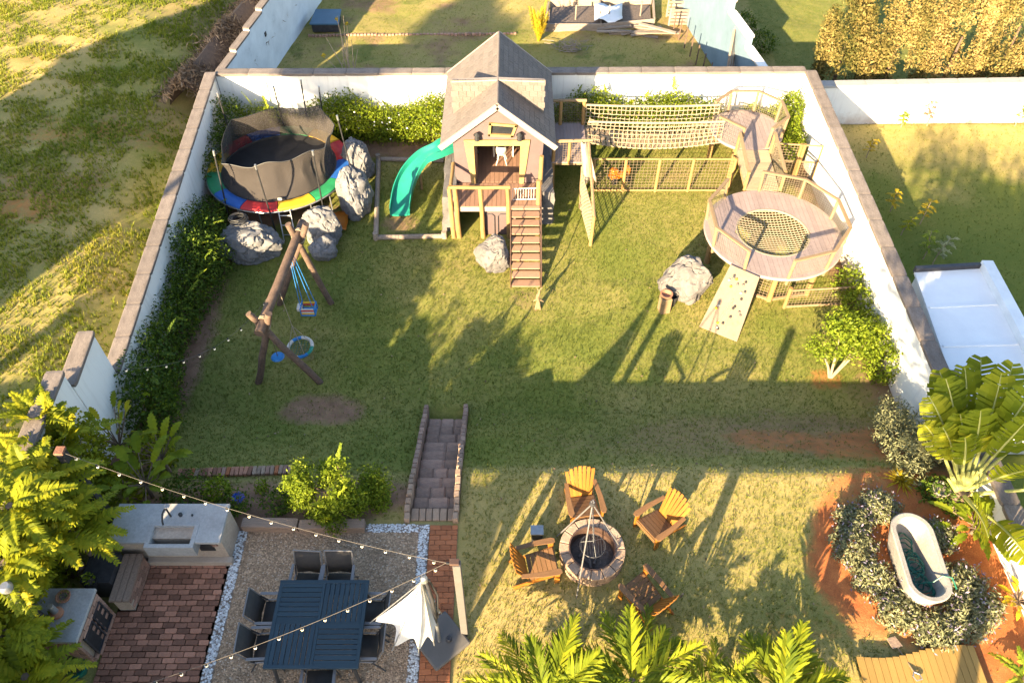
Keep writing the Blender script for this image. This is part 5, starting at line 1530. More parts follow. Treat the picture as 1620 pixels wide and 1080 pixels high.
for qx in (0, 1):
    for qy in (0, 1):
        cx = tc.x + (qx - 0.5) * (TW / 2); cy = tc.y + (qy - 0.5) * (TD / 2)
        alongx = (qx + qy) % 2 == 1
        ns_ = 8
        for i in range(ns_):
            o_ = (i - (ns_ - 1) / 2) * hw / ns_
            if alongx: piece('slat', m_table, dt_, (cx, cy + o_, TH + 0.003), (hw, hw / ns_ - 0.012, 0.025), None, 0.03)
            else: piece('slat', m_table, dt_, (cx + o_, cy, TH + 0.003), (hw / ns_ - 0.012, hw, 0.025), None, 0.03)
for sx in (-1, 1):
    for sy in (-1, 1):
        MB().tube([V((tc.x + sx * 0.62, tc.y + sy * 0.62, TH - 0.03)), V((tc.x + sx * 0.66, tc.y + sy * 0.70, 0.015))], 0.03, 8).build('leg', m_dkmetal, dt_)
def make_dchair():
    t = thing('dining_chair', 'x', 'chair', (0, 0, 0), 'charcoal sling chairs round the navy table')
    # faces -Y, seat 0.44 high
    vs, fs = [], []
    prof = [(-0.24, 0.45), (-0.1, 0.435), (0.06, 0.42), (0.2, 0.41)]
    for y_, z_ in prof: vs += [V((-0.23, y_, z_)), V((0.23, y_, z_))]
    fs = [(2 * i, 2 * i + 1, 2 * i + 3, 2 * i + 2) for i in range(3)]
    o = MB().add(vs, fs).build('seat_sling', m_sling, t, smooth=True); o.modifiers.new('t', 'SOLIDIFY').thickness = 0.012
    vs = []
    prof = [(0.205, 0.44), (0.25, 0.6), (0.31, 0.78), (0.37, 0.93)]
    for y_, z_ in prof: vs += [V((-0.23, y_, z_)), V((0.0, y_ + 0.03, z_)), V((0.23, y_, z_))]
    fs = [(3 * i + j, 3 * i + j + 1, 3 * i + j + 4, 3 * i + j + 3) for i in range(3) for j in range(2)]
    o = MB().add(vs, fs).build('back_sling', m_sling, t, smooth=True); o.modifiers.new('t', 'SOLIDIFY').thickness = 0.012
    for sx in (-1, 1):
        x = sx * 0.255
        MB().tube([(x, 0.385, 0.95), (x, 0.20, 0.43), (x, -0.26, 0.455)], 0.014, 7).build('side_rail', m_alum, t, smooth=True)
        piece('arm_rest', m_alum, t, (x + sx * 0.02, 0.02, 0.655), (0.05, 0.46, 0.022), (0.04, 0, 0), 0.1)
        MB().tube([(x + sx * 0.01, -0.19, 0.65), (x + sx * 0.01, -0.27, 0.0)], 0.014, 7).build('leg', m_dkmetal, t, smooth=True)
        MB().tube([(x, 0.27, 0.62), (x, 0.14, 0.40), (x, 0.32, 0.0)], 0.014, 7).build('leg', m_dkmetal, t, smooth=True)
    MB().tube([(-0.25, -0.262, 0.12), (0.25, -0.262, 0.12)], 0.010, 6).build('stretcher', m_dkmetal, t)
    MB().tube([(-0.25, 0.385, 0.945), (0.25, 0.385, 0.945)], 0.014, 7).build('top_rail', m_alum, t)
    return t
dc0 = make_dchair()
dspots = [(-3.50, 5.80, 0, ''), (-2.96, 5.80, 0, ''), (-3.96, 5.27, 90, ''), (-3.98, 4.70, 90, ''), (-2.34, 5.27, -90, ''), (-2.36, 4.70, -90, ''), (-3.02, 4.12, 180, '')]
dl_ = ['charcoal sling chair on the sleeper side of the navy table, half in shade',
       'charcoal sling chair on the sleeper side of the navy table, its back catching sun',
       'charcoal sling chair on the brick-paving side of the navy table, next to the sleepers',
       'charcoal sling chair on the brick-paving side of the navy table, away from the sleepers',
       'charcoal sling chair on the umbrella side of the navy table, nearer the sleepers',
       'charcoal sling chair on the umbrella side of the navy table, away from sleepers',
       'charcoal sling chair pushed under the table side opposite the sleepers, nearer the brick paving',
       'charcoal sling chair pushed under the table side opposite the sleepers, nearer the umbrella']
for i, (x, y_, a, _) in enumerate(dspots[:7]):
    o = dc0 if i == 0 else copy_tree(dc0)
    o.location = (x, y_, 0.02); o.scale = (0.92, 0.92, 0.92); o.rotation_euler = (0, 0, R(a + (i * 37 % 7 - 3)))
    o['label'] = dl_[i] if i < 6 else 'charcoal sling chair pushed under the table side opposite the sleepers'

# ------------------------------------------------------------------ folded umbrella and light post
um = thing('garden_umbrella', 'white cantilever umbrella hanging half folded from its mast', 'umbrella', (-1.21, 4.93, 0))
mb_ = V((-1.21, 4.93, 0))
MB().box(mb_ + V((0.02, 0.02, 0.06)), (0.72, 0.72, 0.09), (0, 0, R(40))).build('base_plate', m_greypost, um, bevel=0.03)
MB().lathe([(0.05, 0), (0.05, 0.05), (0.035, 0.06)], mb_ + V((0.16, 0.02, 0.10)), 12).build('base_knob', m_dkmetal, um)
MB().tube([mb_ + V((0, 0, 0.05)), mb_ + V((0, 0, 0.9))], 0.03, 10).build('lower_mast', m_galv, um, smooth=True)
MB().tube([mb_ + V((0, 0, 0.9)), mb_ + V((0.0, 0.02, 1.7)), mb_ + V((-0.04, 0.05, 2.15)), mb_ + V((-0.08, 0.08, 2.28))], 0.028, 10).build('upper_mast', m_dkmetal, um, smooth=True)
MB().tube([mb_ + V((0.03, 0.03, 1.0)), mb_ + V((0.07, 0.10, 1.7)), mb_ + V((-0.02, 0.10, 2.22))], 0.018, 8).build('arm', m_dkmetal, um, smooth=True)
MB().lathe([(0.03, -0.06), (0.06, -0.02), (0.05, 0.06), (0.02, 0.09)], mb_ + V((-0.08, 0.08, 2.26)), 12).build('hub', m_galv, um)
ap = mb_ + V((-0.12, 0.06, 2.24))
tips = []
spec_ = [(192, 0.85, 1.22), (224, 0.70, 0.95), (255, 0.50, 0.80), (285, 0.34, 0.72), (330, 0.16, 0.80), (20, 0.20, 0.95), (70, 0.26, 1.0), (120, 0.30, 1.1), (158, 0.42, 1.2)]
vs = [ap]; fs = []
K, Rr = len(spec_) * 12, 12
def rib(a):
    """radius and height of the hem at angle a"""
    A = [s[0] for s in spec_]
    for i in range(len(A)):
        a0, a1 = A[i], A[(i + 1) % len(A)]
        sp_ = (a1 - a0) % 360
        f_ = ((a - a0) % 360) / sp_
        if f_ <= 1.0:
            r_ = spec_[i][1] * (1 - f_) + spec_[(i + 1) % len(A)][1] * f_
            z_ = spec_[i][2] * (1 - f_) + spec_[(i + 1) % len(A)][2] * f_
            s_ = math.sin(f_ * math.pi)
            return r_ * (1 - 0.30 * s_), z_ + 0.13 * s_, s_
    return 0.3, 1.0, 0
for k in range(K):
    a = 360.0 * k / K
    r_, z_, s_ = rib(a)
    for j in range(1, Rr + 1):
        f_ = j / Rr
        rr = r_ * f_ ** 1.15 * (1 - 0.12 * s_ * math.sin(f_ * 3.1))
        vs.append(V((ap.x + rr * math.cos(R(a)), ap.y + rr * math.sin(R(a)), ap.z + (z_ - ap.z) * (f_ ** 0.92))))
for k in range(K):
    k2 = (k + 1) % K
    fs.append((0, 1 + k * Rr, 1 + k2 * Rr))
    for j in range(Rr - 1):
        fs.append((1 + k * Rr + j, 1 + k * Rr + j + 1, 1 + k2 * Rr + j + 1, 1 + k2 * Rr + j))
cn = MB().add(vs, fs).build('canopy', m_fabric, um, smooth=True, sharp=120)
for a, r_, z_ in spec_:
    MB().tube([ap, V((ap.x + r_ * 1.06 * math.cos(R(a)), ap.y + r_ * 1.06 * math.sin(R(a)), z_ - 0.05))], 0.009, 5).build('rib', m_galv, um)
lp = thing('light_post', 'square grey post carrying string lights beside the brick path', 'post', (-0.80, 5.10, 0))
MB().box((-0.80, 5.10, 1.29), (0.115, 0.115, 2.62)).build('post', m_greypost, lp, bevel=0.008)
MB().box((-0.83, 5.11, 2.625), (0.14, 0.1, 0.05)).build('bracket', m_brownmetal, lp, bevel=0.01)
MB().tube([(-0.88, 5.1, 2.6), (-0.95, 5.1, 2.62)], 0.02, 7).build('hook', m_black, lp)
vp_lab = ['grey verandah post on the house side of the fire pit lawn', 'grey verandah post on the house side of the lawn towards the deck']
for (x, y_), lb in zip(((1.58, 3.0), (4.0, 3.0)), vp_lab):
    v_ = thing('verandah_post', lb, 'post', (x, y_, 0), 'verandah posts')
    MB().box((x, y_, 1.35), (0.16, 0.16, 2.7)).build('post', m_greypost, v_, bevel=0.01)
    MB().box((x, y_, 0.06), (0.24, 0.24, 0.12)).build('base', m_conc, v_, bevel=0.01)
gp_ = thing('garden_post', 'dark post with a brick-red cap standing among the ferns, string lights tied to it', 'post', (-7.35, 7.1, 0))
MB().box((-7.36, 7.12, 1.2), (0.13, 0.13, 2.5)).build('post', m_dkmetal, gp_)
MB().box((-7.36, 7.12, 2.47), (0.145, 0.145, 0.05)).build('cap', m_brickd, gp_)

def light_string(label, a, b, sag, nb, at_=None, skip=0.0):
    a, b = V(a), V(b)
    t = thing('string_lights', label, 'string lights', (a + b) / 2)
    pts = [a.lerp(b, f_) + V((0, 0, -sag * 4 * f_ * (1 - f_))) for f_ in np.linspace(0, 1, 30)]
    MB().tube(pts, 0.0032, 5).build('cord', m_cord, t)
    for i in range(nb):
        f_ = (i + 0.5) / nb
        p = a.lerp(b, f_) + V((0, 0, -sag * 4 * f_ * (1 - f_)))
        s = MB().lathe([(0.016, 0.0), (0.018, -0.05)], p, 8).build('socket', m_black, t)
        MB().lathe([(0.009, -0.035), (0.018, -0.046), (0.023, -0.064), (0.017, -0.084), (0.005, -0.092)], p, 10).build('bulb', m_bulb, t, smooth=True)
    return t
LPT = V((-0.95, 5.10, 2.62))
light_string('string of warm bulbs hung over the sink and sleepers to the grey post', (-7.30, 7.10, 2.44), LPT, 0.30, 17)
e2 = P(180, 1098, 2.25)
light_string('string of warm bulbs crossing the dining table to the grey post', LPT, e2, 0.22, 14)
light_string('string of pale bulbs hung low from the log beam towards the creeper hedge', (-5.30, 12.9, 0.75), (-7.9, 9.9, 1.2), 0.85, 11)

# ------------------------------------------------------------------ sink counter
sk = thing('sink_counter', 'outdoor concrete sink counter on a plastered base with a black tap', 'sink counter', (-5.95, 6.7, 0))
CZ = 0.90
cx0, cx1, cy0, cy1 = -6.95, -5.0, 6.30, 7.05
sx0, sx1, sy0, sy1 = -6.25, -5.45, 6.30, 6.66      # basin
top_pieces = [((cx0, sx0), (cy0, cy1)), ((sx1, cx1), (cy0, cy1)), ((sx0, sx1), (sy1, cy1))]
mb = MB()
for (xa, xb), (ya, yb) in top_pieces:
    mb.box(((xa + xb) / 2, (ya + yb) / 2, CZ - 0.03), (xb - xa - 0.0005, yb - ya - 0.0005, 0.06))
mb.build('counter_top', m_conc, sk)
bs_ = MB()
for xa, xb in ((sx0 - 0.02, sx0 + 0.05), (sx1 - 0.05, sx1 + 0.02)):
    bs_.box(((xa + xb) / 2, 6.43, CZ - 0.135), (xb - xa, 0.46, 0.29))
bs_.box(((sx0 + sx1) / 2, 6.235, CZ - 0.135), (sx1 - sx0 - 0.10, 0.07, 0.29))
bs_.box(((sx0 + sx1) / 2, 6.635, CZ - 0.135), (sx1 - sx0 - 0.10, 0.05, 0.29))
bs_.box(((sx0 + sx1) / 2, 6.435, CZ - 0.265), (sx1 - sx0 - 0.10, 0.35, 0.03))
bs_.build('basin', m_conc, sk)
MB().lathe([(0.03, 0), (0.03, 0.004)], (-5.85, 6.45, CZ - 0.25), 12).build('drain', m_dkmetal, sk)
MB().tube([(-5.97, 6.80, CZ), (-5.97, 6.80, CZ + 0.24), (-5.97, 6.76, CZ + 0.31), (-5.97, 6.66, CZ + 0.33), (-5.96, 6.56, CZ + 0.27), (-5.96, 6.53, CZ + 0.20)], 0.016, 8).build('tap', m_black, sk, smooth=True)
MB().lathe([(0.03, 0), (0.035, 0.05), (0.02, 0.06)], (-5.8, 6.82, CZ), 12).build('tap_lever', m_black, sk)
MB().lathe([(0.02, 0), (0.02, 0.02)], (-5.60, 6.82, CZ), 10).build('soap_button', m_black, sk)
bb = MB()
bb.box(((cx0 + cx1) / 2 , 6.72, 0.42), (cx1 - cx0 - 0.10, 0.62, 0.84))
bb.build('base', m_plaster, sk)
MB().box((-5.35 , 6.405, 0.55), (0.26, 0.02, 0.28)).build('niche', m_black, sk)
random.seed(41)
for i in range(14):
    a = math.pi * (i + 0.5) / 14
    piece('arch_brick', m_brickw, sk, (-5.35 + 0.17 * math.cos(a), 6.40, 0.58 + 0.17 * math.sin(a)), (0.05, 0.03, 0.09), (0, -a + math.pi / 2, 0), 0.08)
piece('plinth', m_plaster, sk, (-5.75, 6.36, 0.07), (1.5, 0.12, 0.16), None, 0.06)

# ------------------------------------------------------------------ brick braai with low wall
bw = thing('brick_braai', 'brick outdoor oven bench with dark openings and a concrete slab top', 'outdoor oven', (-7.2, 5.1, 0))
ox0, ox1, oy0, oy1, oz = -7.75, -6.82, 4.62, 5.42, 0.93
MB().box(((ox0 + ox1) / 2 - 0.02, (oy0 + oy1) / 2, 0.44), (ox1 - ox0 - 0.05, oy1 - oy0 - 0.02, 0.88)).build('core', m_plaster, bw)
MB().box(((ox0 + ox1) / 2, (oy0 + oy1) / 2, oz), (ox1 - ox0 + 0.06, oy1 - oy0 + 0.08, 0.07)).build('slab_top', m_conc, bw, bevel=0.01)
random.seed(43)
for i in range(10):
    z_ = 0.045 + i * 0.087
    y_ = oy0 + (0.0 if i % 2 else 0.1)
    while y_ < oy1 - 0.05:
        L = 0.2; b_ = min(y_ + L, oy1); yc = (y_ + b_) / 2
        if not ((4.72 < yc < 5.0 or 5.08 < yc < 5.32) and 0.18 < z_ < 0.72):
            piece('brick', m_brickw, bw, (ox1, yc, z_), (0.05, b_ - y_ - 0.012, 0.076), None, 0.06)
        y_ += L
    x_ = ox0
    while x_ < ox1 - 0.06:
        b_ = min(x_ + 0.2, ox1 - 0.03); piece('brick', m_brickw, bw, ((x_ + b_) / 2, oy0, z_), (b_ - x_ - 0.012, 0.05, 0.076), None, 0.06); x_ += 0.2
for yc, w_, z_, h_ in ((4.86, 0.30, 0.44, 0.56), (5.20, 0.26, 0.44, 0.56)):
    op = MB().box((ox1 + 0.004, yc, z_), (0.03, w_, h_)).build('opening', m_black, bw)
    for dy in (-w_ / 2, w_ / 2): MB().box((ox1 + 0.03, yc + dy, z_), (0.03, 0.025, h_ + 0.03)).build('steel_frame', m_dkmetal, op)
    for dz in (-h_ / 2, h_ / 2): MB().box((ox1 + 0.03, yc, z_ + dz), (0.028, w_ + 0.02, 0.025)).build('steel_frame', m_dkmetal, op)
lw = thing('bench_wall', 'low brick bench wall with a weathered timber cap joining oven and sink', 'bench', (-6.6, 5.9, 0))
MB().box((-6.62, 5.90, 0.21), (0.26, 0.82, 0.42)).build('core', m_plaster, lw)
for i in range(5):
    y_ = 5.5 + (0 if i % 2 else 0.1)
    while y_ < 6.28:
        b_ = min(y_ + 0.2, 6.30); piece('brick', m_brickw, lw, (-6.49, (y_ + b_) / 2, 0.045 + i * 0.082), (0.04, b_ - y_ - 0.012, 0.072), None, 0.06); y_ += 0.2
for k in range(3):
    piece('cap_plank', m_sleeper, lw, (-6.73 + k * 0.115, 5.88, 0.445), (0.108, 0.86, 0.05), (0, 0, R(1)), 0.06)
MB().box((-7.05, 6.0, 0.30), (0.5, 0.55, 0.6)).build('fire_box', m_dkmetal, lw)
fl = thing('chimney_flue', 'black steel flue pipe with a grey cowl rising from the oven slab', 'flue', (-7.0, 4.75, oz))
fb_ = P(72, 984, 0.97); ft_ = V((fb_.x, fb_.y, 0))
ft_ = PY(15, 928, fb_.y); ft_.x = fb_.x
MB().tube([fb_, ft_], 0.075, 14).build('pipe', m_black, fl, smooth=True)
MB().lathe([(0.09, -0.30), (0.095, 0.0), (0.06, 0.05)], ft_, 14).build('cowl', m_galv, fl, smooth=True)
def potplant(label, c, r, h, mat, seed, leafmat, n=60, ls=0.06, name='flower_pot', hh=0.16, cat='pot'):
    t = thing(name, label, cat, c)
    c = V(c)
    MB().lathe([(r * 0.7, 0), (r * 0.95, h * 0.85), (r * 1.06, h * 0.86), (r * 1.06, h), (r * 0.9, h), (r * 0.86, h * 0.88)], c, 18).build('pot', mat, t, smooth=True)
    MB().lathe([(r * 0.87, h * 0.86), (r * 0.3, h * 0.9)], c, 14, False, True).build('soil', m_ash, t)
    foliage('foliage', [(c.x, c.y, c.z + h + hh * 0.4, r * 0.9, r * 0.9, hh)], n, ls, leafmat, t, seed)
    return t
potplant('terracotta bowl of seedlings on the oven slab', P(103, 946, 0.965), 0.11, 0.09, m_terra, 3, lf_creeper, 40, 0.035, hh=0.05)
t = thing('garden_lamp', 'terracotta jar with a pale glass chimney on the oven slab', 'lamp', P(95, 968, 0.965))
c_ = P(93, 972, 0.965)
MB().lathe([(0.07, 0), (0.10, 0.05), (0.10, 0.10), (0.05, 0.13)], c_, 16).build('jar', m_terra, t, smooth=True)
MB().lathe([(0.05, 0.12), (0.05, 0.32), (0.045, 0.33)], c_, 14).build('chimney_glass', m_galv, t, smooth=True)
potplant('dark green pot with orange flowers beside the oven foot', P(128, 1062, 0), 0.15, 0.2, m_hose, 8, lf_creeper, 120, 0.06)
potplant('dark pot with a leafy plant behind the oven slab', P(150, 925, 0.45), 0.10, 0.18, m_black, 9, lf_bush, 70, 0.06)

# ------------------------------------------------------------------ sleepers, brick edging
sb = thing('sleeper_edging', 'two weathered timber sleepers laid end to end along the patio', 'edging', (-3.95, 7.05, 0))
piece('sleeper', m_sleeper, sb, (-4.46, 7.06, 0.10), (1.02, 0.20, 0.22), (0, 0, R(-1)), 0.05)
piece('sleeper', m_sleeper, sb, (-3.32, 7.04, 0.09), (1.20, 0.20, 0.22), (0, 0, R(1)), 0.05)
be = thing('brick_edging', 'row of old red and buff bricks set on edge across the lawn above the bed', 'edging', (-4.3, 8.6, 0))
random.seed(51)
e0, e1 = G(282, 752), G(470, 745)
L_ = (e1 - e0).length; k = int(L_ / 0.085)
m_bkmix = [m_brickw, m_brickd, m_bricko, m_stoneb, m_brickd]
for i in range(k):
    p = e0.lerp(e1, (i + 0.5) / k); p.z = T(p.x, p.y) + 0.05
    piece('brick', m_bkmix[random.randrange(5)], be, p, (0.076, 0.2, 0.11), (random.uniform(-.15, .05), random.uniform(-.08, .08), random.uniform(-.1, .1)), 0.07)

# ------------------------------------------------------------------ bath tub planter with a hose
tub = thing('bath_tub', 'pale concrete bath tub set among lavender with a green hose inside', 'bath tub', (7.08, 6.22, 0))
def stadium(L, W, z, n=40, c=V((7.08, 6.22, 0)), rot=R(-3)):
    pts = []
    r = W / 2; s = L / 2 - r
    for k in range(n):
        a = 2 * math.pi * k / n
        x, y_ = r * math.cos(a), r * math.sin(a) + (s if math.sin(a) >= 0 else -s)
        pts.append(V((c.x + x * math.cos(rot) - y_ * math.sin(rot), c.y + x * math.sin(rot) + y_ * math.cos(rot), z)))
    return pts
rings = [stadium(1.30, 0.52, 0.0), stadium(1.52, 0.66, 0.30), stadium(1.66, 0.74, 0.53), stadium(1.68, 0.76, 0.57), stadium(1.64, 0.72, 0.585), stadium(1.50, 0.58, 0.58), stadium(1.46, 0.54, 0.55), stadium(1.36, 0.46, 0.25), stadium(1.22, 0.36, 0.13)]
vs, fs = [], []
for r_ in rings: vs += r_
for i in range(len(rings) - 1):
    for k in range(40): fs.append((i * 40 + k, i * 40 + (k + 1) % 40, (i + 1) * 40 + (k + 1) % 40, (i + 1) * 40 + k))
fs.append(tuple(range(8 * 40, 9 * 40))); fs.append(tuple(reversed(range(40))))
MB().add(vs, fs).build('shell', m_tub, tub, smooth=True)
hs = MB(); rn = random.Random(9)
pts = []
for i in range(230):
    t_ = i / 229
    a = i * 0.42
    r_ = 0.14 + 0.05 * math.sin(i * 0.37) + rn.uniform(-.02, .02)
    pts.append(V((7.08 + r_ * math.cos(a) * 0.95, 6.62 - 0.95 * t_ + r_ * 1.2 * math.sin(a), 0.19 + 0.16 * t_ * (0.5 + 0.5 * math.sin(i * 0.11)) + rn.uniform(0, .05))))
pts = catmull(pts, 2)
pts += [V((7.20, 5.80, 0.45)), V((7.32, 5.85, 0.585)), V((7.45, 5.80, 0.62)), V((7.58, 5.70, 0.4))]
hs.tube(pts, 0.0125, 5)
tag(hs.build('garden_hose', m_hose, None, (7.08, 6.2, 0.2), True), 'tangled green garden hose lying in the concrete tub', 'hose')
MB_ = MB().lathe([(0.12, 0), (0.15, 0.04), (0.12, 0.09), (0.05, 0.11)], (7.10, 5.62, 0.15), 16)
tag(MB_.build('drain_float', m_terra, None, (7.10, 5.62, 0.15), True), 'round brown ball lying at the hose end of the tub', 'ball')

# ------------------------------------------------------------------ deck corner with spade
dk = thing('timber_deck', 'corner of a low ochre timber deck with wavy plank ends', 'deck', (6.6, 4.3, 0))
k = 17
d0, d1 = P(1352, 1041, 0.12), P(1538, 1026, 0.12)
for i in range(k):
    f_ = (i + 0.5) / k
    p = d0.lerp(d1, f_); yt = p.y - 0.06 * math.sin(f_ * 6.0) + 0.03
    piece('plank', m_deckd, dk, (p.x + 0.02, (yt + 2.9) / 2, 0.12), ((d1.x - d0.x) / k - 0.008, yt - 2.9, 0.04), (0, 0, R(-1)), 0.03)
MB().box(((d0.x + d1.x) / 2, 3.6, 0.05), (d1.x - d0.x - 0.05, 1.2, 0.09)).build('joist_frame', m_deckb, dk)
spd = thing('spade', 'garden spade lying on the grass against the ochre deck', 'spade', P(1430, 1035, 0.1))
s0, s1, s2 = P(1409, 1008, 0.03), P(1420, 1024, 0.06), P(1446, 1062, 0.17)
dv = (s1 - s0).normalized(); sv = V((-dv.y, dv.x, 0))
MB().prism([s0 - sv * 0.08, s0 + sv * 0.08, s1 + sv * 0.095 , s1 - sv * 0.095], (0, 0, 0.012)).build('blade', m_stoneb, spd)
MB().tube([s1, s2], 0.015, 7).build('shaft', m_logpale, spd)
MB().tube([s2, s2 + dv * 0.06 + sv * 0.06, s2 + dv * 0.14 + sv * 0.05, s2 + dv * 0.14 - sv * 0.05, s2 + dv * 0.06 - sv * 0.06, s2], 0.012, 6).build('handle', m_galv, spd)
cp = MB().lathe([(0.10, 0), (0.16, 0.22), (0.17, 0.30), (0.15, 0.30), (0.13, 0.26)], P(1480, 785, 0), 18)
tag(cp.build('clay_pot', m_pot, None, P(1480, 785, 0), True), 'empty pale clay pot on the soil under the paddle-leaved palm', 'pot')
# ------------------------------------------------------------------ hedges and creepers
def hedge(name, label, blobs, n, size, mat, seed, at, cat='hedge', stems=(), sprigs=None, zmin=None, group=None, **kw):
    t = thing(name, label, cat, at, group)
    foliage('foliage', blobs, n, size, mat, t, seed, zmin=zmin, **kw)
    rn = random.Random(seed)
    for s in stems:
        mb = MB(); branches(mb, s[0], [s[1]], s[2], rn, 0.15, 6); mb.build('stem', m_bark, t)
    if sprigs:
        fr = []; rg = np.random.default_rng(seed + 5)
        for (b, az, el, L) in sprigs:
            fr.append(frond_geo(b, az, el, L, 0.1, 9, 0.10, 0.06, rg, 0.3, (1, 1, .6), 0.7))
        frond_mesh('sprig', fr, mat, t)['kind'] = 'stuff'
    return t
rn = random.Random(71)
# creeper along the field wall
bl, stems, spr = [], [], []
yv = 10.0
while yv < 18.0:
    x = wall_x_left(yv) + 0.1
    hgt = 0.85 + 0.55 * math.sin(yv * 1.3) * 0.5 + 0.25 * rn.random() + (0.25 if yv < 15 else -0.1)
    wd = 0.62 + 0.18 * math.sin(yv * 0.9) - (0.15 if yv > 15.5 else 0)
    bl.append((x + wd * 0.72, yv, T(x + 0.6, yv) + hgt * 0.48, wd, 0.55, hgt * 0.62))
    if rn.random() < 0.6: bl.append((x + 0.18, yv + 0.2, T(x + 0.6, yv) + hgt * 0.95, 0.22, 0.35, 0.38))
    stems.append(((x + 0.4, yv, T(x + 0.5, yv) - 0.05), (x + 0.45, yv + 0.2, T(x + .5, yv) + hgt * 0.8), 0.02))
    spr.append(((x + wd * 1.1, yv, T(x + .6, yv) + hgt * 0.9), rn.uniform(-1.2, 1.2), rn.uniform(0.4, 1.1), rn.uniform(0.4, 0.65)))
    yv += 0.45
hedge('creeper_hedge', 'dark green creeper hedge with yellow shoots growing along the white field wall', bl, 21000, 0.085, lf_creeper, 71, (-8.3, 13, LOW), 'hedge', stems, spr)
bl = [(-8.75, 19.9, -0.7, 0.4, 0.9, 0.75), (-8.7, 21.0, -0.5, 0.55, 0.8, 0.85), (-8.75, 18.9, -0.6, 0.3, 0.6, 0.5)]
hedge('creeper_hedge', 'dark shrub in the wall corner behind the trampoline', bl, 4500, 0.085, lf_creeper, 72, (-8.7, 20.6, LOW), 'shrub', [((-8.7, 20.6, LOW), (-8.7, 20.7, -0.2), 0.03)])
# hedge behind the trampoline and left of the house
bl, stems, spr = [], [], []
xv = -8.0
while xv < -1.75:
    hgt = 1.15 + 0.22 * math.sin(xv * 2.1) + 0.15 * rn.random() - (0.25 if xv < -6.2 else 0)
    bl.append((xv, 21.45, LOW + hgt * 0.52, 0.55, 0.52, hgt * 0.58))
    stems.append(((xv, 21.5, LOW - 0.05), (xv + 0.1, 21.45, LOW + hgt * 0.8), 0.025))
    if rn.random() < 0.7: spr.append(((xv, 21.5, LOW + hgt), rn.uniform(0, 6.2), rn.uniform(0.9, 1.4), rn.uniform(0.3, 0.75)))
    xv += 0.42
hedge('flowering_hedge', 'bright sunlit hedge dotted with white flowers behind the trampoline', bl, 24000, 0.08, lf_hedge, 73, (-4.8, 21.5, LOW), 'hedge', stems, spr)
fl_rng = np.random.default_rng(4)
pts = np.stack([fl_rng.uniform(-5.6, -1.9, 40), fl_rng.uniform(20.85, 21.1, 40), fl_rng.uniform(-0.9, 0.05, 40)], -1)
lf_white = leafm('white_petal', (0.6, 0.6, 0.56), (0.72, 0.72, 0.68), (0.8, 0.8, 0.78), 0.2, tl=(1, 1, 1))
vs, fs = leaves(pts, 0.06, fl_rng, np.array([[0, -1, 0.5]] * 40), 0.8)
np_mesh('blossom', vs, fs, lf_white, [o for o in bpy.data.objects if o.name.startswith('flowering_hedge')][0], None, np.repeat(fl_rng.random(40), 4))['kind'] = 'stuff'
# hedge right of the house
bl, stems, spr = [], [], []
xv = 1.2
while xv < 6.3:
    hgt = 1.25 + 0.22 * math.sin(xv * 2.7 + 1) + 0.15 * rn.random()
    bl.append((xv, 21.55, LOW + hgt * 0.55, 0.5, 0.42, hgt * 0.56))
    stems.append(((xv, 21.6, LOW - 0.05), (xv + 0.1, 21.55, LOW + hgt * 0.8), 0.025))
    if rn.random() < 0.8: spr.append(((xv, 21.7, LOW + hgt), rn.uniform(0, 6.2), rn.uniform(0.9, 1.4), rn.uniform(0.3, 0.6)))
    xv += 0.42
hedge('leafy_hedge', 'leafy hedge against the white wall behind the rope bridge', bl, 17000, 0.08, lf_hedge, 74, (3.8, 21.6, LOW), 'hedge', stems, spr)
bl = [(8.45, 20.9, -0.75, 0.48, 0.6, 0.72), (8.55, 21.3, -0.2, 0.42, 0.5, 0.62), (8.6, 20.3, -0.75, 0.35, 0.5, 0.5), (8.1, 21.4, -0.7, 0.4, 0.4, 0.6), (7.5, 21.6, -0.6, 0.4, 0.3, 0.5)]
hedge('leafy_bush', 'bright yellow-green bush in the white wall corner behind the lookout tower', bl, 6500, 0.09, lf_bush, 75, (8.5, 20.9, LOW), 'bush', [((8.5, 20.9, LOW - .05), (8.5, 21.0, -0.3), 0.03)])
# shrubs along the right wall
bl = []
for (u, v, z_, r_, h_) in ((1395, 450, -0.9, 0.4, 0.5), (1412, 480, -0.85, 0.38, 0.55), (1398, 520, -0.9, 0.35, 0.5), (1422, 540, -0.8, 0.42, 0.6), (1432, 575, -0.8, 0.4, 0.55)):
    p = P(u, v, z_); bl.append((min(p.x, wall_x_right(p.y) - 0.35), p.y, z_, r_, 0.42, h_))
hedge('wall_shrub', 'loose yellow-green shrubs dotted with pale flowers at the foot of the sunlit wall', bl, 5200, 0.085, lf_bush, 76, (8.4, 12.5, LOW), 'shrub', [((b[0], b[1], LOW - 0.05), (b[0], b[1], b[2] + 0.2), 0.02) for b in bl])
# sapling
sp0 = G(1313, 598)
sap = thing('sapling', 'young tree with pale forked trunk and airy yellow-green crown on the lawn edge', 'tree', sp0)
mb = MB(); tips = [P(1303, 560, -0.75), P(1345, 560, -0.75), P(1330, 520, -0.2), P(1372, 540, -0.5)]
for tpv, md in zip(tips, (None,) * 4):
    mb.tube([sp0 + V((0, 0, -0.05)), sp0.lerp(tpv, 0.45) + V((0.02, 0, 0.02)), tpv], [0.035, 0.028, 0.012], 7)
mb.build('trunk', m_barkp, sap, smooth=True)
bl = [(tpv.x, tpv.y + 0.1, tpv.z + 0.15, 0.42, 0.4, 0.30) for tpv in tips] + [(sp0.x + 0.25, sp0.y + 0.5, -0.1, 0.55, 0.45, 0.35)]
foliage('crown', bl, 3000, 0.085, lf_bush, sap, 77, shell=(0.2, 1.1))
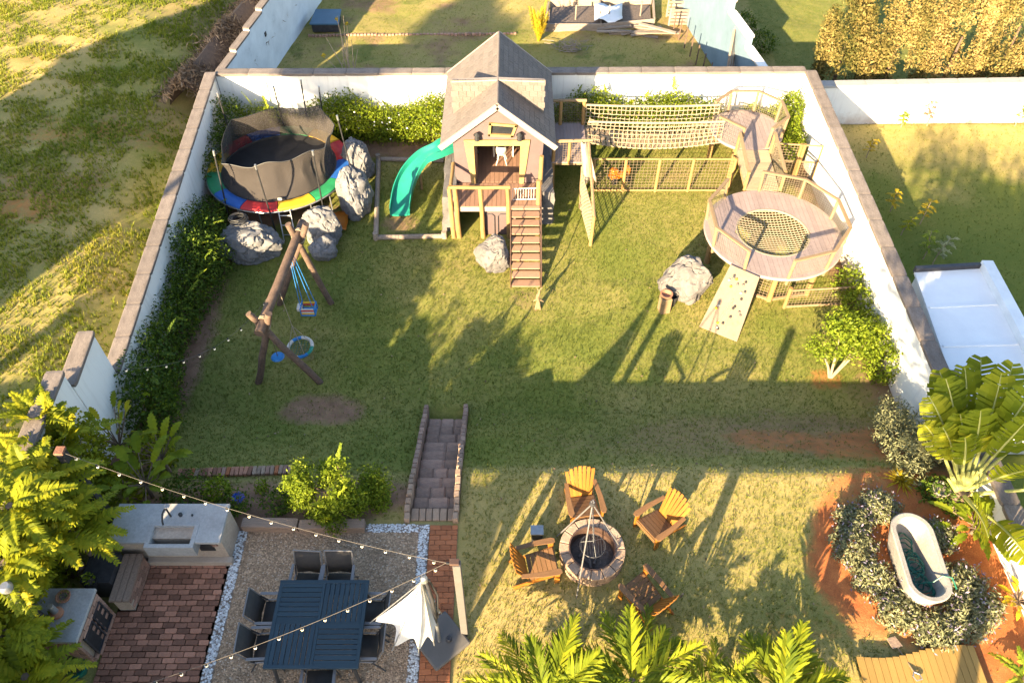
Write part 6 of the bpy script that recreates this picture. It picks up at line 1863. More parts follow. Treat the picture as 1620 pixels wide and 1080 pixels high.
# round bush by the steps
bp0 = V((-3.15, 7.55, T(-3.15, 7.55)))
bu = thing('round_bush', 'large bushy bright green shrub between the sleepers and the stone steps', 'bush', bp0)
bl = []; rb = random.Random(17)
for i in range(30):
    a_ = rb.uniform(0, 6.28); q = rb.uniform(0.15, 1.0) ** 0.6; zc_ = rb.uniform(0.05, 0.85)
    lim = 0.95 * math.sqrt(max(0.1, 1 - (zc_ / 1.25) ** 2))
    s_ = rb.uniform(0.14, 0.27)
    bl.append((-3.38 + lim * q * math.cos(a_), 7.56 + lim * 0.62 * q * math.sin(a_), zc_, s_, s_, s_ * rb.uniform(0.8, 1.2)))
foliage('foliage', bl, 15000, 0.058, lf_bush, bu, 78, shell=(0.35, 1.15), rough=0.35)
rgb = np.random.default_rng(79)
frond_mesh('shoots', [frond_geo((b_[0], b_[1], b_[2] + 0.1), rgb.uniform(0, 6.28), rgb.uniform(0.5, 1.4), rgb.uniform(0.25, 0.42), 0.1, 9, 0.075, 0.045, rgb, 0.3, (1, 1, .6), 0.7) for b_ in bl[:22]], lf_bush, bu)['kind'] = 'stuff'
mb = MB(); branches(mb, bp0, [V((b[0], b[1], b[2] + 0.1)) for b in bl[:10]], 0.022, rn); mb.build('stem', m_bark, bu)
# bed plants
def small_plant(label, c, r, h, n, mat, seed, name='bed_plant', size=0.07):
    t = thing(name, label, 'plant', c, 'plants in the bed behind the sleepers')
    foliage('foliage', [(c.x, c.y, c.z + h * 0.5, r, r, h * 0.55)], n, size, mat, t, seed)
    MB().tube([c + V((0, 0, -0.05)), c + V((0, 0, h * 0.6))], 0.015, 5).build('stem', m_bark, t)
    return t
hy = small_plant('hydrangea with one bright blue flower head in the dark bed', G(377, 800), 0.28, 0.4, 500, lf_creeper, 81)
hc = PY(377, 787, hy.location.y)
foliage('flower_head', [(hc.x, hc.y, hc.z, 0.10, 0.10, 0.08)], 260, 0.035, lf_blue, hy, 82, shell=(0.7, 1.05))
small_plant('light green leafy plant behind the sink counter', G(352, 785), 0.26, 0.55, 600, lf_bush, 83)
small_plant('low dark shrub in the bed just behind the sink tap', G(300, 790), 0.5, 0.4, 1300, lf_creeper, 84)
small_plant('small bright sprig beside the blue hydrangea', G(415, 775), 0.14, 0.3, 160, lf_bush, 85)
small_plant('low dark ground plant between hydrangea and the big round bush', G(440, 800), 0.35, 0.2, 600, lf_creeper, 86)

# ------------------------------------------------------------------ ferns and shrubs in the lower left
def fern(label, c, n, L, seed, el=(0.35, 1.2), nl=26, ll=0.17, lw=0.05, droop=0.45, mat=None, name='giant_fern', cat='fern', stem=0.0, azr=None, vee=0.25, group=None, fwd=0.35):
    c = V(c); t = thing(name, label, cat, c, group)
    rg = np.random.default_rng(seed); fr = []
    for i in range(n):
        az = 2 * math.pi * (i * 0.381966 % 1.0) + rg.uniform(-.3, .3)
        if azr: az = rg.uniform(azr[0], azr[1])
        fr.append(frond_geo(c + V((0.04 * math.cos(az), 0.04 * math.sin(az), stem)), az, rg.uniform(*el), L * rg.uniform(0.7, 1.15), droop * rg.uniform(0.6, 1.3), nl, ll, lw, rg, vee, fwd=fwd))
    frond_mesh('fronds', fr, mat or lf_fern, t)
    MB().tube([V((c.x, c.y, min(c.z, T(c.x, c.y)) - 0.05)), c + V((0, 0, stem + 0.02))], [0.09, 0.06], 9).build('trunk', m_bark, t, smooth=True)
    return t
fern('tall fern with long yellow fronds arching over the oven corner', P(85, 850, 1.6), 24, 1.05, 91, (0.1, 1.2), 22, 0.24, 0.056, 0.5)
fern('spreading fern clump filling the wall corner by the brick-red capped post', P(55, 775, 1.9), 24, 1.15, 92, (0.15, 1.2), 22, 0.25, 0.06, 0.45)
fern('fern with broad fronds over the left end of the sink counter', P(120, 845, 1.25), 9, 0.95, 93, (0.1, 0.9), 20, 0.2, 0.052, 0.5, azr=(-1.3, 1.2))
fern('low fern spilling in front of the oven bricks', P(40, 1070, 1.1), 24, 1.05, 94, (0.1, 1.1), 24, 0.2, 0.05, 0.5)
fern('fern tuft between the flue pipe and the field wall', P(5, 890, 2.1), 22, 1.0, 95, (0.1, 1.2), 22, 0.22, 0.055, 0.5)
fern('fern with ragged fronds growing against the highest wall panel', P(95, 705, 1.6), 20, 1.05, 96, (0.2, 1.2), 22, 0.22, 0.056, 0.45)
fern('tree fern crown rising above the wall coping near the oven', P(15, 800, 2.4), 22, 1.05, 97, (0.0, 1.1), 22, 0.23, 0.056, 0.5)
fern('bright fern leaning over the stepped end of the field wall', P(65, 660, 1.9), 15, 0.75, 98, (0.2, 1.2), 18, 0.18, 0.05, 0.4)
fern('small fern tucked beside the flue cowl', P(5, 1000, 1.5), 18, 0.85, 99, (0.1, 1.1), 20, 0.18, 0.05, 0.5)
def broad_plant(label, c, n, L, W, seed, mat, name='broadleaf_plant', cat='plant', el=(0.3, 1.0), droop=0.4, stem=0.5, lobes=6, cut=0.35, azr=None):
    """big leaves with cut edges on stalks"""
    c = V(c); t = thing(name, label, cat, c); rg = np.random.default_rng(seed)
    Vs, Ts = [], []; st_ = MB()
    for i in range(n):
        az = rg.uniform(*azr) if azr else 2 * math.pi * (i * 0.381966 % 1.0)
        e_ = rg.uniform(*el)
        d = np.array([math.cos(az) * math.cos(e_), math.sin(az) * math.cos(e_), math.sin(e_)])
        s0_ = np.array(c); s1_ = s0_ + d * stem * rg.uniform(0.6, 1.3)
        st_.tube([V(s0_), V(s1_)], [0.014, 0.009], 5)
        side = unit(np.cross(d, [0, 0, 1.0])); l_ = L * rg.uniform(0.75, 1.2)
        ts = np.linspace(0, 1, lobes * 2 + 1); tone = rg.uniform(0.2, 0.95)
        ctr = [s1_ + d * l_ * t_ - np.array([0, 0, 1.0]) * droop * l_ * t_ ** 2 for t_ in ts]
        wd = [W * math.sin(min(1.0, 0.12 + t_ * 0.92) * math.pi) ** 0.7 for t_ in ts]
        for sg in (-1, 1):
            for k in range(len(ts) - 1):
                w0, w1 = wd[k] * (1 if k % 2 == 0 else 1 - cut), wd[k + 1] * (1 if (k + 1) % 2 == 0 else 1 - cut)
                up_ = np.array([0, 0, 0.18])
                Vs += [ctr[k], ctr[k + 1], ctr[k + 1] + side * sg * w1 + up_ * w1, ctr[k] + side * sg * w0 + up_ * w0]; Ts += [min(1, max(0, tone + rg.normal(0, .05)))] * 4
    np_mesh('leaves', np.array(Vs), np.arange(len(Vs)).reshape(-1, 4), mat, t, None, np.array(Ts))
    st_.tube([V((c.x, c.y, T(c.x, c.y) - 0.05)), c], [0.05, 0.03], 7)
    st_.build('stalks', m_bark, t)
    return t
broad_plant('broad-leaved plant with drooping leaves beyond the sink counter', (-6.9, 7.75, 0.35), 16, 0.55, 0.11, 101, lf_banana, stem=0.5)
broad_plant('loose leafy plant in front of the stepped wall panel', (-7.65, 8.6, 0.4), 18, 0.42, 0.07, 102, lf_fern, stem=0.7, el=(0.5, 1.3))
broad_plant('broad-leaved plant reaching over the edge of the shaded lawn', (-6.9, 8.5, 0.1), 14, 0.55, 0.10, 103, lf_banana, stem=0.45)
hedge('wall_bush', 'dense shrub mass behind the ferns along the upper wall panels', [(-8.0, 6.3, 1.1, 0.55, 1.0, 1.1), (-8.05, 7.8, 0.9, 0.5, 0.9, 1.0), (-7.9, 4.6, 1.0, 0.55, 0.8, 1.0), (-7.5, 7.7, 0.2, 0.5, 0.5, 0.6), (-7.4, 8.8, -0.3, 0.5, 0.5, 0.6)], 14000, 0.11, lf_fern, 104, (-8, 6.5, 0), 'shrub', [((-8, 6.3, 0), (-8, 6.3, 0.8), 0.04), ((-8, 7.8, 0), (-8, 7.8, .6), .04)])

# ------------------------------------------------------------------ palms along the bottom
def palm(label, c, n, L, seed, trunk_h, el=(-0.05, 0.6), nl=22, ll=0.5, lw=0.06, droop=0.14, group='palms at the foot of the fire pit lawn', vee=0.35, fwd=0.75):
    return fern(label, c, n, L, seed, el, nl, ll, lw, droop, lf_palm, 'clumping_palm', 'palm', 0.0, None, vee, group, fwd)
palm('clumping palm spreading fronds towards the brick path', P(866, 1112, 0.6), 22, 1.2, 111, 1.5, ll=0.46, lw=0.062, nl=24)
palm('clumping palm growing behind the dark slatted chair', P(1000, 1078, 0.55), 22, 1.1, 112, 1.3, ll=0.42, lw=0.058, nl=24)
palm('clumping palm with one upright sunlit fan frond beside the deck', P(1240, 1105, 0.55), 22, 1.2, 113, 1.6, ll=0.46, lw=0.066, nl=24)
palm('thin yellowing palm between the two fuller clumps', P(1130, 1105, 0.4), 12, 0.9, 114, 1.1, ll=0.32, lw=0.05, nl=20)
# ------------------------------------------------------------------ fan of paddle leaves on the right
def paddle(base, az, el, stalk, L, W, rg, droop, splits=14, twist=0.0):
    """one banana-like leaf: stalk + split blade; returns stalk points and blade quads"""
    d = np.array([math.cos(az) * math.cos(el), math.sin(az) * math.cos(el), math.sin(el)])
    b = np.array(base); s1 = b + d * stalk
    side = unit(np.cross(d, np.array([math.sin(twist) * 0.3, -0.75, 0.55]))); nr = np.cross(side, d)
    Vs, Ts = [], []
    tone = rg.uniform(0.35, 0.85)
    ts = np.linspace(0, 1, splits + 1)
    def c(t_): return s1 + d * L * t_ - np.array([0, 0, 1.0]) * droop * L * t_ ** 2 + np.array([0, 0, 0])
    for sg in (-1, 1):
        for k in range(splits):
            t0, t1 = ts[k], ts[k + 1] - (0.25 / splits if rg.random() < 0.45 else 0.0)
            w0 = W * math.sin(min(0.985, 0.10 + 0.86 * t0) * math.pi) ** 0.55; w1 = W * math.sin(min(0.985, 0.10 + 0.86 * t1) * math.pi) ** 0.55
            fall = rg.uniform(0.05, 0.45)
            tn = min(1, max(0, tone + rg.normal(0, .07)))
            if rg.random() < 0.04: tn = 1.0
            for f0, f1 in ((0, .5), (.5, 1.0)):
                def e(t_, w_, f_): return c(t_) + side * sg * w_ * f_ + nr * (0.18 * w_ * f_ - fall * w_ * f_ ** 2.2) + d * w_ * f_ * 0.35
                Vs += [e(t0, w0, f0), e(t1, w1, f0), e(t1, w1, f1), e(t0, w0, f1)]; Ts += [tn] * 4
    mid = [c(t_) for t_ in np.linspace(0, 0.97, 8)]
    return [b] + mid, Vs, Ts
lf_paddle = leafm('split_paddle_leaf', (0.07, 0.105, 0.008), (0.17, 0.20, 0.010), (0.32, 0.31, 0.02), 0.34)
tvb = P(1505, 800, 0); tv = thing('paddle_palm', 'traveller-like palm with a fan of huge split paddle leaves by the sunlit wall', 'palm', tvb)
rg = np.random.default_rng(121)
stk = MB(); Vs, Ts = [], []
leafpx = [((1478, 615), 1.1, 1.25, 0.30), ((1512, 600), 1.2, 1.35, 0.33), ((1545, 585), 1.2, 1.45, 0.34), ((1590, 610), 1.2, 1.5, 0.36), ((1640, 640), 1.2, 1.5, 0.36), ((1640, 700), 1.1, 1.4, 0.34), ((1600, 720), 1.0, 1.2, 0.32), ((1640, 780), 1.0, 1.1, 0.32), ((1570, 830), 0.8, 1.0, 0.3), ((1620, 860), 0.9, 1.0, 0.3), ((1462, 640), 1.0, 1.0, 0.26), ((1560, 650), 1.0, 1.2, 0.33), ((1495, 655), 0.9, 1.0, 0.28), ((1530, 640), 0.9, 1.15, 0.3), ((1575, 680), 0.9, 1.1, 0.3), ((1610, 660), 1.0, 1.3, 0.33), ((1500, 570), 1.2, 1.4, 0.34), ((1570, 560), 1.3, 1.5, 0.36), ((1615, 590), 1.3, 1.5, 0.36), ((1540, 720), 0.8, 0.9, 0.28), ((1590, 770), 0.8, 0.9, 0.28)]
b0_ = V((tvb.x + 0.05, tvb.y + 0.05, 0.35))
for i, ((u, v), sl_, L, W) in enumerate(leafpx):
    u -= 22
    tgt = P(u, v, 2.0 if v < 660 else (1.3 if v < 760 else 0.9))
    d = (tgt - b0_).normalized(); az, el = math.atan2(d.y, d.x), math.asin(d.z) + 0.12
    s_, vv, tt = paddle(b0_ + V((rg.uniform(-.05, .05), rg.uniform(-.05, .05), 0)), az, el, sl_, L, W, rg, 0.22)
    stk_o = MB().tube([V(p) for p in s_], [0.045] + [0.026 * (1 - 0.1 * k) for k in range(len(s_) - 1)], 7).build('leaf_stalk', M('pale_stalk%d' % i, (0.34, 0.34, 0.10), (0.28, 0.28, 0.08), 6, 0.5) if i == 0 else stalk_m, tv, smooth=True)
    if i == 0: stalk_m = stk_o.data.materials[0]
    np_mesh('paddle_leaf', np.array(vv), np.arange(len(vv)).reshape(-1, 4), lf_paddle, tv, None, np.array(tt))
MB().tube([V((tvb.x, tvb.y, -0.05)), b0_ + V((0, 0, 0.15))], [0.17, 0.13], 12).build('trunk', m_bark, tv, smooth=True)
fr = []
for k in range(11):                                    # overlapping leaf sheaths, the pale fan
    a = R(60 + 12 * k - 30)
    p1 = b0_ + V((0.42 * math.cos(a), 0.10, 0.55 * math.sin(a) + 0.1))
    MB().tube([b0_ + V((0.05 * math.cos(a), 0, 0)), b0_.lerp(p1, .5) + V((0, -.03, 0)), p1], [0.05, 0.045, 0.025], 7).build('leaf_sheath', stalk_m, tv, smooth=True)
broad_plant('leafy plant sprawling under the paddle palm beside the soil bed', (8.5, 6.95, 0.2), 26, 0.42, 0.085, 131, lf_banana, stem=0.4, el=(0.1, 1.0))
broad_plant('yellow-leaved plant at the soil edge near the deck', (8.72, 5.6, 0.12), 26, 0.22, 0.045, 132, lf_yellow, stem=0.25, el=(0.2, 1.1))
fern('leafy low plant at the corner of the deck and soil', (8.3, 4.3, 0.1), 12, 0.6, 133, (0.3, 1.1), 14, 0.12, 0.05, 0.5, lf_bush, 'low_plant', 'plant')
# silvery shrub
hedge('silver_shrub', 'silvery grey-green shrub in front of the paddle palm and wall', [(8.05, 9.3, -0.25, 0.5, 0.55, 0.45), (7.9, 8.6, 0.05, 0.45, 0.45, 0.42), (8.4, 8.9, 0.1, 0.5, 0.5, 0.5), (8.2, 10.0, -0.55, 0.4, 0.45, 0.42), (7.75, 8.15, 0.1, 0.3, 0.3, 0.25)], 6500, 0.085, lf_silver, 134, (8.1, 9.0, 0), 'shrub', [((8.1, 9.0, -0.4), (8.2, 9.1, 0.2), 0.03)], aspect=0.28)
hedge('low_shrub', 'dark low shrub under the paddle palm', [(8.1, 7.75, 0.15, 0.35, 0.3, 0.25), (8.35, 7.5, 0.15, 0.3, 0.3, 0.3)], 1400, 0.08, lf_creeper, 135, (8.2, 7.6, 0), 'shrub', [((8.2, 7.6, -0.05), (8.2, 7.6, 0.2), 0.02)])
def grass_clump(label, c, n, L, seed, mat, name='grass_clump', group=None):
    c = V(c); t = thing(name, label, 'plant', c, group); rg = np.random.default_rng(seed); Vs, Ts = [], []
    for i in range(n):
        az, e_ = rg.uniform(0, 6.28), rg.uniform(0.35, 1.45); l_ = L * rg.uniform(0.6, 1.1)
        d = np.array([math.cos(az) * math.cos(e_), math.sin(az) * math.cos(e_), math.sin(e_)]); s = unit(np.cross(d, [0, 0, 1.0])) * 0.012
        p = [np.array(c) + d * l_ * f_ - np.array([0, 0, 1.0]) * 0.45 * l_ * f_ ** 2 for f_ in (0, .5, 1)]
        tn = rg.uniform(0.2, 1)
        Vs += [p[0] - s, p[0] + s, p[1] + s, p[1] - s, p[1] - s, p[1] + s, p[2] + s * .2, p[2] - s * .2]; Ts += [tn] * 8
    np_mesh('blades', np.array(Vs), np.arange(len(Vs)).reshape(-1, 4), mat, t, None, np.array(Ts))
    MB().lathe([(0.05, -0.03), (0.035, 0.05)], c, 8).build('crown', m_bark, t)
    return t
grass_clump('yellow spiky grass clump on the bare soil above the tub', P(1424, 762, 0), 130, 0.42, 141, lf_yellow)
# lavender round the tub
rn = random.Random(88)
lav = []
lv_lab = ['behind the tub head', 'at the lawn side of the tub head', 'beside the tub on the lawn side', 'lower on the lawn side of the tub', 'at the tub foot by the red soil', 'at the deck end of the tub', 'beside the tub foot on the palm side', 'beside the tub on the palm side', 'under the palm side rim of the tub head', 'outermost on the palm side near the deck']
lpos = [(6.95, 7.45), (6.35, 7.15), (6.22, 6.62), (6.38, 6.05), (6.62, 5.45), (7.12, 5.10), (7.75, 5.30), (7.92, 5.95), (7.82, 6.85), (8.05, 5.55)]
for i, ((x, y_), lb) in enumerate(zip(lpos, lv_lab)):
    t = thing('lavender_bush', 'silvery lavender bush ' + lb, 'lavender', (x, y_, 0), 'lavender round the tub')
    r_ = rn.uniform(0.36, 0.46); rg = np.random.default_rng(200 + i); n = 1500
    d = unit(rg.normal(size=(n, 3))); d[:, 2] = np.abs(d[:, 2]) * 0.8 + 0.05; d = unit(d)
    rr = r_ * rg.uniform(0.5, 1.0, n)[:, None] * (1 + 0.15 * np.sin(d[:, :1] * 9) * np.cos(d[:, 1:2] * 8))
    pts = np.array([x, y_, 0.0]) + d * rr * np.array([1, 1, 0.85])
    vs, fs = leaves(pts, 0.085, rg, d * 1.2, 0.3, 0.6)
    np_mesh('foliage', vs, fs, lf_silver, t, None, np.repeat(np.clip(rg.normal(.45, .25, n), 0, 1), 4))
    m_ = 90
    tip = pts[:m_] * 1.0 + d[:m_] * 0.08 + np.array([0, 0, 0.05])
    lv_, lf_ = leaves(tip, 0.06, rg, None, 0.4, 0.8)
    np_mesh('flower_spikes', lv_, lf_, lf_purple, t, None, np.repeat(rg.random(m_), 4))['kind'] = 'stuff'
    MB().lathe([(0.05, -0.03), (0.03, 0.08)], (x, y_, 0), 7).build('woody_base', m_bark, t)

# ------------------------------------------------------------------ neighbours
sh = thing('flat_roofed_shed', 'white flat-roofed outbuilding with a raised parapet beside the boundary wall', 'shed', (10.3, 11, LOW))
rzv = 0.35
s0_, s1_, s2_, s3_ = P(1447, 430, rzv), P(1551, 424, rzv), P(1690, 690, rzv), P(1530, 690, rzv)
s0_.x = max(s0_.x, wall_x_right(s0_.y) + 0.16); s3_.x = wall_x_right(s3_.y) + 0.16
MB().prism([s0_, s1_, s2_, s3_], (0, 0, -0.06)).build('roof_sheet', m_roofw, sh)
MB().prism([V((p.x, p.y, LOW - 0.2)) for p in (s0_ + V((.05, -.05, 0)), s1_ + V((-.05, -.05, 0)), s2_ + V((-.05, .05, 0)), s3_ + V((.05, .05, 0)))], (0, 0, rzv - 0.07 - LOW + 0.2)).build('wall', m_wall, sh)
MB().beam(s0_ + V((0, 0.03, 0.04)), s1_ + V((0, 0.03, 0.04)), 0.1, 0.16).build('parapet', m_dkmetal, sh)
MB().beam(s1_ + V((0.1, 0.05, 0.08)), s2_ + V((0.1, 0, 0.08)), 0.26, 0.24).build('parapet', m_wall_b, sh)
for q_ in (0.25, 0.5, 0.75):
    MB().beam(s0_.lerp(s3_, q_) + V((0.05, 0, 0.012)), s1_.lerp(s2_, q_) + V((-0.05, 0, 0.012)), 0.05, 0.03).build('roof_seam', m_roofw, sh)
dw = MB().box(((s1_.x + s2_.x) / 2 + 0.3, 11.0, -0.4), (0.05, 0.8, 1.8)).build('door', m_timber, sh)
def feather(label, c, n, L, seed, mat, group, lean=(0, 0)):
    c = V(c); t = thing('feathery_seedling', label, 'seedling', c, group); rg = np.random.default_rng(seed); fr = []
    MB().tube([c + V((0, 0, -0.05)), c + V((lean[0] * .5, lean[1] * .5, L * 0.55))], [0.018, 0.01], 5).build('stem', m_barkp, t)
    lx, ly = rg.uniform(-.25, .25) * L, rg.uniform(-.2, .2) * L
    MB().tube([c + V((0, 0, L * .3)), c + V((lx, ly, L))], [0.012, 0.006], 5).build('shoot', m_barkp, t)
    for i in range(n * 2):
        f_ = 0.35 + 0.65 * i / (n * 2); az = i * 2.4
        fr.append(frond_geo(c + V((lx * f_, ly * f_, L * f_)), az, rg.uniform(0.1, 0.8), L * rg.uniform(0.22, 0.36), 0.4, 9, 0.09, 0.035, rg, 0.2))
    frond_mesh('leaves', fr, mat, t)
for (u, v, L, sd, lb, mt) in ((1370, 240, 0.7, 151, 'single yellow-green seedling just outside the brown-coped wall near the cross wall', lf_yellow), (1408, 325, 0.8, 152, 'bright yellow seedling outside the wall opposite the round tower', lf_yellow),
                          (1425, 362, 0.6, 153, 'small seedling beside the shed parapet end, paler of the pair', lf_fern), (1455, 345, 0.8, 154, 'leaning feathery seedling a step away from the wall', lf_yellow), (1460, 400, 0.9, 155, 'dull green seedling just above the white flat roof', lf_bush),
                          (1425, 192, 0.6, 156, 'small shrublet at the foot of the low white wall, in the sun wedge', lf_bush), (1465, 188, 0.8, 157, 'taller thin shrublet against the low white wall', lf_dry), (1605, 190, 0.8, 158, 'leafy shrublet at the far end of the low white wall', lf_bush), (1475, 408, 0.9, 159, 'grey-green seedling leaning over the shed roof edge', lf_silver)):
    p = P(u, v + 10, LOW); p.z = T(p.x, p.y)
    if v < 200: p.y = min(p.y, 22.2)
    p.x = max(p.x, wall_x_right(p.y) + 0.35)
    feather(lb, p, 7, L, sd, mt, 'seedlings in the next garden')
# golden conifers
cn_lab = ['golden conifer bush nearest the wall corner, greenest of the row', 'tall golden conifer second from the wall corner', 'browner golden conifer in the middle of the hedge row', 'golden conifer near the far end of the low white wall', 'golden conifer at the outer end of the row']
for i, (x, r_, h_) in enumerate(((10.95, 1.0, 4.6), (12.75, 1.08, 5.6), (14.65, 1.05, 5.2), (16.5, 1.1, 5.9), (18.5, 1.1, 5.4))):
    y_ = 24.3 + 0.2 * (i % 2)
    t = thing('golden_conifer', cn_lab[i], 'conifer', (x, y_, LOW - 0.3), 'golden conifers behind the low wall')
    rc = random.Random(160 + i); bl = []
    for j in range(62):
        f_ = rc.random() ** 1.15; a_ = rc.uniform(0, 6.28); rad = r_ * (1 - f_) ** 0.5 * rc.uniform(0.6, 1.0)
        s_ = rc.uniform(0.16, 0.30)
        bl.append((x + rad * math.cos(a_), y_ + rad * 0.9 * math.sin(a_), LOW - 0.1 + f_ * h_ + 0.2, s_, s_, rc.uniform(0.4, 0.75)))
    tone_c = (0.25, 0.5, 0.7, 0.55, 0.42)[i]
    rg = np.random.default_rng(160 + i); n = 15000
    pts, d_, rr_ = blob_points(bl, n, rg, (0.45, 1.1), 0.4, 0.2)
    vs, fs = leaves(pts, 0.11, rg, d_ * 0.6, 0.45, 0.6)
    np_mesh('crown', vs, fs, lf_conifer, t, None, np.repeat(np.clip(rg.normal(tone_c + 0.2 * np.sin(pts[:, 0] * 5 + pts[:, 2] * 1.5), .2), 0, 1), 4))
    MB().tube([(x, y_, LOW - 0.35), (x, y_, LOW + h_ * 0.38)], [0.10, 0.03], 8).build('trunk', m_logdark, t)
# thatch bank
tb_ = thing('thatch_bank', 'bank of heaped dry brown thatch along the stepped wall', 'thatch', (-11, 27, LOW))
rg = np.random.default_rng(171); n = 15000
f_ = rg.random(n); w_ = rg.normal(0, 0.42, n)
cxv = -10.35 + f_ * 1.55; cyv = 22.4 + f_ * 11.0
pts = np.stack([cxv + w_ - 0.1, cyv + rg.normal(0, .2, n), terrain(cxv - 2.5, cyv) + 0.1 + 0.75 * np.exp(-(w_ / 0.45) ** 2) * rg.uniform(0.5, 1.05, n) * (0.8 + 0.3 * np.sin(cyv * 2))], -1)
vs, fs = leaves(pts, 0.26, rg, None, 0.16, 0.1)
np_mesh('dry_stems', vs, fs, lf_dry, tb_, None, np.repeat(rg.random(n), 4))['kind'] = 'stuff'
core = MB(); vs, fs = [], []
for i in range(25):
    for j in range(7):
        f2_ = i / 24; g_ = (j - 3) / 3
        vs.append(V((-10.45 + f2_ * 1.55 + g_ * 0.65, 22.4 + f2_ * 11.0, -0.55 + 0.1 + 0.62 * math.exp(-(g_ / 0.62) ** 2) + 0.08 * noise.noise(V((i * .7, j * .9, 0))) - (0.6 if abs(g_) == 1 else 0))))
for i in range(24):
    for j in range(6): fs.append((i * 7 + j, (i + 1) * 7 + j, (i + 1) * 7 + j + 1, i * 7 + j + 1))
core.add(vs, fs).build('bank_core', M('thatch_mat', (0.14, 0.09, 0.06), (0.09, 0.06, 0.045), 8, 0.95, 0.8, 40), tb_, smooth=True)
# things in the plot behind
bx_ = thing('blue_panel', 'slate blue rectangular panel lying on legs beside the stepped wall', 'panel', P(513, 30, LOW))
a = P(490, 40, -1.2); b = P(536, 40, -1.2); c_ = P(540, 17, -1.2); d_ = P(500, 17, -1.2)
MB().prism([a, b, c_, d_], (0, 0, 0.06)).build('sheet', m_bluep, bx_)
MB().prism([p + V((0, 0, -0.3)) for p in (a + V((.05, .05, 0)), b + V((-.05, .05, 0)), c_ + V((-.05, -.05, 0)), d_ + V((.05, -.05, 0)))], (0, 0, 0.3)).build('box', m_dkmetal, bx_)
bt = thing('bare_tree', 'small bare tree with pale branches and a few yellow leaves behind the wall', 'tree', P(541, 128, LOW - 0.2))
b_ = V((-5.25, 23.4, LOW - 0.3)); mb = MB(); rn = random.Random(5)
fk = b_ + V((0, 0, 0.75)); mb.tube([b_, b_ + V((0.02, 0, 0.4)), fk], [0.045, 0.04, 0.035], 7)
ends = []
for u, v in ((515, 58), (533, 30), (543, 25), (549, 38), (512, 88), (566, 78), (556, 62), (538, 45)):
    e = PY(u, v, b_.y + rn.uniform(-.25, .25)); md = fk.lerp(e, .5) + V((rn.uniform(-.1, .1), 0, 0.05)); mb.tube([fk, md, e], [0.025, 0.017, 0.007], 5); ends.append(e)
    for q in range(2):
        mb.tube([md, md + V((rn.uniform(-.25, .25), rn.uniform(-.2, .2), rn.uniform(.1, .3)))], [0.01, 0.004], 4)
mb.build('trunk', m_barkp, bt, smooth=True)
foliage('yellow_leaves', [(ends[i].x, ends[i].y, ends[i].z, .07, .07, .06) for i in (1, 3, 4)], 60, 0.07, lf_yellow, bt, 6)
gb_ = thing('raised_garden_bed', 'raised timber vegetable bed with posts and a torn white sheet', 'garden bed', (3.8, 28, LOW))
gz = LOW - 0.25
g0, g1 = P(865, 46, gz + .15), P(1035, 38, gz + .15)
for p, q in ((P(862, 50, gz), P(952, 50, gz)), (P(952, 50, gz), P(1034, 42, gz)), (P(870, 12, gz), P(1030, 8, gz)), (P(862, 48, gz), P(868, 14, gz)), (P(1034, 42, gz), P(1032, 6, gz)), (P(950, 48, gz), P(948, 12, gz))):
    pbeam('side_board', m_timber, gb_, p + V((0, 0, 0.14)), q + V((0, 0, 0.14)), 0.06, 0.34)
MB().prism([P(864, 46, gz + .12), P(1030, 40, gz + .12), P(1028, 10, gz + .12), P(872, 14, gz + .12)], (0, 0, 0.05)).build('soil', m_ash, gb_)
for u, v in ((910, 38), (962, 38), (1012, 32), (910, 12), (1030, 10), (868, 46)):
    p = P(u, v, gz); MB().tube([p, p + V((0, 0, 0.75))], 0.03, 6).build('post', m_timber, gb_)
shx = MB(); vs, fs = [], []
for i in range(7):
    for j in range(6):
        p = P(940 + 44 * i / 6, 38 - 26 * j / 5, gz + 0.25); p.z += 0.1 * math.sin(i * 1.3) * math.cos(j * 1.1) + 0.12
        vs.append(p)
for i in range(6):
    for j in range(5): fs.append((i * 6 + j, (i + 1) * 6 + j, (i + 1) * 6 + j + 1, i * 6 + j + 1))
o = shx.add(vs, fs).build('torn_sheet', m_wall_b, None, P(962, 25, gz), True); o.modifiers.new('t', 'SOLIDIFY').thickness = 0.01
tag(o, 'crumpled pale plastic sheet draped over the raised timber bed', 'sheet')
wp = thing('timber_pile', 'heap of loose weathered planks in front of the raised timber bed', 'timber pile', P(1000, 55, gz))
rn = random.Random(19)
for i in range(14):
    c_ = P(rn.uniform(955, 1045), rn.uniform(50, 60), gz); a = rn.gauss(0, 0.22); l_ = rn.uniform(0.7, 2.0)
    piece('plank', m_timber, wp, c_ + V((0, 0, 0.04 + i * 0.018)), (l_, rn.uniform(.1, .16), 0.04), (rn.gauss(0, .05), rn.gauss(0, .04), a), 0.03)
cg = thing('twig_heap', 'heap of dry grey twigs on the tan grass', 'twigs', P(902, 78, gz))
mb = MB(); c_ = P(902, 80, gz)
for i in range(70):
    a = rn.uniform(0, 6.28); p = c_ + V((rn.gauss(0, .28), rn.gauss(0, .18), rn.uniform(0.02, .22))); l_ = rn.uniform(.15, .45)
    mb.tube([p, p + V((math.cos(a) * l_, math.sin(a) * l_, rn.uniform(-.1, .15)))], 0.012, 4)
mb.build('sticks', m_timber, cg)['kind'] = 'stuff'
fern('yellow-stemmed bamboo-like plant next to the raised timber bed', P(852, 66, gz), 16, 1.5, 181, (1.15, 1.5), 18, 0.16, 0.05, 0.15, lf_yellow, 'yellow_plant', 'plant')
broad_plant('young banana plant with two upright leaves behind the wall', (2.15, 23.1, LOW - 0.25), 4, 0.7, 0.12, 182, lf_banana, 'banana_plant', stem=0.3, el=(0.8, 1.4), cut=0.05, droop=0.1)
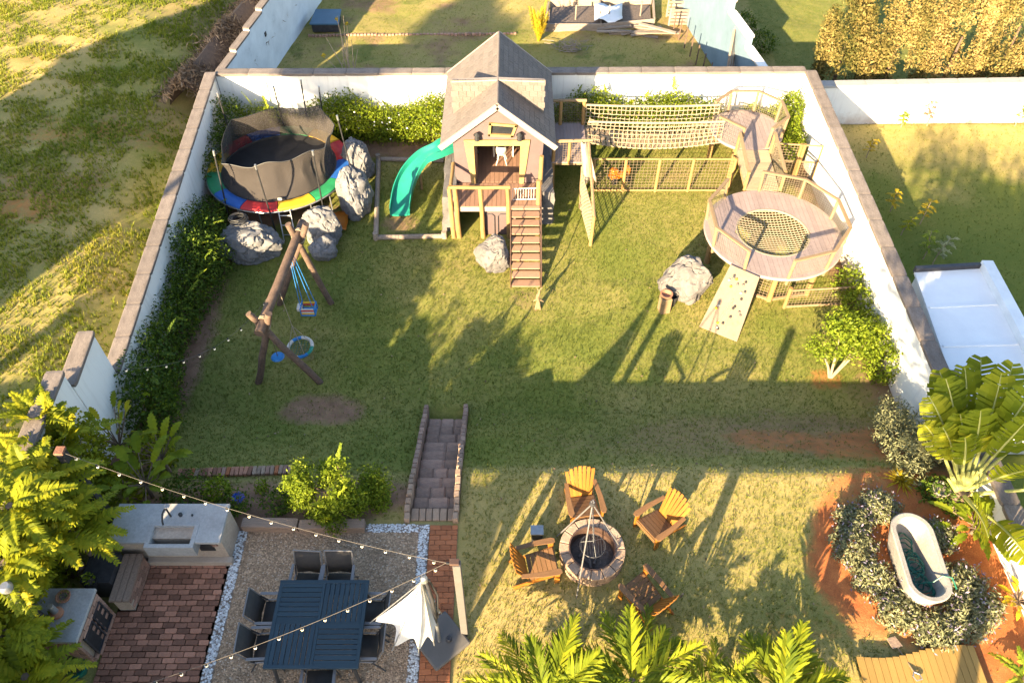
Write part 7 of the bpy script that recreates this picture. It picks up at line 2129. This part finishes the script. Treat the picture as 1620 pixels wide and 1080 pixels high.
hedge('low_shrub', 'low green scrub at the foot of the wall behind the playhouse roof', [(1.6, 22.8, -1.2, .5, .3, .3), (2.6, 22.9, -1.3, .5, .3, .25)], 900, 0.09, lf_bush, 183, (2, 22.8, LOW), 'shrub', [((1.7, 22.8, LOW - 0.3), (1.7, 22.8, -1.2), 0.02)])
hedge('low_shrub', 'dry green scrub patch between the twig heap and the leaning poles', [(6.0, 23.6, -1.45, .6, .4, .2), (7.2, 25.0, -1.4, .4, .6, .3)], 900, 0.09, lf_hedge, 184, (6.2, 23.6, LOW), 'shrub', [((6.1, 23.6, LOW - 0.3), (6.1, 23.6, -1.3), 0.02)])
lpz = thing('leaning_poles', 'bundle of pale poles leaning on the shade-toned stepped wall', 'poles', (7.4, 24.2, LOW))
for i in range(6):
    MB().tube([(7.0 + i * 0.09, 23.3 + 0.12 * i, LOW - 0.25), (7.45 + 0.05 * i, 25.2 + 0.14 * i, 0.45 + 0.04 * i)], 0.045, 7).build('pole', m_galv if i % 2 else m_timber, lpz, smooth=True)
pk = thing('picket_row', 'row of thin dark stakes along the foot of the shade-toned stepped wall', 'stakes', (7.0, 26, LOW))
for i in range(9):
    x, y_ = 7.05 - i * 0.12, 24.6 + i * 0.62
    MB().tube([(x, y_, LOW - 0.3), (x + 0.02, y_, LOW + 0.55)], 0.025, 5).build('stake', m_logdark, pk)
crt = thing('slatted_crate', 'open slatted timber crate beside the raised bed', 'crate', P(1072, 40, gz))
c_ = P(1072, 34, gz)
for i in range(5): piece('slat', m_timber, crt, c_ + V((0, -0.35, 0.08 + i * 0.13)), (0.8, 0.03, 0.09), None, .04)
for i in range(5): piece('slat', m_timber, crt, c_ + V((0, 0.35, 0.08 + i * 0.13)), (0.8, 0.03, 0.09), None, .04)
for sx in (-.4, .4):
    for sy in (-.35, .35): piece('post', m_timber, crt, c_ + V((sx, sy, 0.33)), (0.06, 0.06, 0.72), None, .04)
rwb = thing('brick_row', 'thin row of old bricks crossing the tan grass of the plot behind', 'edging', P(600, 58, gz))
for i in range(60):
    p = P(490 + 330 * i / 60, 58 - 3 * i / 60 + rn.uniform(-.5, .5), gz)
    piece('brick', m_brickw, rwb, p + V((0, 0, 0.03)), (0.1, 0.09, 0.09), (0, 0, rn.uniform(-.3, .3)), .06)
hedge('dark_bush', 'round dark bush behind the shade-toned stepped wall', [(9.2, 27.5, -1.2, .6, .5, .45), (8.9, 29, -1.2, .5, .5, .4)], 1800, 0.09, lf_creeper, 185, (9.2, 27.5, LOW), 'bush', [((9.2, 27.5, LOW - .3), (9.2, 27.5, -1.2), .02)])
hedge('yellow_shrub', 'mustard yellow shrub at the corner where the three walls meet', [(9.35, 23.3, -0.8, .38, .4, .65)], 1300, 0.09, lf_yellow, 186, (9.4, 23.3, LOW), 'shrub', [((9.4, 23.3, LOW - .3), (9.4, 23.3, -.8), .02)])

# ------------------------------------------------------------------ grass
gr_lawn = leafm('lawn_blade', (0.075, 0.105, 0.018), (0.17, 0.175, 0.034), (0.34, 0.27, 0.085), 0.25, 0.8, tl=(1.1, 1.05, 0.5))
gr_weed = leafm('weed_blade', (0.07, 0.115, 0.012), (0.17, 0.20, 0.02), (0.34, 0.29, 0.05), 0.3, 0.8, tl=(1.1, 1.05, 0.5))
def blades(name, label, x, y, h, w, mat, seed, tone, z_off=0.0, per=3):
    rg = np.random.default_rng(seed); n = len(x)
    i_ = np.clip(np.searchsorted(gx, x) - 1, 0, nx - 2); j_ = np.clip(np.searchsorted(gy, y) - 1, 0, ny - 2)
    tx = (x - gx[i_]) / (gx[i_ + 1] - gx[i_]); ty = (y - gy[j_]) / (gy[j_ + 1] - gy[j_])
    z = (zz[j_, i_] * (1 - tx) + zz[j_, i_ + 1] * tx) * (1 - ty) + (zz[j_ + 1, i_] * (1 - tx) + zz[j_ + 1, i_ + 1] * tx) * ty
    Vs, Ts = [], []
    for k in range(per):
        a = rg.uniform(0, 6.28, n); ln = rg.uniform(0.2, 1.1, n); hh = h * rg.uniform(0.5, 1.2, n)
        d = np.stack([np.cos(a) * ln, np.sin(a) * ln, np.ones(n)], -1) * hh[:, None]
        s = np.stack([-np.sin(a), np.cos(a), np.zeros(n)], -1) * (w * rg.uniform(.7, 1.3, n))[:, None]
        b = np.stack([x + rg.normal(0, .012, n), y + rg.normal(0, .012, n), z - 0.004 + z_off], -1)
        Vs.append(np.stack([b - s, b + s, b + d], 1)); Ts.append(np.repeat(np.clip(tone + rg.normal(0, .16, n), 0, 1), 3))
    Vs = np.concatenate(Vs).reshape(-1, 3)
    o = np_mesh(name, Vs, np.arange(len(Vs)).reshape(-1, 3), mat, None, (0, 0, 0), np.concatenate(Ts))
    return tag(o, label, 'grass', None, 'stuff')
rg = np.random.default_rng(300)
n = 120000
x = rg.uniform(-8.3, 8.9, n); y = rg.uniform(3.9, 21.8, n)
def gv(a): return grid_at(a, x, y)
keep = (gv(soil) + rg.normal(0, .15, n) < 0.45) & (gv(brown) + rg.normal(0, .2, n) < 0.6)
keep &= ~((y < 7.22) & (x < -0.95)) & ~((x > -2.05) & (x < -0.97) & (y < 10.8)) & ~((x > 5.5) & (y < 4.5) & (x < 7.2)) & ~((x > -5.1) & (y < 7.2) & (x < -0.9))
keep &= ((x - FP.x) ** 2 + (y - FP.y) ** 2 > 0.36) & (x > wall_x_left(y) + 0.3) & (x < wall_x_right(y) - 0.15)
keep &= ~((x < -5.0) & (y < 7.3)) & ~((x > -1.7) & (x < 0.9) & (y > 17.0) & (y < 21.2))
x, y = x[keep], y[keep]
tone = np.clip(0.35 + 0.45 * (grid_at(dry, x, y) - 0.3) - 0.35 * grid_at(lush, x, y), 0, 1)
blades('lawn_grass', 'short patchy lawn grass of the terrace and play lawn', x, y, 0.045, 0.0065, gr_lawn, 301, tone)
n = 90000
x = rg.uniform(-20, -8.7, n); y = rg.uniform(6, 34, n)
cl = fnoise(x, y, 0.8, 77)
keep = (x < wall_x_left(y) - 0.2) & (cl + rg.normal(0, .1, n) > 0.47) & (grid_at(soil, x, y) < 0.45) & ~((x > -11.4 + (y - 22) * .14) & (y > 22.2))
x, y = x[keep], y[keep]
tone = np.clip(0.42 + 0.5 * (grid_at(dry, x, y) - 0.35) + 0.35 * (fnoise(x, y, 0.6, 99) - .5), 0, 1)
blades('field_weeds', 'tufts of yellow-green weeds growing over the field outside the wall', x, y, 0.11, 0.012, gr_weed, 302, tone, 0, 4)
n = 40000
x = rg.uniform(-9, 20, n); y = rg.uniform(9, 33, n)
keep = ((y > 22.4) & (x < 8.5)) | (x > 9.3)
x, y = x[keep], y[keep]
tone = np.clip(0.4 + 0.5 * (grid_at(dry, x, y) - 0.4) - 0.3 * grid_at(lush, x, y), 0, 1)
blades('neighbour_grass', 'dry tan and green grass in the neighbouring gardens', x, y, 0.05, 0.007, gr_lawn, 303, tone)

# ------------------------------------------------------------------ the house behind the viewpoint and what shades the garden from there
def gabled_house(label, x0, x1, y0, y1, he, hr, along_x, base=0.0):
    t = thing('neighbour_house' if 'next' in label else 'main_house', label, 'house', ((x0 + x1) / 2, (y0 + y1) / 2, base))
    MB().box(((x0 + x1) / 2, (y0 + y1) / 2, base + he / 2), (x1 - x0, y1 - y0, he)).build('wall', m_wall, t)
    o_ = 0.4
    if along_x:
        ym = (y0 + y1) / 2
        poly = [V((x0 - o_, y0 - o_, base + he)), V((x0 - o_, y1 + o_, base + he)), V((x0 - o_, ym, base + hr))]
        MB().prism(poly, (x1 - x0 + 2 * o_, 0, 0)).build('roof', m_coping, t)
    else:
        xm = (x0 + x1) / 2
        poly = [V((x0 - o_, y1 + o_, base + he)), V((x1 + o_, y1 + o_, base + he)), V((xm, y1 + o_, base + hr))]
        MB().prism(poly, (0, y0 - y1 - 2 * o_, 0)).build('roof', m_coping, t)
    for k in range(3):
        xw = x0 + (x1 - x0) * (k + 0.5) / 3
        w_ = MB().box((xw, y1 + 0.01, base + he * 0.55), (0.9, 0.05, 1.1)).build('window', m_glass, t)
        MB().box((xw, y1 + 0.03, base + he * 0.55 - 0.6), (1.0, 0.1, 0.08)).build('sill', m_wall_b, w_)
    return t
gabled_house('white house under a dark gabled roof on the near side of the patio', -11.4, -7.7, -9.0, -2.6, 3.8, 5.4, True)
gabled_house('tall white house next door across the weedy field', -26.9, -20.6, -2.0, 3.0, 8.5, 11.5, False, -0.5)
def shade_tree(label, c, h, r, seed, n=2600, z0=0.35):
    c = V(c); t = thing('shade_tree', label, 'tree', c)
    MB().tube([c + V((0, 0, -0.1)), c + V((0.05, 0, h * 0.5)), c + V((0, 0, h * 0.8))], [0.14, 0.10, 0.04], 9).build('trunk', m_bark, t, smooth=True)
    rn = random.Random(seed); bl = []
    for i in range(9):
        a = rn.uniform(0, 6.28); q = rn.uniform(0.1, 0.7)
        bl.append((c.x + r * q * math.cos(a), c.y + r * q * math.sin(a), c.z + h * rn.uniform(z0 + .15, 0.85), r * 0.5, r * 0.5, h * 0.16))
    foliage('crown', bl, n, 0.16, lf_creeper, t, seed, shell=(0.2, 1.1))
    return t
shade_tree('leafy tree beside the house corner near the patio', (-7.2, -1.2, 0), 4.4, 1.1, 401)
shade_tree('smaller leafy tree between the house corner and the patio', (-6.3, 0.5, 0), 2.7, 1.1, 402, 5000, 0.1)
shade_tree('low bushy tree at the near edge of the patio', (-5.0, 1.2, 0), 2.2, 0.95, 403, 5000, 0.05)
hedge('added_shade_hedge', 'tall dense hedge added out of view along the field wall to shade the garden', [(-7.6, yy_, 1.5, 0.6, 0.6, 1.5 + 0.25 * math.sin(yy_ * 3)) for yy_ in (-2.2, -1.4, -0.6, 0.2, 1.0, 1.8, 2.5)], 9000, 0.13, lf_creeper, 404, (-7.6, 0, 0), 'hedge', [((-7.6, yy_, 0), (-7.6, yy_, 1.8), 0.05) for yy_ in (-2, 0, 2)])  # unseen hedge added as a shade caster beside the wall

def added_shade_tree(label, c, z0, z1, r, seed):  # unseen tree added behind the viewpoint for the shade of its crown
    c = V(c); t = thing('added_shade_tree', label, 'tree', c)
    MB().tube([c + V((0, 0, -0.1)), c + V((0.1, 0.1, z0 * 0.6)), c + V((0, 0, z0 * 0.5 + z1 * 0.5))], [0.22, 0.17, 0.08], 9).build('trunk', m_bark, t, smooth=True)
    rn = random.Random(seed); bl = []
    for i in range(16):
        a = rn.uniform(0, 6.28); q = rn.uniform(0.1, 0.75); zc_ = rn.uniform(z0 + 0.6, z1 - 0.6)
        bl.append((c.x + r * q * math.cos(a), c.y + r * q * math.sin(a), zc_, r * 0.42, r * 0.42, (z1 - z0) * 0.2))
    foliage('crown', bl, 6000, 0.24, lf_creeper, t, seed, shell=(0.1, 1.1))
added_shade_tree('tall tree added out of view, towards the field, to shade the plot behind', (-19.3, -3.0, 0), 9.6, 12.2, 2.4, 411)
added_shade_tree('tall tree added out of view to shade the next garden', (3.4, -3.0, 0), 4.6, 7.9, 3.3, 413)

# fallen leaves and scraps on the lawns
rg = np.random.default_rng(500); n = 420
x = rg.uniform(-7, 8.6, n); y = rg.uniform(4.3, 20, n)
keep = ~((y < 7.3) & (x < -0.9)) & ~((x > -2.1) & (x < -0.9) & (y < 10.8)); x, y = x[keep], y[keep]
pts = np.stack([x, y, [T(a, b) + 0.035 for a, b in zip(x, y)]], -1)
vs, fs = leaves(pts, 0.055, rg, np.array([[0, 0, 2.0]] * len(pts)), 0.6, 1.0, 0.5)
tag(np_mesh('fallen_leaves', vs, fs, lf_dry, None, (0, 0, 0), np.repeat(rg.random(len(pts)), 4)), 'dry brown leaves scattered thinly over the lawns', 'leaves', None, 'stuff')
